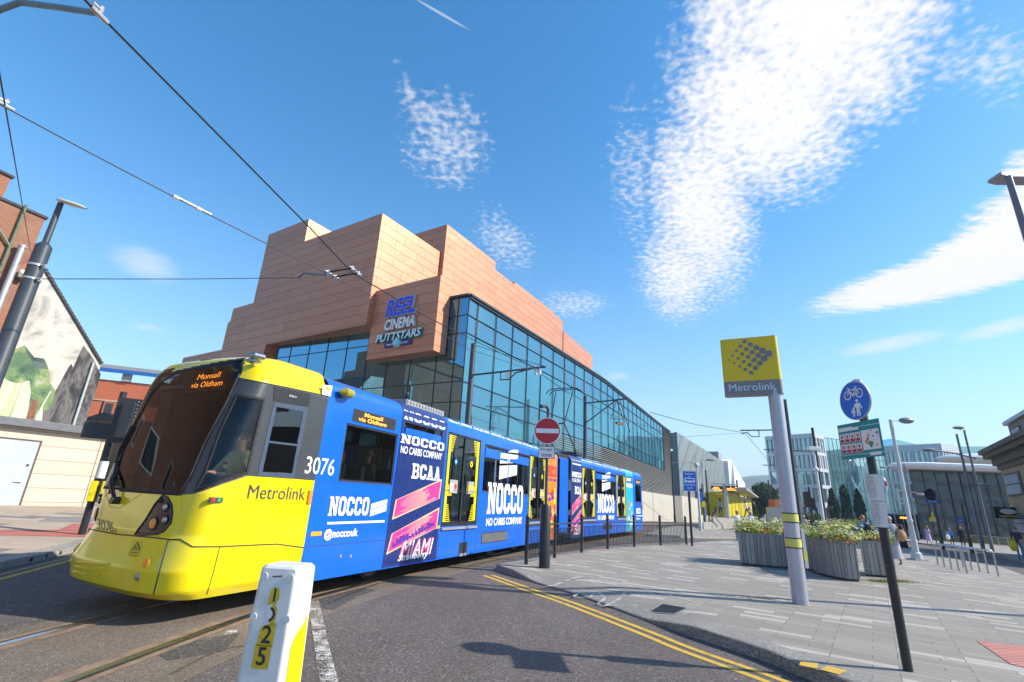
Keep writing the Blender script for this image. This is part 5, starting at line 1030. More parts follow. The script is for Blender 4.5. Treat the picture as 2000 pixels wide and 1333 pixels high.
# traffic signal seen from behind
tp = GT(159, 1045, .12); ts = thing('traffic_signal', 'black traffic signal seen from behind on the left pavement', 'traffic light', tp, 0, world=True); Yp = tp.y; top = D(252, 767, Yp)
b = MB(); b.tube([tp, V((tp.x, tp.y, top.z))], .085, 14); b.build('pole', BLACK, ts); ru = V((cos(.5), sin(.5), 0)); rv = V((-ru.y, ru.x, 0)); c = D(246, 822, Yp-.25)
b = MB(); b.obox(c, ru*.3, rv*.02, ZUP*.62); b.build('backing_board', BLACK, ts)
b = MB()
for k in range(12): b.disc(c-rv*.022+ZUP*(-.55+.1*k)+ru*.17, ru, ZUP, .016, 8)
b.build('board_fixings', SILVER, ts); b = MB(); b.obox(c-rv*.1, ru*.15, rv*.09, ZUP*.5); b.build('signal_head', BLACK, ts, bevel=.03)
b = MB(); c2 = D(193, 842, Yp-.1); b.obox(c2, ru*.34, rv*.13, ZUP*.22); b.tube([c2+ru*.2, c2+ru*.75], .04, 8); b.build('side_signal_head', BLACK, ts, bevel=.06)
b = MB(); c3_ = D(200, 918, Yp-.12); b.tube([c3_-ZUP*.22, c3_+ZUP*.22], .1, 12); b.build('paper_notice', WHITE, ts); b = MB(); c4 = D(192, 960, Yp-.15); b.obox(c4+ru*.12, ru*.07, rv*.1, ZUP*.26); b.obox(c4-ru*.12, ru*.07, rv*.1, ZUP*.26); b.build('push_button_box', YEL, ts, bevel=.02)
# lamp post with the stepped tube
LPX = V((-9.65, 9.0, 0)); zb = terr(LPX.x)+.12; ls = thing('lamp_post', 'dark stepped lamp post with a pale flat lantern in front of the brick building', 'street lamp', (LPX.x, LPX.y, zb), 0, world=True)
zs_ = D(88, 475, 9).z; zt2 = D(122, 398, 9).z
b = MB(); b.lathe([(.2, zb), (.19, zb+.9), (.15, zb+1), (.135, zs_-.08), (.05, zs_+.02)], LPX, 20); b.lathe([(.056, zs_-.05), (.052, zt2)], LPX, 14); b.build('pole', DGREY, ls)
hd = (D(178, 408, 9)-D(122, 392, 9)).normalized(); a = V((LPX.x, LPX.y, zt2+.03)); sd = V((0, 1, 0)); P = []
prof = [(-.08, .06, .05), (.0, .085, .06), (.15, .11, .06), (.35, .1, .055), (.5, .07, .04), (.6, .02, .012)]
b = MB(); R_ = []
for t, w, h in prof: R_.append([a+hd*t+sd*(w*cos(k*pi/6))+ZUP*(h*sin(k*pi/6)*(1 if sin(k*pi/6) > 0 else .45)+.02) for k in range(12)])
b.smooth = True; b.add([p for r in R_ for p in r], [[i*12+k, i*12+(k+1) % 12, (i+1)*12+(k+1) % 12, (i+1)*12+k] for i in range(len(prof)-1) for k in range(12)]+[list(range(12))]); b.build('lantern', pm('pale_lantern', (.55, .54, .5), .4), ls)
b = MB()
for z in (D(66, 520, 9).z, D(56, 546, 9).z): b.tube([(LPX.x, LPX.y, z-.02), (LPX.x, LPX.y, z+.02)], .15, 16); b.tube([(LPX.x+.12, LPX.y-.05, z), (LPX.x+.24, LPX.y-.05, z)], .025, 6)
b.build('wire_clamp', SILVER, ls)
# ---------------------------------------------------------------- overhead line
WZ = 6.65; WIRE = pm('dark_wire', (.02, .022, .026), .5, .4); INS = pm('white_insulator', (.75, .74, .7), .3)
def wire(pts, r, label, bits=()):
    b = MB(); b.tube(pts, r, 6); o = b.build('overhead_wire', WIRE); tag(o, label, 'wire', 'overhead wires of the tramway'); return o
wa = [G(x, y, WZ) for x, y in ((120, -46), (200, 35), (400, 237), (600, 440), (690, 535), (830, 617), (940, 672))]; m1c = G(1045, 722, WZ); wa.append(m1c)
wb_ = [G(x, y, WZ) for x, y in ((-60, 172), (10, 210), (172, 297), (340, 385), (500, 466), (640, 535), (780, 607), (915, 682))]+[m1c+V((-.15, .2, .02))]
mq = [car2(V((u, 1.325, 0))) for u in (-4, 2.3, 9)]; cw_ = [O1+UD*p.x+VD*p.y+ZUP*WZ for p in mq]
wire([p for p in wa], .014, 'thick contact wire running from the top left to the glass corner'); wire(wb_, .011, 'lower contact wire with white insulators crossing the copper wall')
far_ = [m1c]+cw_[1:]+[G(1270, 808, 6.6), G(1450, 848, 6.6), G(1548, 945, 6.6)][:0]+[V((13.0, 37, WZ)), D(1455, 846, 70)]
wire(far_, .016, 'contact wire over the rear car leading away to the tram stop')
wire([D(1270, 806, 40), D(1360, 830, 46), D(1455, 846, 52), D(1500, 900, 68), D(1550, 950, 95)], .025, 'feeder wire sagging across the sky towards the council offices')
p0 = V((LPX.x+.2, LPX.y-.05, D(56, 546, 9).z)); p1 = G(583, 543, WZ+.15); wire([p0, p0.lerp(p1, .5)-ZUP*.02, p1], .009, 'thin span wire from the left lamp post to the contact wires')
q0 = G(10, 207, WZ+.05); wire([q0+(q0-onL(62, 505, bo_))*.35, q0, onL(62, 505, bo_)], .01, 'thin stay wire running down to the brick building')
for c, l, g in ((q0, 'clamp where the stay meets the lower wire at the left edge', 0), (G(194, 29, WZ), 'clamp on the thick wire below the bent arm', 1)):
    b = MB(); d = (wa[2]-wa[1]).normalized() if g else (wb_[2]-wb_[1]).normalized(); b.tube([c-d*.1, c+d*.1], .03, 8); b.tube([c-d*.1+ZUP*.06, c+d*.02+ZUP*.07], .02, 6); b.tube([c, c+ZUP*.12], .02, 6); tag(b.build('wire_clamp', SILVER), l, 'wire clamp')
ar = [G(-40, 40, WZ+.1), G(0, 19, WZ+.1), G(40, 5, WZ+.18), G(110, 14, WZ+.12), G(190, 26, WZ+.02)]; b = MB(); b.tube(ar, .035, 8); tag(b.build('registration_arm', pm('blue_grey_steel', (.12, .2, .28), .4, .4)), 'bent steel arm holding the thick wire at the top left corner', 'wire bracket')
ar = [G(583, 543, WZ+.15), G(594, 534, WZ+.22), G(640, 538, WZ+.03)]; b = MB(); b.tube(ar, .028, 8); tag(b.build('registration_arm', MATS['blue_grey_steel']), 'short bent arm pulling the two wires in front of the copper wall', 'wire bracket')
c = thing('section_insulator', 'pair of cross bars with pale clamps joining the two wires before the copper wall', 'insulator', G(665, 536, WZ), 0, world=True)
for a, d in (((641, 532), (688, 524)), ((655, 541), (700, 534))):
    b = MB(); b.tube([G(*a, WZ), G(*d, WZ)], .02, 6); b.build('cross_bar', WIRE, c)
    for q in (a, d): g = G(*q, WZ); b = MB(); b.tube([g-ZUP*.05, g+ZUP*.05], .032, 8); b.tube([g+V((-.04, -.1, 0)), g+V((.04, .1, 0))], .022, 6); b.build('clamp', SILVER, c)
c = thing('section_insulator', 'two white insulators spliced into the lower contact wire against the sky', 'insulator', G(367, 398, WZ), 0, world=True)
for q in ((344, 386), (389, 409)): g = G(*q, WZ); d = (wb_[4]-wb_[3]).normalized(); b = MB(); b.tube([g-d*.05, g+d*.05], .038, 10); b.build('insulator', INS, c)
a, d = G(349, 389, WZ), G(412, 421, WZ); b = MB(); b.tube([a+ZUP*.015, d+ZUP*.015], .02, 6); b.build('splice_bar', SILVER, c)
def mast(x, ytop, q, Y, label, arm=None, r=.13, ybase=None, col=DGREY, tip=True, zarm=None, name='tram_mast', group='tramway masts'):
    P = D(x, ytop, Y); zb = terr(P.x)+.1; o = thing(name, label, 'mast', (P.x, P.y, zb), 0, group, world=True); b = MB(); b.lathe([(r*1.25, zb), (r*1.2, zb+1.6), (r, zb+1.7), (r*.8, P.z-.25)]+([(r*.85, P.z-.25), (r*.8, P.z-.1), (.02, P.z)] if tip else [(r*.8, P.z)]), (P.x, P.y), 14); b.build('pole', col, o); return o, P
o, P = mast(925, 672, 0, 21.4, 'dark tram mast standing at the glass corner behind the front car', None, .15, tip=False)
a = V((P.x, P.y, D(917, 733, 21.4).z)); e = D(1066, 717, 19.2); b = MB(); b.tube([a, e], .045, 8); k = a.lerp(e, .42); b.tube([k, k-ZUP*.35, k+(e-a)*.12-ZUP*.38, k+(e-a)*.2-ZUP*.12, m1c+V((-.1, 0, .04))], .03, 6); b.build('cantilever_arm', DGREY, o)
b = MB(); b.obox(k+(e-a)*.1-ZUP*.2, (e-a).normalized()*.1, V((0, .06, 0)), ZUP*.16); b.build('tension_box', INS, o)
for t in (.88, .93): b = MB(); g = a.lerp(e, t); b.tube([g-ZUP*.02, g-ZUP*.3], .05, 8); b.build('insulator', INS, o)
b = MB(); b.tube([V((P.x, P.y, P.z-.05)), e], .012, 5); b.build('stay_cable', WIRE, o)
o, P = mast(1143, 772, 0, 32.2, 'dark tram mast with a braced arm standing before the teal glass wall', None, .15)
a = V((P.x, P.y, D(1143, 788, 32.2).z)); e = D(1226, 779, 30.0); b = MB(); b.tube([a, e], .05, 8); lo = V((P.x, P.y, D(1143, 827, 32.2).z)); mid_ = a.lerp(e, .75); b.tube([lo, mid_], .04, 8); b.build('cantilever_arm', DGREY, o)
b = MB(); b.tube([mid_, D(1218, 820, 30.5), D(1198, 818, 30.5)], .03, 6); b.tube([D(1211, 783, 30.5), D(1231, 845, 30.3)], .03, 6); b.tube([mid_, D(1193, 820, 30.8)], .02, 6); b.build('dropper_arm', DGREY, o)
b = MB(); b.obox(D(1211, 828, 30.4), V((.3, .3, 0)), V((-.05, .05, 0)), ZUP*.07); b.build('insulator', pm('brown_insulator', (.2, .1, .07), .4), o)
# ---------------------------------------------------------------- street furniture
# white marker bollard close to the camera
YB = 3.25; tpb = D(566, 1101, YB); bx, by = tpb.x, tpb.y; ht = tpb.z; mk = thing('marker_bollard', 'white plastic bollard with a yellow flank and torn number stickers in the foreground', 'bollard', (bx, by, 0), RA(-6))
def bol(z): w = .122+.028*(1-z/ht); return w
PLAS = pm('white_plastic', (.7, .69, .67), .42, var=.08, scale=5, dirt=.34); b = MB(); zz = [0, .25, .5, .75, .95*ht, ht-.02, ht]; R_ = []
for z in zz:
    w = bol(min(z, ht-.03))-(.0 if z < ht-.001 else .02); c = .03; R_.append([(s*(w-(c if (k in (0, 3)) else 0)) if 0 else 0, 0, z) for k in range(1) for s in (1,)])
rows_ = []
for z in zz:
    w = bol(z)-(.018 if z == ht else 0); d = w*.92; c = .022; rows_.append([V((x, y, z)) for x, y in ((-w+c, -d), (w-c, -d), (w, -d+c), (w, d-c), (w-c, d), (-w+c, d), (-w, d-c), (-w, -d+c))])
b.add([p for r in rows_ for p in r], [[i*8+k, i*8+(k+1) % 8, (i+1)*8+(k+1) % 8, (i+1)*8+k] for i in range(len(zz)-1) for k in range(8)]+[[48+k for k in range(8)]]); b.build('bollard_shell', PLAS, mk, bevel=.008)
def ff(x, z, l=.003): w = bol(z); return V((x, -w*.92-l, z))                          # point on the front face
def sf(y, z, l=.003): w = bol(z); return V((w+l, y, z))                             # and on the right flank
b = MB(); yp = [(-.4, 0.1), (-.62, .22), (-.7, ht-.42), (-.35, ht-.36), (0, ht-.34), (.35, ht-.32), (.62, ht-.27), (.7, ht-.5), (.7, .3), (.5, .12)]
b.poly([sf(y*bol(z)*.92, z) for y, z in yp]); b.build('yellow_flank', pm('yellow_reflector', (.85, .55, .0), .3, var=.05), mk)
SY = pm('number_sticker', (.62, .42, .02), .5, var=.15)
b = MB(); zt_ = ht
def stick(pts, zc): b.poly([ff(x, zc+z, .002) for x, z in pts], 0)
stick([(-.03, -.05), (.02, -.045), (.035, -.01), (.025, .035), (-.005, .045), (-.025, .02)], zt_-.155); stick([(.0, -.055), (.032, -.06), (.035, .03), (.012, .055), (.0, .045), (.018, .0)], zt_-.252); stick([(-.05, -.06), (.045, -.06), (.045, .055), (.03, .06), (-.02, .045), (-.045, .03)], zt_-.352); stick([(-.055, -.062), (.042, -.062), (.042, .058), (-.055, .058)], zt_-.458)
b.build('number_stickers', SY, mk)
b = MB(); a1 = V((1, 0, 0)); uz = V((0, .022, 1)).normalized()
b.text('1', ff(.005, zt_-.188, .005), a1, uz, None, .07, .012, align='C'); b.text('2', ff(.0, zt_-.395, .005), a1, uz, None, .088, .014, align='C'); b.text('5', ff(-.006, zt_-.502, .005), a1, uz, None, .088, .014, align='C')
b.ring(ff(-.012, zt_-.252, .005), a1, uz, .026, .04, 20, None, -1.3, 1.3); b.build('bollard_number', NAVYT, mk)
b = MB(); b.poly([ff(-.03, zt_-.062, .003), ff(.03, zt_-.056, .003), ff(.03, zt_-.05, .003), ff(-.03, zt_-.055, .003)]); b.build('slot', NAVYT, mk)
b = MB()
for x, z in ((-.08, zt_-.06), (.08, zt_-.06), (-.1, zt_-.27), (.1, zt_-.27)): c = ff(x, z, .0); b.tube([c+V((0, .005, 0)), c-V((0, .004, 0))], .02, 14)
b.build('rivets', PLAS, mk)
c = G(606, 1330, 0); b = MB(); b.lathe([(.26, -.02), (.26, .02), (.24, .03), (.02, .03)], (bx+.28, by+.25), 26); tag(b.build('concrete_footing', CONC), 'round concrete footing in the road behind the white marker bollard', 'footing')
# no entry sign on its stout post
nb = G(1063, 1110, .12); Yn = nb.y; ne = thing('no_entry_sign', 'red no entry sign on a stout black post at the end of the railings', 'road sign', nb, 0, world=True)
zt_ = D(1066, 986, Yn).z; b = MB(); b.lathe([(.128, .1), (.128, zt_-.04), (.11, zt_), (.04, zt_+.02)], nb, 24); b.build('base_post', BLACK, ne)
zp = D(1071, 800, Yn).z; b = MB(); b.tube([(nb.x, nb.y, zt_), (nb.x, nb.y, zp-.1), (nb.x, nb.y-.02, zp), (nb.x-.06, nb.y-.08, zp+.07), (nb.x-.2, nb.y-.26, zp+.02)], [.038, .038, .038, .04, .05], 12); b.build('pole', DGREY, ne)
SD = V((.985, -.17, 0)).normalized(); SNn = V((-SD.y*-1, 0, 0)); SNn = V((SD.y, -SD.x, 0)); c = D(1069, 842, Yn-.08); b = MB(); r = .325
b.tube([c+SNn*.0, c-SNn*.025], r+.012, 40, 1); b.disc(c+SNn*.004, SD, ZUP, r, 40, 0); b.ring(c+SNn*.007, SD, ZUP, r-.012, r, 40, 1); b.quad(c+SNn*.008-SD*.285-ZUP*.055, c+SNn*.008+SD*.285-ZUP*.055, c+SNn*.008+SD*.285+ZUP*.055, c+SNn*.008-SD*.285+ZUP*.055, 1); b.build('sign_face', [RED, CREAMW], ne)
c = D(1067.5, 884, Yn-.08); b = MB(); b.obox(c, SD*.205, SNn*.01, ZUP*.15, 0); b.quad(*[c+SNn*.013+SD*(s*.192)+ZUP*(t*.137) for s, t in ((-1, -1), (1, -1), (1, 1), (-1, 1))], 1); b.text('Except', c+SNn*.016+ZUP*.025, SD, ZUP, .29, .085, .008, mi=0, align='C'); b.text('trams', c+SNn*.016-ZUP*.105, SD, ZUP, .25, .075, .008, mi=0, align='C'); b.build('exception_plate', [NAVYT, CREAMW], ne)
# guard railing along the track
gr = thing('guard_railing', 'black steel guard railing curving along the tram track', 'railing', FP[0], 0, world=True)
tops = []
for i, p in enumerate(FP):
    z0 = .11; b = MB(); b.lathe([(.045, z0), (.045, z0+.96), (.06, z0+.98), (.06, z0+1.0), (.035, z0+1.02), (.05, z0+1.06), (.052, z0+1.1), (.03, z0+1.15), (.005, z0+1.17)], p, 14); b.build('post', BLACK, gr); 
    b = MB(); b.lathe([(.055, z0+.28), (.055, z0+.34)], p, 14); b.lathe([(.055, z0+.86), (.055, z0+.9)], p, 14); b.build('post_collar', BLACK, gr)
tr = MB(); lr = MB(); br_ = MB()
for a, c in zip(FP, FP[1:]):
    a, c = V((a.x, a.y, 0)), V((c.x, c.y, 0)); tr.tube([a+ZUP*1.0, c+ZUP*1.0], .024, 8); lr.tube([a+ZUP*.88, c+ZUP*.88], .012, 6); lr.tube([a+ZUP*.26, c+ZUP*.26], .018, 6); n_ = int((c-a).length/.098)
    for k in range(1, n_): p = a.lerp(c, k/n_); br_.tube([p+ZUP*.26, p+ZUP*(.88)], .011, 5, cap=False)
tr.build('top_rail', BLACK, gr); lr.build('lower_rails', BLACK, gr); br_.build('infill_bars', BLACK, gr)
# tramway warning sign
tb = G(1352, 1067, .12); tw_ = thing('tramway_sign', 'blue tramway warning sign on a thin dark post past the railings', 'road sign', tb, 0, world=True); zt_ = D(1340, 925, tb.y).z
b = MB(); b.lathe([(.05, .1), (.05, zt_)], tb, 12); b.build('pole', BLACK, tw_); c = D(1347, 940, tb.y-.07); sd = V((.93, -.37, 0)).normalized(); sn = V((sd.y, -sd.x, 0)); W_, H_ = .27, .41
b = MB(); b.obox(c, sd*W_, sn*.012, ZUP*H_, 0); b.quad(*[c+sn*.014+sd*(s*(W_-.012))+ZUP*(t*(H_-.012)) for s, t in ((-1, -1), (1, -1), (1, 1), (-1, 1))], 1); o = c+sn*.017
b.text('TRAMWAY', o+ZUP*.25, sd, ZUP, .4, .08, .01, mi=0, align='C'); b.text('LOOK BOTH', o-ZUP*.2, sd, ZUP, .44, .08, .01, mi=0, align='C'); b.text('WAYS', o-ZUP*.33, sd, ZUP, .24, .08, .01, mi=0, align='C')
b.poly([o+sd*x+ZUP*z for x, z in ((-.2, -.07), (.2, -.07), (.22, .03), (.19, .13), (-.19, .13), (-.22, .03))], 0); b.quad(*[o+sn*.003+sd*x+ZUP*z for x, z in ((-.17, .02), (.17, .02), (.17, .09), (-.17, .09))], 1); b.quad(*[o+sn*.003+sd*x+ZUP*z for x, z in ((-.13, -.085), (-.05, -.085), (-.05, -.045), (-.13, -.045))], 1); b.quad(*[o+sn*.003+sd*x+ZUP*z for x, z in ((.05, -.085), (.13, -.085), (.13, -.045), (.05, -.045))], 1); b.poly([o+sd*x+ZUP*z for x, z in ((-.06, .2), (0, .14), (.06, .2), (.05, .21), (0, .16), (-.05, .21))], 0); b.build('sign_face', [CREAMW, BLUES], tw_)
# totem of the tram stop
tm = G(1564, 1181, .12); to = thing('stop_totem', 'tall steel totem with a yellow sign box of grey dots', 'station sign', tm, 0, world=True); YT = tm.y
LILAC = pm('brushed_lilac_steel', (.42, .43, .48), .38, .5, var=.06, scale=3, dirt=.1); zt_ = D(1510, 771, YT).z
b = MB(); b.lathe([(.128, .1), (.128, zt_+.1)], tm, 28); b.build('pole', LILAC, to)
L_ = D(1407, 672, YT+.42); zR = D(1508, 660, YT).z; sd = V((tm.x+.13-L_.x, tm.y-.06-L_.y, 0)); wd = sd.length; sd.normalize(); sn = V((sd.y, -sd.x, 0)); z1 = zR; z0 = zt_; ctr = V((L_.x, L_.y, 0))
def TP(s, z, l=0): return ctr+sd*(s*wd)+ZUP*(z0+(z1-z0)*z)+sn*(.13+l)
TYEL = pm('totem_yellow', (.72, .52, .0), .38, var=.05, scale=2, dirt=.06); TGR = pm('totem_grey', (.21, .2, .21), .45, var=.08, dirt=.1)
def rbox(zA, zB):
    out = []
    for k in range(7): a = pi/2*k/6; out.append((wd-.06+.06*sin(a), .13-.06+.06*cos(a)))
    for k in range(7): a = pi/2*k/6; out.append((wd-.06+.06*cos(a), -.13+.06-.06*sin(a)))
    for k in range(7): a = pi/2*k/6; out.append((.06-.06*sin(a), -.13+.06-.06*cos(a)))
    for k in range(7): a = pi/2*k/6; out.append((.06-.06*cos(a), .13-.06+.06*sin(a)))
    return [ctr+sd*x+sn*y for x, y in out]
b = MB(); rb_ = rbox(0, 1); b.prism(rb_, z0+(z1-z0)*.235+.002, z1); sb = b.build('sign_box', TYEL, to); b = MB(); b.prism(rb_, z0, z0+(z1-z0)*.235); sl_ = b.build('name_band', TGR, to)
b = MB()
for i in range(5):
    for j in range(5):
        s, t = i/4, j/4; A0 = ((197-120)/(595-120), 0); lx = lambda x: (x-135)/485; ly = lambda y: 1-(y-120)/520
        P00, P40, P44, P04 = (.13, .62), (.44, .93), (.83, .68), (.50, .37); X = (1-s)*(1-t)*P00[0]+s*(1-t)*P40[0]+s*t*P44[0]+(1-s)*t*P04[0]; Z = (1-s)*(1-t)*P00[1]+s*(1-t)*P40[1]+s*t*P44[1]+(1-s)*t*P04[1]
        b.disc(TP(X, Z, .004), sd, ZUP, .017+.0065*(i+j), 20)
b.build('dot_emblem', pm('emblem_grey', (.2, .19, .2), .45), sb); b = MB(); b.text('Metrolink', TP(.09, .065, .004), sd, ZUP, wd*.8, None, 0); b.build('name_lettering', pm('sky_white_lettering', (.62, .74, .85), .4), sl_)
b = MB()
for ya, yb in ((1004, 1019), (1052, 1068)): za, zb_ = D(1540, yb, YT).z, D(1540, ya, YT).z; b.lathe([(.131, za-.02), (.131, zb_+.02)], tm, 28, 1); b.lathe([(.134, za), (.134, zb_)], tm, 28, 0)
b.build('notice_band', [pm('pale_yellow_notice', (.62, .57, .12), .4, var=.08), BLACK], to)
a, c = D(1561, 1034, YT-.1), D(1561, 1110, YT-.1); cx = tm.x+.15; b = MB(); b.obox((cx, tm.y-.03, (a.z+c.z)/2), (.03, 0, 0), (0, .05, 0), ZUP*((a.z-c.z)/2), 0); z_ = D(1560, 1085, YT).z; b.obox((cx, tm.y-.03, z_), (.033, 0, 0), (0, .053, 0), ZUP*.085, 1); b.build('card_reader_strip', [SILVER, MATS['pale_yellow_notice']], to)
# shared path sign with notices tied to the pole
cy = G(1774, 1312, .12); Yc = cy.y; cs = thing('shared_path_sign', 'dark pole with a round blue cycle and pedestrian sign and taped notices', 'road sign', cy, 0, world=True); zt_ = D(1668, 742, Yc).z
b = MB(); b.lathe([(.045, .08), (.045, zt_-.02)], cy, 18); b.build('pole', BLACK, cs); b = MB(); b.lathe([(.05, zt_-.05), (.05, zt_-.005), (.044, zt_)], cy, 18); b.build('pole_cap', SILVER, cs)
zl_ = D(1636, 830, Yc-.05).z; Yr = yfor(1717, 817, zl_); Bl, Br = D(1636, 830, Yc+.02), D(1717, 817, Yr+.0); sd = V((Br.x-Bl.x, Br.y-Bl.y, 0)); wd2 = sd.length; sd.normalize(); sn = V((sd.y, -sd.x, 0)); 
c = V((cy.x, cy.y, D(1673, 783, Yc).z))+sn*.075; r = .232
b = MB(); b.tube([c-sn*.012, c], r+.004, 44, 1); b.disc(c+sn*.003, sd, ZUP, r, 44, 0); b.ring(c+sn*.005, sd, ZUP, r-.008, r+.003, 44, 1)
o = c+sn*.007; 
def ln(x0, z0, x1, z1, w=.013):
    p, q = o+sd*x0+ZUP*z0, o+sd*x1+ZUP*z1; t = (q-p).normalized(); nn = sn.cross(t)*w/2; b.quad(p-nn, q-nn, q+nn, p+nn, 2)
for cx, cz in ((-.09, .075), (.09, .075)): b.ring(o+sd*cx+ZUP*cz, sd, ZUP, .042, .056, 26, 2)
for s in ((-.09, .075, -.055, .15), (-.055, .13, .045, .135), (-.055, .12, .0, .07), (.0, .07, .045, .15), (.0, .07, .09, .075), (.09, .075, .045, .135), (.03, .155, .07, .155), (-.075, .16, -.045, .155), (-.08, .15, -.07, .165)): ln(*s)
b.ring(o+sd*0+ZUP*.068, sd, ZUP, .012, .022, 16, 2)
def fig(x, z, s):
    b.disc(o+sd*x+ZUP*(z+.9*s), sd, ZUP, .1*s, 14, 2); b.poly([o+sd*(x+a*s)+ZUP*(z+d*s) for a, d in ((-.2, .75), (.2, .75), (.34, .4), (.26, .37), (.15, .58), (.13, .35), (.14, 0), (.03, 0), (0, .3), (-.04, 0), (-.15, 0), (-.12, .35), (-.15, .58), (-.3, .38), (-.36, .42))], 2)
fig(.035, -.19, .2); fig(-.04, -.19, .105); b.build('sign_face', [BLUES, SILVER, CREAMW], cs)
TEAL = pm('teal_notice', (.0, .27, .25), .4, var=.15, scale=5); hb = (zl_-D(1646, 898, Yc).z); oB = V((Bl.x, Bl.y, zl_-hb))
def NP(s, t, l=0): return oB+sd*(s*wd2)+ZUP*(t*hb+.0)+sn*(.01+l)
b = MB(); b.extr([NP(0, 0), NP(1, 0), NP(1, 1), NP(0, 1)], -sn*.004, 0)
def nr(s0, s1, t0, t1, mi, l=.002): b.quad(NP(s0, t0, l), NP(s1, t0, l), NP(s1, t1, l), NP(s0, t1, l), mi)
nr(0, 1, .86, .872, 1); nr(.02, .38, .79, .9, 1); nr(.3, .52, .79, .86, 1, .0025); nr(0, 1, .1, .112, 1); nr(.7, .95, .04, .13, 1, .004); nr(.56, .96, .2, .74, 1)
for i in range(4):
    for j in range(2):
        s, t = .03+.13*i, .46-.3*j; nr(s, s+.115, t, t+.26, 1); nr(s+.01, s+.105, t+.01, t+.1, 2, .004); b.ring(NP(s+.0575, t+.175, .004), sd, ZUP, .016, .021, 18, 2); k = NP(s+.0575, t+.175, .0045); b.quad(k-sd*.014-ZUP*.012, k-sd*.011-ZUP*.014, k+sd*.014+ZUP*.012, k+sd*.011+ZUP*.014, 2); nr(s+.045, s+.07, t+.14, t+.2, 3, .003)
def blot(s, t, r, mi): b.poly([NP(s+r*cos(a)*(.7+.3*sin(3*a)), t+1.2*r*sin(a), .0045) for a in [2*pi*k/12 for k in range(12)]], mi)
blot(.66, .42, .05, 4); blot(.75, .34, .075, 5); blot(.72, .58, .04, 4); blot(.82, .55, .025, 6); blot(.92, .62, .035, 6); blot(.7, .49, .035, 6); blot(.88, .3, .03, 4); blot(.8, .7, .02, 2); nr(.8, .95, .45, .455, 6, .004); nr(.57, .75, .66, .664, 6, .004)
b.build('notice_board', [TEAL, CREAMW, RED, NAVYT, ORANGE, pm('map_green', (.03, .3, .08), .5), pm('map_purple', (.2, .13, .35), .5)], cs)
PAPER = pm('paper', (.72, .72, .73), .7, var=.04); INK = pm('grey_print', (.3, .3, .36), .7)
def sheet(ya, yb, wA, wB, dx, name):
    za, zb_ = D(1712, ya, Yc).z, D(1720, yb, Yc).z; b = MB(); b.smooth = True; n_ = 14; m_ = 8; P = []
    for j in range(m_+1):
        t = j/m_; w = wA+(wB-wA)*t
        for i in range(n_+1):
            s = (i/n_-.5)*2; x = s*w+dx*t; y = -.05-.02*(1-s*s)+.045*s*s*abs(s); P.append(V((cy.x, cy.y, za+(zb_-za)*t))+sd*x+sn*(-y+.006*sin(7*t+3*s)))
    b.add(P, [[j*(n_+1)+i, (j+1)*(n_+1)+i, (j+1)*(n_+1)+i+1, j*(n_+1)+i+1] for j in range(m_) for i in range(n_)], 0); b.smooth = False
    for k in range(17):
        t = .07+.05*k; w = (wA+(wB-wA)*t)
        for i in range(3, 11):
            if random.random() < .86:
                q = []
                for ss, tt in ((i/n_, t), ((i+.9)/n_, t), ((i+.9)/n_, t+.016), (i/n_, t+.016)): s = (ss-.5)*2; q.append(V((cy.x, cy.y, za+(zb_-za)*tt))+sd*(s*w+dx*tt)+sn*(.05+.02*(1-s*s)-.045*s*s*abs(s)+.006*sin(7*tt+3*s)+.004))
                b.quad(*q, 1)
    b.build(name, [PAPER, INK], cs)
sheet(928, 979, .115, .115, .0, 'taped_notice'); sheet(980, 1030, .12, .085, .0, 'taped_notice')
b = MB()
for y in (928, 980, 1030, 1106): z = D(1712, y, Yc).z; b.lathe([(.049+.02*(y < 1031), z-.006), (.049+.02*(y < 1031), z+.006)], cy, 16)
z = D(1740, 1106, Yc).z; b.tube([(cy.x-.04, cy.y-.03, z), (cy.x-.16, cy.y-.08, z+.01)], .003, 5); b.build('cable_tie', BLACK, cs)
# timber planters full of flowers
WOOD = None
def woodm():
    m, nt, out = mkmat('weathered_timber'); n = N(nt); uv = n('ShaderNodeTexCoord').outputs['UV']
    b = n('ShaderNodeTexBrick', {'Vector': uv, 'Color1': (0, 0, 0, 1), 'Color2': (1, 1, 1, 1), 'Mortar': (.5, .5, .5, 1), 'Scale': 1.0, 'Mortar Size': .006, 'Brick Width': .105, 'Row Height': 5.0}, offset=0)
    g = n.noise(n('ShaderNodeMapping', {0: uv, 'Scale': (30, 1.6, 1)}).outputs[0], 1.5, 6, .7); r = n('ShaderNodeSeparateColor', {0: b.outputs[0]}).outputs[0]
    col = n.mix(r, (.27, .25, .23), (.44, .41, .37)); col = n.mix(n.ramp(g, .3, .75, 0, .6), col, (.13, .115, .1)); col = n.mix(b.outputs['Fac'], col, (.015, .013, .012)); p = n('ShaderNodeBsdfPrincipled', {'Base Color': col, 'Roughness': .85})
    bp = n('ShaderNodeBump', {'Strength': .6, 'Distance': .01, 'Height': n('ShaderNodeMath', {0: g, 1: b.outputs['Fac']}, operation='SUBTRACT').outputs[0]}); n.link(bp.outputs[0], p.inputs['Normal']); n.link(p.outputs[0], out.inputs[0]); return m
WOOD = woodm(); RIM = pm('planter_rim', (.22, .25, .26), .5, .3, var=.1); SOIL = pm('soil', (.03, .022, .016), .95)
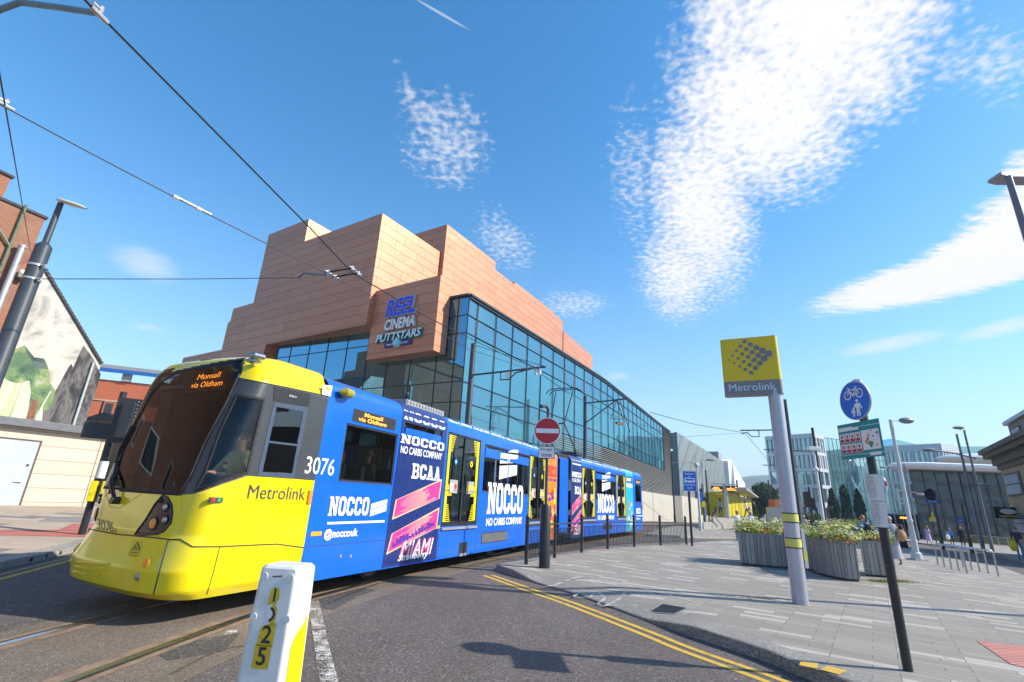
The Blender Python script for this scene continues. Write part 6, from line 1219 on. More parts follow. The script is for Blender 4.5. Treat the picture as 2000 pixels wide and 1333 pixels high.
def leafm(name, c, v=.35):
    m, nt, out = mkmat(name); n = N(nt); g = n('ShaderNodeNewGeometry'); r = g.outputs['Random Per Island']; col = n.mix(r, tuple(x*(1-v) for x in c), tuple(min(1, x*(1+v)) for x in c))
    d = n('ShaderNodeBsdfPrincipled', {'Base Color': col, 'Roughness': .55, 'Specular IOR Level': .3}); t = n('ShaderNodeBsdfTranslucent', {'Color': n.mix(.5, col, (c[0]*1.6, c[1]*1.6, c[2]*.6))}); mx = n('ShaderNodeMixShader', {0: .3, 1: d.outputs[0], 2: t.outputs[0]}); n.link(mx.outputs[0], out.inputs[0]); return m
LEAF1 = leafm('flower_leaf', (.075, .15, .025), .5); LEAF2 = leafm('feathery_leaf', (.13, .25, .02), .4); PETW = leafm('white_petal', (.78, .76, .58), .1); PETY = leafm('cream_petal', (.72, .68, .3), .15); PETO = leafm('orange_petal', (.85, .26, .01), .25); EYEM = pm('flower_eye', (.6, .4, .02), .8)
def planter(front, depth, label, htop=.84, dens=1.0, seed=1, orange=.14, hf=.5, base=.12):
    rnd = random.Random(seed); F_ = [V((p[0], p[1], 0)) for p in front]; dirv = (F_[-1]-F_[0]).normalized(); nb_ = V((-dirv.y, dirv.x, 0))
    nb_ = F_[-1].normalized(); nb_ = V((nb_.x*cos(.04)-nb_.y*sin(.04), nb_.x*sin(.04)+nb_.y*cos(.04), 0))
    B_ = [p+nb_*depth for p in F_[::-1]]; lo = F_+B_; cen = sum(lo, V((0, 0, 0)))/len(lo); zb = terr(cen.x)+base
    pl = thing('flower_planter', label, 'planter', (cen.x, cen.y, zb), 0, 'timber flower planters on the plaza', world=True); hi = [cen+(p-cen)*1.035 for p in lo]; n_ = len(lo)
    b = MB(); b.add([p+ZUP*(zb+.06) for p in lo]+[p+ZUP*(zb+htop) for p in hi], [[i, (i+1) % n_, n_+(i+1) % n_, n_+i] for i in range(n_)]); b.build('timber_box', WOOD, pl)
    b = MB(); b.prism([cen+(p-cen)*.96 for p in lo], zb-.02, zb+.07); b.build('plinth', BLACK, pl)
    b = MB(); ins = [cen+(p-cen)*.985 for p in hi]; out_ = [cen+(p-cen)*1.012 for p in hi]; b.add([p+ZUP*(zb+htop) for p in out_]+[p+ZUP*(zb+htop) for p in ins]+[p+ZUP*(zb+htop+.05) for p in out_]+[p+ZUP*(zb+htop+.05) for p in ins], [q for i in range(n_) for q in ([i, (i+1) % n_, 2*n_+(i+1) % n_, 2*n_+i], [2*n_+i, 2*n_+(i+1) % n_, 3*n_+(i+1) % n_, 3*n_+i], [n_+(i+1) % n_, n_+i, 3*n_+i, 3*n_+(i+1) % n_])]); b.build('rim', RIM, pl)
    b = MB(); b.poly([p+ZUP*(zb+htop-.06) for p in ins]); b.build('soil', SOIL, pl)
    b = MB()
    for i in range(len(F_)-1):
        a, c = lo[i], lo[i+1]; k = max(1, int((c-a).length/.105))
        for j in range(k):
            for z in (.2, .66): p = a.lerp(c, (j+.5)/k); p = cen+(p-cen)*(1+.035*z/htop+.003); t = (c-a).normalized(); b.disc(p+ZUP*(zb+z), t, ZUP, .012, 8)
    b.build('bolts', SILVER, pl)
    xs = [p.x for p in ins]; ys = [p.y for p in ins]; poly = [(p.x, p.y) for p in ins]; area = abs(sum(poly[i][0]*poly[(i+1) % n_][1]-poly[(i+1) % n_][0]*poly[i][1] for i in range(n_)))/2
    def spot():
        while 1:
            x, y = rnd.uniform(min(xs), max(xs)), rnd.uniform(min(ys), max(ys))
            if inpoly(x, y, poly): return x, y
    lf = MB(); lf2 = MB(); fw = MB(); fo = MB(); clumps = [(spot(), rnd.uniform(.28, 1)*hf, rnd.random(), rnd.uniform(.1, .24)) for _ in range(int(area*42*dens))]
    for (cx, cy_), hh, kind, rr in clumps:
        edge = min(1, 4*min((V((cx, cy_, 0))-p).length for p in ins)); hh *= .55+.45*edge
        for _ in range(44):
            a = rnd.uniform(0, 2*pi); q = rr*math.sqrt(rnd.random()); z = zb+htop-.04+hh*rnd.random()**.6; x, y = cx+q*cos(a), cy_+q*sin(a); s = rnd.uniform(.02, .045); d = V((rnd.gauss(0, 1), rnd.gauss(0, 1), rnd.gauss(0, .7))).normalized()*s; e = d.orthogonal().normalized()*s*.35; p = V((x, y, z)); (lf2 if kind > .6 else lf).add([p-d, p+e, p+d, p-e], [[0, 1, 2, 3]])
        og = kind < orange; nf = 12 if og else (13 if kind < .72 else 3)
        for _ in range(nf):
            a = rnd.uniform(0, 2*pi); q = rr*1.1*math.sqrt(rnd.random()); z = zb+htop+hh*(rnd.uniform(.35, 1.08) if not og else rnd.uniform(.1, .5)); p = V((cx+q*cos(a), cy_+q*sin(a), z)); nn = V((rnd.gauss(0, .55), rnd.gauss(-.25, .5), .8)).normalized(); ax = nn.orthogonal().normalized(); ay = nn.cross(ax); s = rnd.uniform(.026, .046) if not og else rnd.uniform(.028, .045)
            pts = [p]+[p+(ax*cos(2*pi*k/10)+ay*sin(2*pi*k/10))*(s if k % 2 else s*.6)+nn*s*.25 for k in range(10)]; mi = 0 if kind < .5 else 1
            (fo if og else fw).add(pts, [[0, 1+k, 1+(k+1) % 10] for k in range(10)], 0 if og else mi)
            if not og: fw.disc(p+nn*s*.3, ax, ay, s*.28, 6, 2)
    for m_, nm, mt in ((lf, 'leaves', [LEAF1]), (lf2, 'feathery_leaves', [LEAF2]), (fw, 'pale_flowers', [PETW, PETY, EYEM]), (fo, 'orange_flowers', [PETO])):
        if m_.f: tag(m_.build(nm, mt, pl, uvs=False), kind='stuff')
    return pl
gp_ = lambda *px: [G(x, y, .12) for x, y in px]
planter(gp_((1447, 1104), (1480, 1107.3), (1513, 1110.3), (1546, 1113)), 1.5, 'grey timber planter of pale flowers left of the steel totem', seed=3)
planter(gp_((1575, 1112), (1596, 1123), (1628, 1131), (1655, 1136), (1681, 1138)), 1.5, 'grey timber planter with a curved front right of the steel totem', seed=5)
planter(gp_((1690, 1126), (1718, 1128), (1752, 1131)), 1.3, 'smaller grey timber planter behind the cycle sign pole', seed=9, hf=.42, orange=.3)
q = GT(1668, 1062, .1); planter([(q.x-2.2, q.y+.2), (q.x-1, q.y), (q.x+.3, q.y)], 1.4, 'far planter of white and orange flowers behind the curved planter', seed=11, hf=.75, orange=.25)
tag((lambda b: [b.add([p-d, p+V((.006, 0, .0)), p+d], [[0, 1, 2]]) for _ in range(900) for p, d in [(G(random.choice((1735, 1712, 1718, 1756, 1762)), 1137, .125)+V((random.gauss(0, .17), random.gauss(0, .12), .015)), V((random.gauss(0, .02), random.gauss(0, .02), random.uniform(.02, .05))))]] and b)(MB()).build('weeds', LEAF1, uvs=False), 'tufts of weeds growing at the foot of the planters', 'weeds', None, 'stuff')
lp_ = MB(); base_ = G(1500, 1170, .128)
for k in range(60): p = base_+V((random.gauss(0, .28), random.gauss(0, .07), 0)); a = random.uniform(0, pi); s = random.uniform(.012, .05); lp_.poly([p+V((cos(a)*s, sin(a)*s, .004)), p+V((-sin(a)*s*.4, cos(a)*s*.4, .012)), p-V((cos(a)*s, sin(a)*s, -.006)), p+V((sin(a)*s*.4, -cos(a)*s*.4, .01))])
tag(lp_.build('leaf_litter', leafm('dry_leaf', (.16, .08, .03)), uvs=False), 'scatter of dry brown leaves on the paving beside the totem', 'leaves', None, 'stuff')
mh = [G(x, y, .1) for x, y in ((1264, 1188), (1293, 1180), (1347, 1191), (1318, 1197))]; mh = [V((p.x, p.y, hpav(p)+.001)) for p in mh]; b = MB(); b.poly([p+ZUP*.006 for p in mh]); cv = b.build('frame', KERBL); 
b.__init__(); c = sum(mh, V())/4; b.poly([c+(p-c)*.86+ZUP*.009 for p in mh]); g_ = thing('manhole_cover', 'rectangular ribbed drain cover set in the grey paving', 'manhole cover', c, 0, world=True); cv.parent = g_; cv.matrix_parent_inverse = Matrix.Translation(c).inverted(); b.build('grate', bricks('grate_iron', (.04, .04, .045), (.06, .06, .06), (.005, .005, .005), .06, .045, .012, .6, .5), g_)
# cycle stands
lef = [(885, 970), (970, 998), (1062, 1025), (1158, 1050), (1262, 1078)]; rig = [(1215, 1003), (1325, 1032), (1430, 1060), (1543, 1087), (1672, 1118)]; zz7 = lambda q: (1700+q[0]/6.667, 960+q[1]/6.667)
lbl = ['farthest steel cycle stand of the row', 'steel cycle stand next to the farthest', 'middle steel cycle stand of the row of five', 'steel cycle stand next to the nearest', 'nearest steel cycle stand of the row']
for l, r_, t in zip(lef, rig, lbl):
    a, c = GT(*zz7(l), .1), GT(*zz7(r_), .1); h = .8; u = (c-a); w = u.length; u = u.normalized(); R0_ = .12; b = MB()
    pts = [a-ZUP*.05, a+ZUP*(h-R0_)]+[a+u*(R0_-R0_*cos(k*pi/10))+ZUP*(h-R0_+R0_*sin(k*pi/10)) for k in range(1, 6)]+[c-u*(R0_-R0_*sin(k*pi/10))+ZUP*(h-R0_+R0_*cos(k*pi/10)) for k in range(0, 6)]+[c-ZUP*.05]
    b.tube(pts, .026, 12); tag(b.build('cycle_stand', STEEL), t, 'cycle stand', 'row of steel cycle stands')
# pale street lamp on the plaza
lb = GT(1792, 1096, .1); sl_ = thing('plaza_lamp', 'pale grey lamp post with a square foot and half dome lantern behind the cycle stands', 'street lamp', lb, 0, world=True); Yl = lb.y; zt_ = D(1736, 820, Yl).z; LG_ = pm('pale_lamp_paint', (.52, .53, .53), .4, var=.06, dirt=.12)
b = MB(); z = lb.z; b.box(lb.x-.27, lb.x+.27, lb.y-.27, lb.y+.27, z-.05, z+.09); b.build('plinth', CONC, sl_); b = MB(); b.lathe([(.22, z+.09), (.2, z+.3), (.13, z+.36), (.1, z+1.55), (.125, z+1.6), (.085, z+1.75), (.07, zt_)], lb, 14); b.build('pole', LG_, sl_)
h0 = V((lb.x, lb.y, zt_-.06)); h1 = D(1758, 822, Yl); b = MB(); b.tube([h0, h1], .025, 8); b.build('arm', LG_, sl_); b = MB(); c = D(1770, 822, Yl); b.ball(c, .34, 16, 0, (1, .6, .42)); b.build('lantern', pm('grey_lantern', (.22, .24, .25), .35), sl_)
zz_ = [D(1765, y, Yl).z for y in (960, 985)]; b = MB(); b.box(lb.x-.33, lb.x-.27, lb.y-.03, lb.y+.03, zz_[1]-.25, zz_[0]+.1); b.box(lb.x-.28, lb.x-.05, lb.y-.02, lb.y+.02, zz_[1], zz_[1]+.04); b.box(lb.x-.28, lb.x-.05, lb.y-.02, lb.y+.02, zz_[0], zz_[0]+.04); b.build('banner_bracket', LG_, sl_)
# street lamp cut by the right edge
YR = 9.0; p = D(1958, 343, YR); rl = thing('lamp_post', 'grey lamp post leaning in at the right edge against the white cloud', 'street lamp', (D(2040, 600, YR).x, YR, 0), 0, world=True); rx = p.x+.12
b = MB(); b.lathe([(.12, terr(rx)+.1), (.1, 3), (.06, p.z-.02)], (rx, YR), 14); b.build('pole', pm('mauve_grey', (.16, .16, .2), .45), rl); b = MB(); e = V((rx+1.3, YR+.1, p.z+.12)); a = V((rx-.18, YR, p.z+.02)); b.extr([a, a+V((.05, 0, .09)), e+V((0, 0, .16)), e+V((0, 0, -.02)), a+V((.2, 0, -.05))], V((0, .32, 0))); b.build('lantern', GREY, rl, bevel=.03)
# ---------------------------------------------------------------- far side of the square
COUN = pm('pale_precast', (.5, .53, .56), .55, var=.05, scale=2, dirt=.08); TEALG = panes('council_glass', (.02, .07, .075), (.55, .85, .85), .35, .03, .5); ATRG = panes('atrium_glass', (.1, .22, .22), (.6, .9, .9), .42, .03, .3); DARKG = panes('dark_shop_glass', (.016, .024, .026), (.35, .38, .38), .05, .25, .3)
BROWNG = pm('brown_blind', (.13, .08, .06), .5)
cou = thing('council_offices', 'pale gridded office block with a glass atrium across the square', 'building', D(1540, 1000, 125), 0, world=True)
def face(pa, pb, Ya):
    a = D(*pa, Ya); y2 = yfor(pb[0], pb[1], a.z); b_ = D(*pb, y2); return V((a.x, a.y, 0)), V((b_.x, b_.y, 0)), a.z
def grid_front(A, B, ztop, rows, nb, par, seed=1, depth=.4, band=1.0, wide=False):
    rnd = random.Random(seed); d = B-A; L = d.length; u = d.normalized(); n_ = V((u.y, -u.x, 0))
    if n_.dot(CO-A) < 0: n_ = -n_
    fr = MB(); z = ztop; gl_ = MB(); fr.obox(A.lerp(B, .5)+ZUP*(z-band/2), u*L/2, n_*depth/2, ZUP*band/2); z -= band
    for ri, (h, kind) in enumerate(rows):
        bw = L/nb; x = 0; edges = [0]
        k = nb if ri < 2 else int(nb*.72)
        for i in range(k): edges.append(L*(i+1)/k+(rnd.uniform(-.25, .25)*L/k if 0 < i+1 < k else 0))
        for e in edges: w = rnd.uniform(.3, .48)*(L/nb/.95 if L/nb < .95 else 1); fr.obox(A+u*min(L-w/2, max(w/2, e))+ZUP*(z-h/2), u*w/2, n_*depth/2, ZUP*h/2)
        for e0, e1 in zip(edges, edges[1:]): gl_.quad(*[A+u*e+n_*(-depth*.4)+ZUP*zz for e, zz in ((e0, z-h), (e1, z-h), (e1, z), (e0, z))], 1 if rnd.random() < .16 and ri > 1 else 0)
        z -= h; b_ = .75 if ri < len(rows)-1 else 1.1; fr.obox(A.lerp(B, .5)+ZUP*(z-b_/2), u*L/2, n_*depth/2, ZUP*b_/2); z -= b_
    fr.build('precast_frame', COUN, par); gl_.build('windows', [TEALG, BROWNG], par); return z, u, n_
rws = [(3.3, 0), (3.0, 0), (3.0, 0), (3.1, 0)]
A, B, zt_ = face((1494, 853), (1587, 846.5), 125); zb, u, n_ = grid_front(A, B, zt_, rws, 11, cou, 2)
A2, B2, zt2 = face((1587, 846.5), (1607, 851), B.y); zb, _, _ = grid_front(B, B2, zt_, rws, 4, cou, 3)
b = MB(); b.wall(A+u*2-n_*3, B-n_*3, -4, zb, -.3)
b.build('ground_floor_glass', DARKG, cou); b = MB()
for k in range(9): p = A.lerp(B, (k+.3)/9); b.tube([p-ZUP*4, p+ZUP*zb], .28, 10)
b.build('columns', COUN, cou)
C1 = D(1724, 860, 128); C1.z = 0; b = MB(); f = MB(); za = zt_-.4; nn = 15
for i in range(nn):
    p, q = B2.lerp(C1, i/nn), B2.lerp(C1, (i+1)/nn)
    for j in range(6): z0 = za-4*(j+1); b.quad(V((p.x, p.y, z0)), V((q.x, q.y, z0)), V((q.x, q.y, z0+4)), V((p.x, p.y, z0+4)))
    f.wall(p, p+(q-p)*.025, za-24, za, -.06)
for j in range(6): f.wall(B2, C1, za-4*j-.1, za-4*j, -.07)
b.build('atrium_glazing', ATRG, cou); f.build('atrium_mullions', pm('teal_mullion', (.03, .07, .08), .5), cou)
for (x0, y0), (x1, y1) in (((1640, 903), (1690, 975)), ((1645, 895), (1686, 983)), ((1668, 899), (1684, 927)), ((1693, 904), (1675, 960))):
    b = MB(); p, q = D(x0, y0, 122), D(x1, y1, 122); b.tube([p, q], .22, 8); b.build('white_strut', WHITE, cou)
A3, B3, zt3 = face((1722, 872), (1835, 866.5), 122); zb3, _, _ = grid_front(A3, B3, zt3, [(3.0, 0)]*4, 13, cou, 5, band=1.6); A4, B4, _ = face((1835, 866.5), (1872, 872.5), B3.y); grid_front(B3, B4, zt3, [(3.0, 0)]*4, 7, cou, 6, band=1.6)
b = MB(); b.wall(A3, B3, -4, zb3, -.4); b.wall(B4, B4+V((60, 12, 0)), -4, zt3-2.2, -.4); b.build('lower_glass', TEALG, cou)
b = MB(); p, q, e = D(1742, 857, 124), D(1742, 871, 124), D(1790, 868, 124); b.extr([q, e, p], V((0, 6, 0))); p, q = D(1868, 872.5, 126), D(1990, 872.5, 126); b.extr([p, q, q-ZUP*2.4, p-ZUP*1.6], V((0, 8, 0))); b.build('glass_roof', ATRG, cou)
# glass pavilion with the white canopy
YP = 72; PAVG = panes('pavilion_glass', (.02, .028, .03), (.34, .4, .4), .06, 1.0, .5)
A = D(1792, 1000, YP); A.z = 0; B = D(1990, 1000, YP-1.5); B.z = 0; gz = terr(A.x); zt_ = D(1792, 914, YP).z
pav = thing('glass_pavilion', 'dark glass pavilion under a sweeping white canopy on the right', 'building', V((A.x, A.y, gz)), 0, world=True); u = (B-A).normalized(); n_ = V((u.y, -u.x, 0)); L = (B-A).length
b = MB(); f = MB(); nb = 8
for i in range(nb):
    p, q = A.lerp(B, i/nb), A.lerp(B, (i+1)/nb); k = random.uniform(-.06, .06)
    for z0, z1 in ((gz, gz+3.2), (gz+3.2, gz+5.6), (gz+5.6, zt_)): b.quad(V((p.x, p.y, z0)), V((q.x, q.y+k, z0)), V((q.x, q.y+k, z1)), V((p.x, p.y, z1)))
    f.tube([V((p.x, p.y-.05, gz)), V((p.x, p.y-.05, zt_))], .07, 6)
for z in (gz+3.2, gz+5.6, zt_-.1): f.wall(A-n_*.02, B-n_*.02, z-.08, z+.08, -.1)
WV = V((A.x, A.y, 0)).normalized(); e2 = A+WV*9+u*.6; b.quad(V((e2.x, e2.y, gz)), V((A.x, A.y, gz)), V((A.x, A.y, zt_)), V((e2.x, e2.y, zt_))); b.build('glazing', PAVG, pav); f.build('mullions', MULL, pav)
b = MB(); P = []
for k in range(15): a = pi/2+pi*k/14; P.append(A+u*(1.2+4.3*cos(a))+V((0, 4.6, 0))+n_*(-7.4*sin(a)) if 0 else A+u*(1.0+4.2*cos(a))-n_*(4.0-7.0*sin(a)*-1))
bk = lambda d: n_*d if d > 0 else WV*(-d)
P = [A+u*(1.4+4.2*cos(a))+bk(-3+6.0*sin(a)) for a in [pi/2+pi*k/16 for k in range(17)]]+[B+WV*9, B+n_*3]; zc = zt_-.3
ctr = sum(P, V())/len(P); b.smooth = False; low = [ctr+(p-ctr)*.9+ZUP*zc for p in P]; mid_ = [p+ZUP*(zc+.35) for p in P]; mi2 = [p+ZUP*(zc+.7) for p in P]; top = [ctr+(p-ctr)*.9+ZUP*(zc+.9) for p in P]; n_p = len(P); b.add(low+mid_+mi2+top, [list(range(n_p)), [3*n_p+k for k in range(n_p)][::-1]]+[[j*n_p+i, j*n_p+(i+1) % n_p, (j+1)*n_p+(i+1) % n_p, (j+1)*n_p+i] for j in range(3) for i in range(n_p)]); b.build('canopy', pm('canopy_white', (.72, .71, .72), .4, var=.04), pav)
b = MB(); c = D(1925, 899, YP+12); b.ball(c, 6, 20, 0, (1.3, .8, .16)); b.build('roof_shell', MATS['canopy_white'], pav)
for k, (x, y) in enumerate(((1922, 1012), (1822, 1012))): b = MB(); c = D(x, y, YP-.35); b.poly([c+u*a+ZUP*d for a, d in ((-.55, -.5), (.55, -.5), (.55, 0), (.2, .1), (.12, .8), (-.12, .8), (-.2, .1), (-.55, 0))]); b.build('gold_poster', pm('gold_print', (.45, .32, .05), .6), pav)
# stone corner building at the right edge
A = D(1953, 914, 40); y2 = yfor(2000, 899, A.z); B = D(2000, 899, y2); zc = A.z; A.z = B.z = 0; u = (B-A).normalized(); n_ = V((u.y, -u.x, 0)); gz = terr(A.x)
STONE = bricks('buff_ashlar', (.33, .25, .15), (.42, .32, .2), (.16, .12, .08), .6, .28, .012, .9, var=.4, stain=.4); DSTONE = pm('blackened_cornice', (.13, .11, .085), .9, var=.4, bump=.3)
stn = thing('stone_building', 'old buff stone corner building with a blackened cornice at the right edge', 'building', V((A.x, A.y, gz)), 0, world=True); E_ = A+u*16
b = MB(); b.prism([A, E_, E_-n_*12, A-n_*12], gz-.5, zc); b.build('wall', STONE, stn)
b = MB()
for k, (o, h0, h1) in enumerate(((.15, 0, .35), (.35, .352, .9), (.75, .902, 1.25), (.95, 1.252, 1.6))): b.prism([A+n_*o-u*o, E_+n_*o, E_-n_*12, A-u*o-n_*12], zc+h0-.2, zc+h1-.2)
b.build('cornice', DSTONE, stn)
p = onv(1973, 850, A-n_*1.5, A-n_*1.5+u); t = (V((p.x, p.y, 0))-A).dot(u); zz = onv(1973, 829, A-n_*1.5, A-n_*1.5+u).z; q0 = A+u*t-n_*1.5
b = MB(); b.prism([q0, q0+u*12, q0+u*12-n_*8, q0-n_*8], zc+1.2, zz); b.build('attic', bricks('attic_stone', (.2, .19, .15), (.26, .24, .19), (.1, .09, .08), .6, .28, .012, .9), stn); b = MB(); b.prism([q0+n_*.25-u*.25, q0+u*12+n_*.25, q0+u*12-n_*8, q0-u*.25-n_*8], zz+.003, zz+.3); b.build('attic_coping', pm('pale_coping', (.45, .47, .5), .6), stn)
for x0, x1, y0, y1, o in ((1972, 1990, 924, 967, 0), (1984, 1991, 834, 866, -1.5), (1990, 2004, 1005, 1040, 0)):
    a, c = onv(x0, y1, A+n_*(.03+o), A+n_*(.03+o)+u), onv(x1, y0, A+n_*(.03+o), A+n_*(.03+o)+u); w = V((c.x-a.x, c.y-a.y, 0)).dot(u); b = MB(); m_ = V((a.x, a.y, 0))+u*w/2; zm = (a.z+c.z)/2; h = abs(c.z-a.z)/2
    b.obox(m_+ZUP*zm, u*(w/2+.12), n_*.05, ZUP*(h+.12), 0); b.obox(m_+ZUP*zm+n_*.03, u*w/2, n_*.04, ZUP*h, 1); b.obox(m_+ZUP*zm+n_*.06, u*w/2, n_*.03, ZUP*.04, 0); b.build('window', [DSTONE, pm('sky_pane', (.1, .14, .2), .06, coat=.5)], stn)
c = D(1966, 1002, 39); sgn = thing('shop_sign', 'black projecting shop sign with a cream oval below the stone cornice', 'shop sign', c, 0, world=True); r2 = V((.95, -.3, 0)).normalized(); rn2 = V((r2.y, -r2.x, 0)); b = MB(); b.obox(c, r2*.8, rn2*.08, ZUP*.42, 0); b.build('sign_board', NAVYT, sgn); b = MB(); b.poly([c+rn2*.085+r2*(.5*cos(a)+.05)+ZUP*(.2*sin(a)+.1) for a in [2*pi*k/20 for k in range(20)]], 0); b.obox(c-ZUP*.25+rn2*.07, r2*.55, rn2*.02, ZUP*.06, 1); b.build('sign_panel', [CREAMW, ORANGE], sgn); b = MB(); b.tube([c+r2*.8, c+r2*1.5], .05, 6); b.build('bracket', BLACK, sgn)
# tram stop: platform, shelter, departure boards
pf0 = G(1391, 1029, .12); pf1 = G(1438, 1028, .12); pd = V((sin(RA(26.5)), cos(RA(26.5)), 0)); ps = thing('tram_platform', 'raised grey tram platform with five shallow front steps', 'platform', pf0, 0, world=True); px_ = (V((pf1.x, pf1.y, 0))-V((pf0.x, pf0.y, 0))); GRAN = pm('platform_granite', (.3, .29, .28), .85, var=.15, scale=8)
a = V((pf0.x, pf0.y, 0)); e = a+px_; b = MB()
for k in range(5): o = pd*(.38*k); b.prism([a+o, e+o, e+o+pd*.38, a+o+pd*.38], -.1, .12+.146*(k+1))
b.build('steps', GRAN, ps); o = pd*1.9; b = MB(); b.prism([a+o-px_*.28, e+o+px_*.08, e+pd*62, a-px_*.28+pd*62], -.1, .852); b.build('deck', PAVER, ps); b = MB(); b.prism([a+o-px_*.30, a+o-px_*.02, a-px_*.02, a-px_*.30-pd*.3], -.1, .5); b.build('side_ramp', GRAN, ps)
PZ = .852; Y0 = D(1440, 1010, 50).y
sh = thing('stop_shelter', 'tram stop shelter with a tapering grey canopy and yellow glass screens', 'shelter', V((D(1430, 1008, 50).x, 50, PZ)), 0, world=True); c0, c1, c2, c3_2 = D(1394, 956, 48), D(1458, 957, 48), D(1482, 975.5, 78), D(1462, 975, 78)
b = MB(); b.extr([c0, c1, V((c2.x, c2.y, c1.z)), V((c3_2.x, c3_2.y, c1.z))], ZUP*.22); b.build('canopy', pm('canopy_grey', (.3, .29, .27), .5), sh)
YG = glassm('yellow_glass', (.62, .55, .02), .06, (1, .9, .3)); YPAN = pm('yellow_screen', (.62, .52, .02), .35, var=.12)
b = MB(); s0, s1 = D(1424, 1008, 50), D(1470, 1004, 76); s0.z = s1.z = 0
for k in range(9): p, q = s0.lerp(s1, k/9), s0.lerp(s1, (k+.9)/9); b.wall(p, q, PZ+.1, PZ+2.35, .06)
b.wall(s0, s0+V((-2.6, .5, 0)), PZ+.1, PZ+2.35, .06); b.build('yellow_screens', YPAN, sh)
for k in range(4): p = s0.lerp(s1, (k+.05)/4)+V((-.5, -.2, 0)); b = MB(); b.tube([p+ZUP*PZ, p+ZUP*(c0.z)], .14, 10); b.build('post', SILVER, sh)
for x0, x1, y0, y1, Y in ((1396, 1414, 963, 967, 47.5), (1437, 1460, 964.5, 969.5, 49)): p, q = D(x0, y0, Y), D(x1, y1, Y); b = MB(); b.box(p.x, q.x, Y, Y+.06, q.z, p.z); b.build('name_sign', pm('dull_yellow_sign', (.5, .42, .03), .4), sh)
dd = thing('departure_boards', 'pair of amber departure boards on a grey T shaped post at the tram stop', 'display', D(1416, 1012, 46), 0, world=True); p = D(1416, 945, 46); b = MB(); b.tube([V((p.x, 46, PZ)), V((p.x, 46, p.z))], .16, 10); q0, q1 = D(1389, 945.5, 46), D(1438, 945.5, 46); b.box(q0.x, q1.x, 45.94, 46.06, p.z-.12, p.z); b.build('post', SILVER, dd)
for x0, x1, seed in ((1389, 1412, 1), (1417.5, 1440, 2)):
    p, q = D(x0, 949, 45.8), D(x1, 956.5, 45.8); b = MB(); b.box(p.x, q.x, 45.75, 45.95, q.z, p.z); bo = b.build('board', BLACK, dd); rnd = random.Random(seed); b = MB(); w = q.x-p.x
    for r in range(3):
        x = p.x+.06
        while x < q.x-.2: l = rnd.uniform(.08, .3); zz = p.z-.1-.11*r; rnd.random() < .7 and b.quad((x, 45.745, zz-.07), (min(x+l, q.x-.04), 45.745, zz-.07), (min(x+l, q.x-.04), 45.745, zz), (x, 45.745, zz)); x += l+.03
    b.build('display_text', LED, bo)
def post(name, label, cat, px, py, ptop, Y=None, r=.07, mat=None, h=0, group=None):
    if Y is None: base = G(px, py, .12); Y = base.y
    x = D(px, py, Y).x; top = D(ptop[0], ptop[1], Y); zb = PZ if h == 1 else terr(x)+.1; o = thing(name, label, cat, (x, Y, zb), 0, group, world=True); b = MB(); b.lathe([(r*1.3, zb), (r*1.3, zb+.9), (r, zb+1), (r*.75, top.z)], (x, Y), 12); b.build('pole', mat or DGREY, o); return o, V((x, Y, top.z))
o, t = post('tram_mast', 'thin dark mast in front of the dark return of the metal block', 'mast', 1318, 1013, (1310, 880), 58, .1, BLACK, 0, 'tramway masts'); b = MB(); b.ball(t, .16, 8); b.build('finial', WHITE, o); b = MB(); b.tube([V((t.x, 58, D(1313, 904, 58).z)), D(1362, 905, 60)], .02, 5); b.build('arm', WIRE, o)
o, t = post('cctv_pole', 'pale grey camera pole topped with a round dome', 'camera pole', 1368.5, 1034, (1361, 912), None, .1, LG_); b = MB(); b.ball(t+ZUP*.12, .2, 12); b.tube([t+ZUP*.3, t+ZUP*.75], .03, 6); b.build('dome_camera', LG_, o)
o, t = post('street_lamp', 'pale street lamp with a flat round head before the patterned metal wall', 'street lamp', 1379.5, 1026, (1371, 899), None, .09, LG_); b = MB(); b.tube([t-ZUP*.05, t+V((.55, 0, .02))], .03, 6); b.ball(t+V((.9, 0, .06)), .45, 12, 0, (1, .7, .28)); b.build('lantern', GREY, o)
o, t = post('traffic_signal', 'dark traffic signal post with square heads before the tram platform', 'traffic light', 1376.5, 1029, (1371, 945), None, .07, BLACK); b = MB(); z = D(1373, 963, t.y).z; b.box(t.x-.62, t.x-.28, t.y-.15, t.y+.15, z-.5, z+.2); b.box(t.x-.28, t.x-.05, t.y-.1, t.y+.1, z-.15, z+.35); z2_ = D(1375, 977, t.y).z; b.box(t.x-.4, t.x+.4, t.y-.12, t.y+.12, z2_-.2, z2_+.25); b.build('signal_heads', BLACK, o); b = MB(); z = D(1377, 985, t.y).z; b.box(t.x-.12, t.x+.12, t.y-.14, t.y-.02, z-.25, z+.25); b.build('push_button_box', YEL, o); b = MB(); z = D(1367, 968, t.y).z; b.box(t.x-.3, t.x-.08, t.y-.2, t.y-.16, z-.5, z+.3); b.build('blue_plate', BLUES, o)
o, t = post('tram_mast', 'thin dark mast leaning over the left of the tram stop', 'mast', 1385, 1010, (1376.5, 918), 50, .09, BLACK, 0, 'tramway masts')
o, t = post('tram_mast', 'dark mast rising past the corner of the shelter canopy', 'mast', 1445, 1005, (1439, 938), 60, .12, BLACK, 0, 'tramway masts')
o, t = post('stop_marker', 'slim yellow marker post at the head of the platform steps', 'marker', 1390, 1016, (1392, 986), None, .08, YPAN)
o, t = post('tram_mast', 'thick dark mast with a bracket arm directly behind the totem', 'mast', 1565, 1040, (1534, 781), 33, .17, BLACK, 0, 'tramway masts'); 
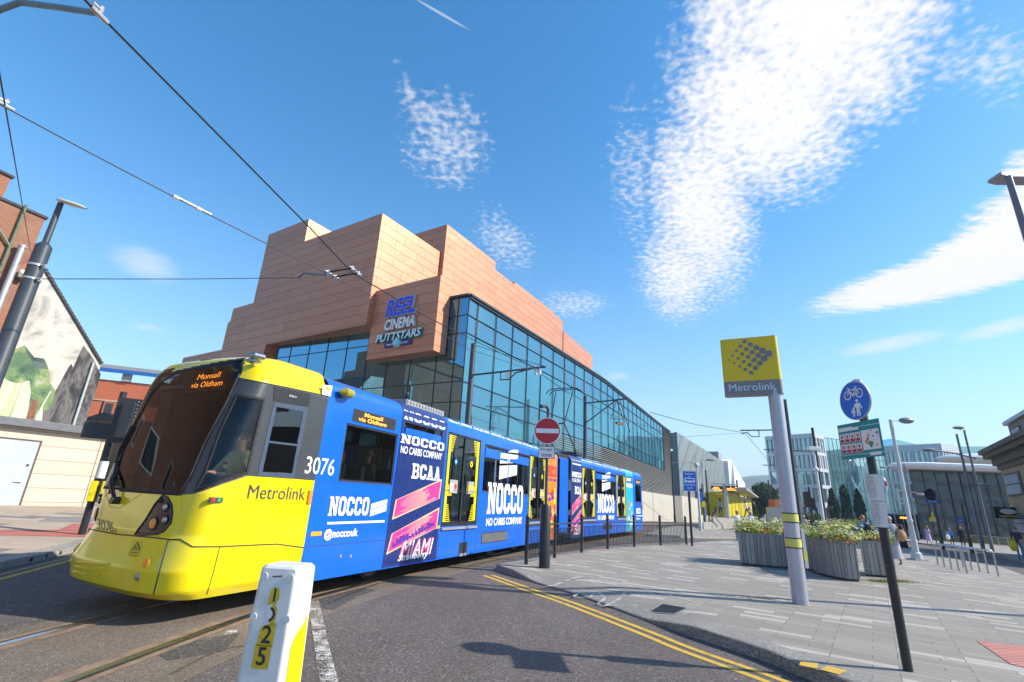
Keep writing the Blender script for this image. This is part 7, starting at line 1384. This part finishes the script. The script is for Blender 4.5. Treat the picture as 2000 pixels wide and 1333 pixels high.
for yy, x1, yy1 in ((842, 1446, 841),):
    a = V((t.x, t.y, D(1540, yy-2, 33).z)); e = D(x1, yy1, 33); b = MB(); b.tube([a, e], .045, 6); m_ = a.lerp(e, .62); b.tube([m_, m_-ZUP*.45, a.lerp(e, .78)-ZUP*.42, a.lerp(e, .86)-ZUP*.12, a.lerp(e, .98)-ZUP*.25], .035, 6); b.build('cantilever_arm', DGREY, o)
o, t = post('tram_mast', 'dark mast with a long arm standing before the office grid', 'mast', 1614, 1030, (1587.5, 836), 46, .16, BLACK, 0, 'tramway masts'); a = V((t.x, t.y, D(1592, 882, 46).z)); e = D(1492, 878.5, 46); b = MB(); b.tube([a, e], .05, 6); b.tube([D(1490, 909, 60), D(1512, 909, 60)], .05, 6); b.build('cantilever_arm', DGREY, o)
o, t = post('tram_mast', 'brown tipped mast beside the tree at the left end of the offices', 'mast', 1507, 1000, (1500, 938), 70, .13, BLACK, 0, 'tramway masts')
o, t = post('cctv_pole', 'white camera pole leaning across the corner of the offices', 'camera pole', 1610, 1030, (1589, 877), 40, .11, WHITE); b = MB(); b.obox(t, V((.45, 0, 0)), V((0, .2, 0)), ZUP*.16); b.ball(V((t.x-.12, t.y-.2, D(1593, 918, 40).z)), .2, 10); b.build('camera_head', WHITE, o, bevel=.03)
o, t = post('traffic_signal', 'dark traffic signal post between the totem and the offices', 'traffic light', 1590, 1030, (1578, 951), 44, .08, BLACK); b = MB(); z = D(1578, 975, 44).z; b.box(t.x-.5, t.x-.05, 43.8, 44.2, z-.7, z+.6); b.box(t.x+.05, t.x+.35, 43.9, 44.1, z-.9, z+.1); b.build('signal_heads', BLACK, o)
def far_lamp(label, px, py, ptop, Y, arms, r=.1, head=None):
    o, t = post('street_lamp', label, 'street lamp', px, py, ptop, Y, r, pm('lamp_grey', (.17, .18, .22), .4, .3), 0, 'tall street lamps by the pavilion')
    for (x0, y0), (x1, y1), hx in arms:
        a, e = D(x0, y0, Y), D(x1, y1, Y); b = MB(); b.tube([a, a.lerp(e, .5)+ZUP*.1, e], .05, 6); b.build('arm', MATS['lamp_grey'], o); b = MB(); b.ball(e, .5, 10, 0, (1, .6, .3)); b.build('lantern', GREY, o)
    return o
far_lamp('tall lamp column with an eyelid lantern right of the pointed mast', 1936, 1064, (1877, 840), 42, [((1877, 840), (1872, 836), 1)])
far_lamp('pointed lamp mast with two drooping arms before the pavilion', 1921, 1075, (1862, 848), 38, [((1906, 896), (1814, 879), 1), ((1880, 953), (1922, 948), 1)])
far_lamp('slender grey lamp column beside the bus stop', 1793, 1047, (1762, 905), 62, [((1768, 915), (1725, 913), 1), ((1775, 962), (1798, 966), 1)], .1)
def finger(label, px, py, ptop, Y, signs):
    o, t = post('signpost', label, 'signpost', px, py, ptop, Y, .08, BLACK)
    for x0, x1, y0, y1, tip in signs:
        p, q = D(x0, y0, Y-.1), D(x1, y1, Y-.1); h = p.z-q.z; b = MB(); b.extr([V((p.x, Y-.1, q.z)), V((q.x-(h*.4 if tip else 0), Y-.1, q.z)), V((q.x, Y-.1, q.z+h/2)), V((q.x-(h*.4 if tip else 0), Y-.1, p.z)), V((p.x, Y-.1, p.z))], V((0, .05, 0)), 0)
        n_ = 5
        for k in range(n_): x = p.x+(q.x-p.x)*(.15+.13*k); b.quad((x, Y-.105, q.z+h*.3), (x+.09*(q.x-p.x), Y-.105, q.z+h*.3), (x+.09*(q.x-p.x), Y-.105, q.z+h*.7), (x, Y-.105, q.z+h*.7), 1)
        b.build('finger_board', [BLUES, CREAMW], o)
    return o, t
o, t = finger('black signpost with a blue pointing finger board and a round sign above', 1841, 1064, (1822, 958), 38, [(1808, 1836, 976, 983.5, True)]); b = MB(); c = D(1817, 966, 37.85); b.tube([c, c+V((0, .06, 0))], .42, 20); b.build('round_sign', BLACK, o)
finger('black and white signpost with small blue boards right of the pavilion door', 1897, 1070, (1866, 985), 36, [(1869, 1885, 1013, 1021, False)])
# railing in front of the pavilion
a, e = GT(1832, 1056, .12), GT(1990, 1070, .12); rr = thing('guard_railing', 'silver guard railing along the pavement in front of the pavilion', 'railing', a, 0, world=True); tr = MB(); bs_ = MB(); n_ = 9
for k in range(n_+1): p = a.lerp(e, k/n_); b = MB(); b.tube([p, p+ZUP*1.1], .05, 8); b.build('post', SILVER, rr)
tr.tube([a+ZUP*1.08, e+ZUP*1.08], .05, 8); tr.tube([a+ZUP*.12, e+ZUP*.12], .02, 6); tr.build('rails', SILVER, rr)
for k in range(110): p = a.lerp(e, (k+.5)/110); bs_.tube([p+ZUP*.12, p+ZUP*1.05], .02, 4, cap=False)
bs_.build('infill_bars', pm('olive_bars', (.2, .17, .05), .5), rr)
# bus at its stop
q = GT(1745, 1046); YBs = 76; x0, x1 = D(1738, 1040, YBs).x, D(1815, 1040, YBs).x; gz = terr((x0+x1)/2); zt_ = D(1780, 1003.5, YBs).z; bus = thing('bus', 'white and lilac single deck bus waiting behind the lamp post', 'bus', ((x0+x1)/2, YBs, gz), 0, world=True); BUSW = pm('bus_white', (.7, .66, .7), .35, coat=.4, var=.04); BUSL = pm('bus_lilac', (.5, .36, .45), .35, coat=.4, var=.08)
b = MB(); b.box(x0, x1, YBs, YBs+2.5, zt_-.28, zt_); b.build('roof', BUSW, bus, bevel=.1); b = MB(); b.box(x0, x1, YBs, YBs+2.5, gz+.3, gz+1.25); b.build('lower_body', BUSL, bus, bevel=.05); b = MB(); b.box(x0+.03, x1-.03, YBs+.03, YBs+2.47, gz+1.255, zt_-.285); b.build('window_band', DARKG, bus)
for k in range(6): b = MB(); x = x0+(x1-x0)*k/5; b.box(max(x0, x-.06), min(x1, x+.06), YBs-.01, YBs+.02, gz+1.2, zt_-.25); b.build('window_pillar', BUSW, bus)
b = MB(); c = D(1768, 1012, YBs-.05); b.box(c.x-.75, c.x+.75, YBs-.04, YBs-.01, c.z-.13, c.z+.13); b.build('destination_display', LED, bus)
for x in (x0+1.2, x1-1.6): b = MB(); b.tube([(x, YBs-.02, gz+.45), (x, YBs+.3, gz+.45)], .45, 18); b.build('wheel', RUBBER, bus)
# pavement board
c = GT(1760, 1070, .12); ab = thing('pavement_board', 'black folding pavement board standing behind the small planter', 'sign board', c, 0, world=True); b = MB(); b.obox(c+V((0, -.18, .5)), V((.3, 0, 0)), V((0, .012, .0)), V((0, .12, .5))); b.build('front_panel', BLACK, ab); b = MB(); b.obox(c+V((0, .14, .5)), V((.3, 0, 0)), V((0, .012, 0)), V((0, -.12, .5))); b.build('back_panel', BLACK, ab)
# pale wall and brick pier left of the offices
c = D(1512, 995, 60); o = thing('site_wall', 'pale low wall below the office columns', 'wall', c, 0, world=True); b = MB(); b.box(D(1499, 1000, 60).x, D(1530, 1000, 60).x, 60, 60.3, -1.5, D(1510, 991, 60).z); b.build('rendered_wall', GREY, o)
c = D(1518, 990, 66); o = thing('brick_pier', 'square brick pier beside the pale low wall', 'pier', c, 0, world=True); b = MB(); p, q = D(1512, 976, 66), D(1524, 1000, 66); b.box(p.x, q.x, 66, 67.5, q.z-2, p.z); b.build('brickwork', OBR, o)
for x, yt, yb in ((1730, 930, 1015), (1790, 950, 1010)):
    o, t = post('flagpole', 'white pole with a furled red and white flag '+('beside the taped notices' if x < 1750 else 'in front of the pavilion end'), 'flagpole', x+13, yb+20, (x, yt), 90, .09, WHITE); b = MB(); z = t.z; P = [V((t.x+.3*k/5, t.y-.1*(k % 2), z-.3-2.4*k/5)) for k in range(6)]; b.tube(P, [.1, .28, .3, .26, .2, .06], 8, 0); b.tube([P[2]+V((.02, -.1, .3)), P[3]+V((.05, -.12, 0))], .27, 8, 1); b.build('flag', [WHITE, RED], o)
# trees
TL1 = leafm('yew_leaf', (.028, .065, .022), .45); TL2 = leafm('broad_leaf', (.035, .07, .03), .5); BARK = pm('bark', (.1, .07, .05), .9, var=.3, bump=.4)
def tree(name, label, c, h, w, mat, seed, column=False, n=2600, ls=.16, group=None):
    rnd = random.Random(seed); o = thing(name, label, 'tree', c, 0, group, world=True); b = MB(); tk = h*(.12 if column else .35); b.tube([c, c+ZUP*tk, c+V((rnd.uniform(-.1, .1), 0, h*.8))], [w*.09, w*.07, .03], 8)
    lobes = []
    if not column:
        for k in range(12): a = rnd.uniform(0, 2*pi); r = w*.5*rnd.uniform(.3, .8); p = c+V((r*cos(a), r*sin(a), h*rnd.uniform(.4, .9))); lobes.append((p, w*rnd.uniform(.2, .36))); b.tube([c+ZUP*tk*.9, c+ZUP*tk+(p-c-ZUP*tk)*.7], [w*.04, .02], 6)
    b.build('trunk', BARK, o); b = MB()
    for k in range(n):
        if column: t = rnd.random()**.8; z = h*(.08+.92*t); r = w*.5*(sin(pi*min(1, .16+.84*t))**.55)*(.86+.14*sin(9*t+3*seed)+rnd.uniform(-.1, .12)); a = rnd.uniform(0, 2*pi); q = r*(rnd.random()**.35); p = c+V((q*cos(a), q*sin(a), z))
        else: lp, lr_ = lobes[k % 12]; d = V((rnd.gauss(0, 1), rnd.gauss(0, 1), rnd.gauss(0, .8))).normalized(); p = lp+d*lr_*(rnd.random()**.4)*rnd.uniform(.8, 1.15)
        s = ls*rnd.uniform(.6, 1.3); d = V((rnd.gauss(0, 1), rnd.gauss(0, 1), rnd.gauss(0, 1))).normalized(); e = d.orthogonal().normalized(); f_ = d.cross(e); b.add([p-e*s, p+f_*s*.6, p+e*s, p-f_*s*.6], [[0, 1, 2, 3]])
    b.build('crown', mat, o, uvs=False); return o
for i, (x, yt, yb, w, l) in enumerate(((1629, 954, 1012, 1.5, 'leftmost of the three columnar evergreens before the atrium'), (1654, 947, 1014, 1.75, 'middle and tallest columnar evergreen before the atrium'), (1680, 955, 1010, 1.6, 'rightmost of the three columnar evergreens before the atrium'))):
    p = D(x+2, yb, 74); gz = terr(p.x); top = D(x-4, yt, 74); tree('columnar_tree', l, V((p.x, p.y, gz)), top.z-gz, w, TL1, i+1, True, 3200, .12, 'columnar evergreens before the atrium')
p = D(1500, 1000, 92); gz = terr(p.x); tree('dense_tree', 'dark leafy tree at the left end of the office block', V((p.x, p.y, gz)), D(1500, 948, 92).z-gz, 5.2, TL2, 8, False, 5000, .25)
p = D(1478, 1000, 150); tree('dense_tree', 'small far tree below the hill beyond the tram stop', V((p.x, p.y, -3)), 9, 8, TL2, 18, False, 2500, .4)
for i, (x, Y, l) in enumerate(((1572, 70, 'low shrub below the office columns'), (1600, 70, 'low round shrub left of the columnar evergreens'), (1668, 66, 'pale green shrub between the columnar evergreens'))):
    p = D(x, 1010, Y); tree('shrub', l, V((p.x, p.y, terr(p.x))), 2.3-.4*(i == 2), 2.6-.8*(i == 2), TL2 if i < 2 else LEAF2, 30+i, False, 1100, .12, 'shrubs before the offices')
# far hill
b = MB(); P = []; R_ = 1500
for k in range(61):
    x = 1200+14*k; d = ray(x, 985); d.z = 0; d.normalize(); hgt = 60+14*sin(k*.11)+6*sin(k*.37)+(18 if k > 12 else 0)*min(1, (k-12)/10); P.append((d, hgt))
for (d, h), (e, h2) in zip(P, P[1:]): b.quad(d*900+ZUP*-20, e*900+ZUP*-20, e*R_+ZUP*h2, d*R_+ZUP*h); b.quad(d*R_+ZUP*h, e*R_+ZUP*h2, e*2200-ZUP*30, d*2200-ZUP*30)
tag(b.build('hills', pm('moor_grass', (.1, .13, .07), .95, var=.25, scale=.01)), kind='structure')
# the pale summer air between here and the moor
b = MB(); b.box(-2600, 2600, -2600, 2600, -40, 130); hz_ = b.build('haze', (lambda m: m)(bpy.data.materials.new('haze')), uvs=False); m = hz_.data.materials[0]; m.use_nodes = True; m.node_tree.nodes.clear(); vo = m.node_tree.nodes.new('ShaderNodeVolumePrincipled'); mo = m.node_tree.nodes.new('ShaderNodeOutputMaterial'); m.node_tree.links.new(vo.outputs[0], mo.inputs['Volume']); vo.inputs['Color'].default_value = (.62, .8, 1, 1); vo.inputs['Density'].default_value = .0004; tag(hz_, kind='stuff')
# ---------------------------------------------------------------- people
HAIRM = {k: pm('hair_'+k, c, .6, var=.25, scale=40) for k, c in dict(blonde=(.45, .28, .1), brown=(.13, .065, .03), dark=(.02, .016, .014), grey=(.42, .41, .4), ginger=(.36, .16, .05)).items()}
def cloth(n, c): return pm('cloth_'+n, c, .8, var=.15, scale=9)
def person(label, loc, face, h=1.7, top=None, legs=None, shoes=None, hair='brown', skin=None, pose='stand', swing=.25, group='people walking in the square', female=False, dress=None, sleeves=True, longhair=False, bald=False, fingers=False, arms=None, head_turn=0, z=None, glasses=False):
    top = top or cloth('grey', (.2, .2, .21)); legs = legs or cloth('navy', (.02, .025, .05)); shoes = shoes or cloth('black', (.02, .02, .02)); skin = skin or SKIN; s = h/1.7; w = .9 if female else 1.0
    o = thing('person', label, 'person', loc, face, group); B_ = {}
    J = dict(pel=(0, 0, .93), sp=(0, .0, 1.1), ch=(0, .01, 1.3), nk=(0, .0, 1.45), hd0=(0, -.02, 1.53), hd=(0, -.02, 1.61), crown=(0, -.01, 1.675))
    for sd, sg in (('l', 1), ('r', -1)):
        q = swing*sg
        J['sh'+sd] = (.17*w*sg, .01, 1.39); J['el'+sd] = (.22*w*sg, .03+.5*q*-1*.3, 1.12); J['wr'+sd] = (.23*w*sg, -.06-.5*q*.5, .88); J['ha'+sd] = (.23*w*sg, -.08-.5*q*.55, .79)
        J['hp'+sd] = (.095*sg, 0, .88); J['kn'+sd] = (.1*sg, -.06-q*.45, .49); J['an'+sd] = (.1*sg, .04-q*.75, .08+abs(q)*.05*(sg > 0)); J['to'+sd] = (.11*sg, -.12-q*.75, .035)
        if pose == 'sit': J['kn'+sd] = (.13*sg, -.44, .92); J['an'+sd] = (.13*sg, -.42, .5); J['to'+sd] = (.13*sg, -.56, .46)
    if arms: J.update(arms)
    E_ = [('pel', 'sp', 'T'), ('sp', 'ch', 'T'), ('ch', 'nk', 'T'), ('nk', 'hd0', 'S'), ('hd0', 'hd', 'S'), ('hd', 'crown', 'S')]
    for sd in 'lr': E_ += [('ch', 'sh'+sd, 'T'), ('sh'+sd, 'el'+sd, 'T'), ('el'+sd, 'wr'+sd, 'T' if sleeves else 'S'), ('wr'+sd, 'ha'+sd, 'S'), ('pel', 'hp'+sd, 'L'), ('hp'+sd, 'kn'+sd, 'L'), ('kn'+sd, 'an'+sd, 'L'), ('an'+sd, 'to'+sd, 'F')]
    RAD = dict(pel=.135, sp=.125, ch=.14, nk=.058, hd0=.075, hd=.088, crown=.06, sh=.068, el=.045, wr=.031, ha=.034, hp=.088, kn=.06, an=.042, to=.035)
    if fingers:
        for sd in 'lr':
            hv = V(J['ha'+sd]); wv = V(J['wr'+sd]); d = (hv-wv).normalized(); sidev = d.cross(V((0, 0, 1))).normalized()
            for k in range(5):
                off_ = sidev*(-.03+.018*k) if k < 4 else sidev*.045-d*.03; ln = (.07, .08, .075, .06, .05)[k]; n1, n2 = 'f%s%da' % (sd, k), 'f%s%db' % (sd, k); J[n1] = tuple(hv+off_+d*ln*.5); J[n2] = tuple(hv+off_*1.05+d*ln+V((0, 0, -.03))); E_ += [('ha'+sd, n1, 'S'), (n1, n2, 'S')]; RAD[n1[:1]+sd+str(k)] = .011
    names = list(J); idx = {n: i for i, n in enumerate(names)}; me = bpy.data.meshes.new('person'); me.from_pydata([V(J[n])*s for n in names], [(idx[a], idx[b]) for a, b, _ in E_], [])
    ob = bpy.data.objects.new('body', me); SC.collection.objects.link(ob); sk = ob.modifiers.new('skin', 'SKIN'); sk.use_smooth_shade = True
    for n in names:
        key = n if n in RAD else (n[:-1] if n[:-1] in RAD else None); r = RAD.get(key, .0105); v = me.skin_vertices[0].data[idx[n]]; fx = 1.25 if n in ('pel', 'sp', 'ch') else 1; fy = .8 if n in ('pel', 'sp', 'ch') else 1; v.radius = (r*s*fx*w, r*s*fy*w); v.use_root = n == 'pel'
    sb = ob.modifiers.new('sub', 'SUBSURF'); sb.levels = sb.render_levels = 2 if fingers else 1
    dg = bpy.context.evaluated_depsgraph_get(); m2 = bpy.data.meshes.new_from_object(ob.evaluated_get(dg)); bpy.data.objects.remove(ob)
    m2.materials.clear()
    for mt in (top, legs, skin, shoes): m2.materials.append(mt)
    segs = [(V(J[a])*s, V(J[b])*s, k) for a, b, k in E_]
    for p in m2.polygons:
        best = min(segs, key=lambda g: (lambda ab, t: (p.center-(g[0]+ab*t)).length)(g[1]-g[0], max(0, min(1, (p.center-g[0]).dot(g[1]-g[0])/max(1e-6, (g[1]-g[0]).length_squared)))))
        p.material_index = dict(T=0, L=1, S=2, F=3)[best[2]]; p.use_smooth = True
    bo = bpy.data.objects.new('body', m2); SC.collection.objects.link(bo); bo.parent = o
    hc = V(J['hd'])*s; b = MB(); fm = V((sin(head_turn), -cos(head_turn), 0)); sdv = V((-fm.y, fm.x, 0))
    for sg in (-1, 1): b.ball(hc+fm*.083*s+sdv*(.033*s*sg)+ZUP*.005*s, .012*s, 8, 0); b.ball(hc+sdv*.09*s*sg, .026*s, 8, 1, (.5, .8, 1.2))
    b.ball(hc+fm*.098*s-ZUP*.02*s, .017*s, 8, 1, (.8, 1, 1.3)); b.obox(hc+fm*.086*s-ZUP*.052*s, sdv*.025*s, fm*.006*s, ZUP*.006*s, 2); b.build('face', [cloth('eye', (.03, .025, .02)), skin, pm('lips', (.35, .12, .1), .5)], o)
    if glasses:
        b = MB()
        for sg in (-1, 1): b.ring(hc+fm*.1*s+sdv*.034*s*sg+ZUP*.006*s, sdv, ZUP, .022*s, .027*s, 14)
        b.tube([hc+fm*.1*s+sdv*.06*s, hc+sdv*.095*s], .004, 5); b.tube([hc+fm*.1*s-sdv*.06*s, hc-sdv*.095*s], .004, 5); b.build('glasses', BLACK, o)
    if not bald:
        b = MB(); b.smooth = True; P = []; nr_, nk_ = 8, 14
        for i in range(nr_+1):
            a = (pi*.62)*i/nr_
            for k in range(nk_):
                t = 2*pi*k/nk_; frontness = cos(t); aa = a*(1-.42*max(0, frontness)); d = fm*(sin(aa)*cos(t))+sdv*(sin(aa)*sin(t))+ZUP*cos(aa); P.append(hc+ZUP*.025*s+V((d.x*.1, d.y*.108, d.z*.1))*s)
        b.add(P, [[i*nk_+k, (i+1)*nk_+k, (i+1)*nk_+(k+1) % nk_, i*nk_+(k+1) % nk_] for i in range(nr_) for k in range(nk_)])
        if longhair: b.tube([hc-fm*.05*s+ZUP*.06*s, hc-fm*.1*s-ZUP*.05*s, hc-fm*.1*s-ZUP*.2*s, hc-fm*.09*s-ZUP*.3*s], [.07*s, .095*s, .085*s, .03*s], 10)
        b.build('hair', HAIRM[hair], o)
    if dress:
        b = MB(); b.smooth = True; pr = [(.145, 1.12), (.165, .95), (.2, .7), (.24, dress[1])]; nk_ = 16; P = [V((r*s*cos(2*pi*k/nk_), r*s*.8*sin(2*pi*k/nk_), z_*s)) for r, z_ in pr for k in range(nk_)]
        b.add(P, [[i*nk_+k, i*nk_+(k+1) % nk_, (i+1)*nk_+(k+1) % nk_, (i+1)*nk_+k] for i in range(3) for k in range(nk_)]); b.build('skirt', dress[0], o)
    return o
def gp3(x, y, h=.12): p = GT(x, y, h); return (p.x, p.y, terr(p.x)+h)
def atY(x, y, Y, h=.12): p = D(x, y, Y); return (p.x, Y, terr(p.x)+h)
AWAY = pi
def bag(name, label, p, r, mat, sq=(1, .6, 1.2)):
    o = thing(name, label, 'bag', p, 0); b = MB(); b.ball((0, 0, 0), r, 12, 0, sq); b.build('pouch', mat, o); b = MB(); b.tube([(-r*.7, 0, r*.8), (-r*.4, 0, r*2.1), (r*.4, 0, r*2.1), (r*.7, 0, r*.8)], r*.09, 6); b.build('strap', mat, o); return o
cw_, cn_, cb_, cl_ = cloth('white', (.75, .75, .78)), cloth('navy', (.015, .02, .045)), cloth('blue', (.03, .2, .6)), cloth('lilac', (.6, .5, .78))
dn_, gy_, bk_ = cloth('denim', (.2, .33, .48)), cloth('grey', (.2, .2, .21)), cloth('black', (.02, .02, .02))
person('person in a white top and grey trousers walking away behind the left planter', atY(1443, 1040, 27), AWAY+.2, 1.5, cw_, cloth('mauve', (.22, .22, .27)), None, 'ginger', None, 'stand', .15, female=True, sleeves=False)
person('person with white hair and a pale blue top just right of the one in white', atY(1470, 1040, 28), AWAY, 1.52, cloth('pale_blue', (.5, .62, .66)), gy_, None, 'grey', female=True)
q = D(1409, 1009, 49); person('person in a pale top and dark shorts standing on the platform by the display post', (q.x, 49, PZ), AWAY+.3, 1.74, cloth('pale_grey', (.4, .38, .4)), cloth('dark_teal', (.03, .06, .08)), None, 'dark', SKIND, swing=.08)
q = D(1398, 1004, 49.5); person('small person in purple sitting low on the platform', (q.x, 49.5, PZ-.3), AWAY+.6, 1.25, cloth('purple', (.12, .06, .2)), cloth('purple', (.12, .06, .2)), None, 'brown', pose='sit', female=True, longhair=True)
q = D(1459, 1010, 52); person('person in white with a pale shoulder bag on the platform edge', (q.x, 52, PZ), .8, 1.72, cw_, bk_, None, 'ginger', female=True, longhair=True, swing=.3); bag('shoulder_bag', 'cream shoulder bag held by the person at the platform edge', (q.x+.3, 51.9, PZ+.95), .19, cloth('cream', (.62, .55, .42)))
q = D(1475, 1008, 58); person('person in black standing at the far end of the platform', (q.x, 58, PZ), AWAY, 1.7, bk_, bk_, None, 'blonde', female=True)
person('person in pink partly hidden behind the flowers right of the totem', atY(1573, 1040, 34), AWAY-.4, 1.6, cloth('pink', (.6, .4, .5)), gy_, None, 'grey', female=True)
p_ = atY(1692, 1060, 20.5); person('person in a denim jacket behind the small planter', p_, AWAY-.5, 1.62, dn_, gy_, None, 'ginger', female=True); bag('backpack', 'black bag on the back of the person in denim', (p_[0]+.06, p_[1]-.2, p_[2]+1.12), .2, bk_, (1, .55, 1.05))
p_ = gp3(1752, 1104); person('person in a long grey dress close behind the cycle sign pole', p_, AWAY-.2, 1.62, cloth('pale_grey', (.4, .38, .4)), gy_, bk_, 'grey', swing=.12, female=True, dress=(cloth('pale_grey', (.4, .38, .4)), .22)); bag('handbag', 'tan handbag carried beside the long grey dress', (p_[0]+.22, p_[1]-.18, p_[2]+1.0), .17, cloth('tan', (.42, .24, .13)))
person('person in a dark coat with grey hair walking towards the bus', gp3(1766, 1049), AWAY-.3, 1.75, cloth('charcoal', (.05, .055, .06)), bk_, None, 'grey', swing=.3)
person('person in a dark blue jacket beside the front of the bus', gp3(1749, 1048), AWAY, 1.68, cloth('deep_blue', (.03, .07, .16)), cn_, None, 'dark', swing=.1)
person('person in a rose jacket and black trousers near the bus', gp3(1803, 1050), AWAY+.3, 1.66, cloth('rose', (.42, .16, .2)), bk_, None, 'brown', female=True, swing=.2)
person('person in a lilac dress with long ginger hair', gp3(1816, 1063), AWAY-.3, 1.66, cl_, SKIN, bk_, 'ginger', female=True, longhair=True, dress=(cl_, .3), sleeves=False, swing=.25)
person('person in a brown grey jacket beside the black signpost', gp3(1833, 1062), AWAY-.5, 1.74, cloth('taupe', (.13, .12, .1)), bk_, None, 'dark', swing=.3)
p_ = gp3(1861, 1065); person('person in a bright blue top and black trousers', p_, AWAY-.6, 1.64, cb_, bk_, None, 'blonde', female=True, swing=.1); bag('shopping_bag', 'white shopping bag beside the bright blue top', (p_[0]-.38, p_[1]-.05, p_[2]+.75), .24, cw_, (1, .4, 1.2))
person('person all in navy with ginger hair beside the blue top', gp3(1883, 1070), AWAY-.8, 1.78, cn_, cn_, None, 'ginger', swing=.2)
p_ = gp3(1997, 1096); person('person in a navy shirt and jeans at the right edge', p_, AWAY-.9, 1.78, cn_, cloth('jeans', (.1, .16, .28)), None, 'brown', sleeves=False, swing=.2); bag('shopping_bag', 'yellow shopping bag carried by the person at the right edge', (p_[0]-.4, p_[1]-.1, p_[2]+.78), .24, cloth('yellow', (.7, .48, .02)), (1, .45, 1.2))
person('person in black and white by the shop below the stone building', gp3(1968, 1064), .4, 1.66, bk_, bk_, None, 'dark', female=True, swing=.15)
# people in the tram: tram frame (u, v, z) to the world
def tram_at(u, v, z): p = O1+UD*u+VD*v; return (p.x, p.y, z)
TF = atan2(-UD.y, -UD.x)+pi/2
khaki = cloth('khaki_shirt', (.5, .46, .22))
du_, dz_ = UZ(473, 858, .55)
drv = person('driver in a khaki shirt with glasses sitting at the cab window', tram_at(du_+.02, .55, dz_-1.63), TF-.0, 1.72, khaki, bk_, None, 'dark', None, 'sit', 0, 'people inside the tram', sleeves=False, fingers=True, glasses=True,
    arms=dict(ell=(.28, -.14, 1.12), wrl=(.14, -.36, 1.1), hal=(.08, -.43, 1.12), elr=(-.28, -.14, 1.12), wrr=(-.12, -.36, 1.1), har=(-.06, -.43, 1.12)), head_turn=.5)
b = MB(); hu_, hz_ = UZ(440, 908, .5); h = V(tram_at(hu_, .5, hz_)); b.tube([h, h+ZUP*.04], [.025, .035], 10, 0); b.tube([h-ZUP*.05, h], .025, 10, 1); tag(b.build('control_lever', [RED, YEL]), 'red topped control lever under the hands of the driver', 'lever')
person('passenger with long brown hair resting a hand on the chin', tram_at(2.98, .45, .72), TF+.15, 1.62, bk_, bk_, None, 'brown', None, 'sit', 0, 'people inside the tram', female=True, longhair=True, sleeves=False, fingers=True, arms=dict(elr=(-.16, -.22, 1.12), wrr=(-.1, -.22, 1.36), har=(-.06, -.17, 1.46), ell=(.2, -.2, 1.08), wrl=(.08, -.34, 1.05), hal=(.02, -.38, 1.05)))
person('passenger in a black jacket seated near the navy column', tram_at(3.85, .5, .72), TF+pi, 1.66, bk_, bk_, None, 'dark', SKIND, 'sit', 0, 'people inside the tram')
person('passenger with a face mask at the front of the second large window', tram_at(8.25, .5, .74), TF+.4, 1.68, bk_, bk_, None, 'dark', None, 'sit', 0, 'people inside the tram', sleeves=False)
person('passenger with grey hair behind the white lettering of the front car', tram_at(10.3, .55, .72), TF+pi, 1.62, gy_, bk_, None, 'grey', None, 'sit', 0, 'people inside the tram', female=True)
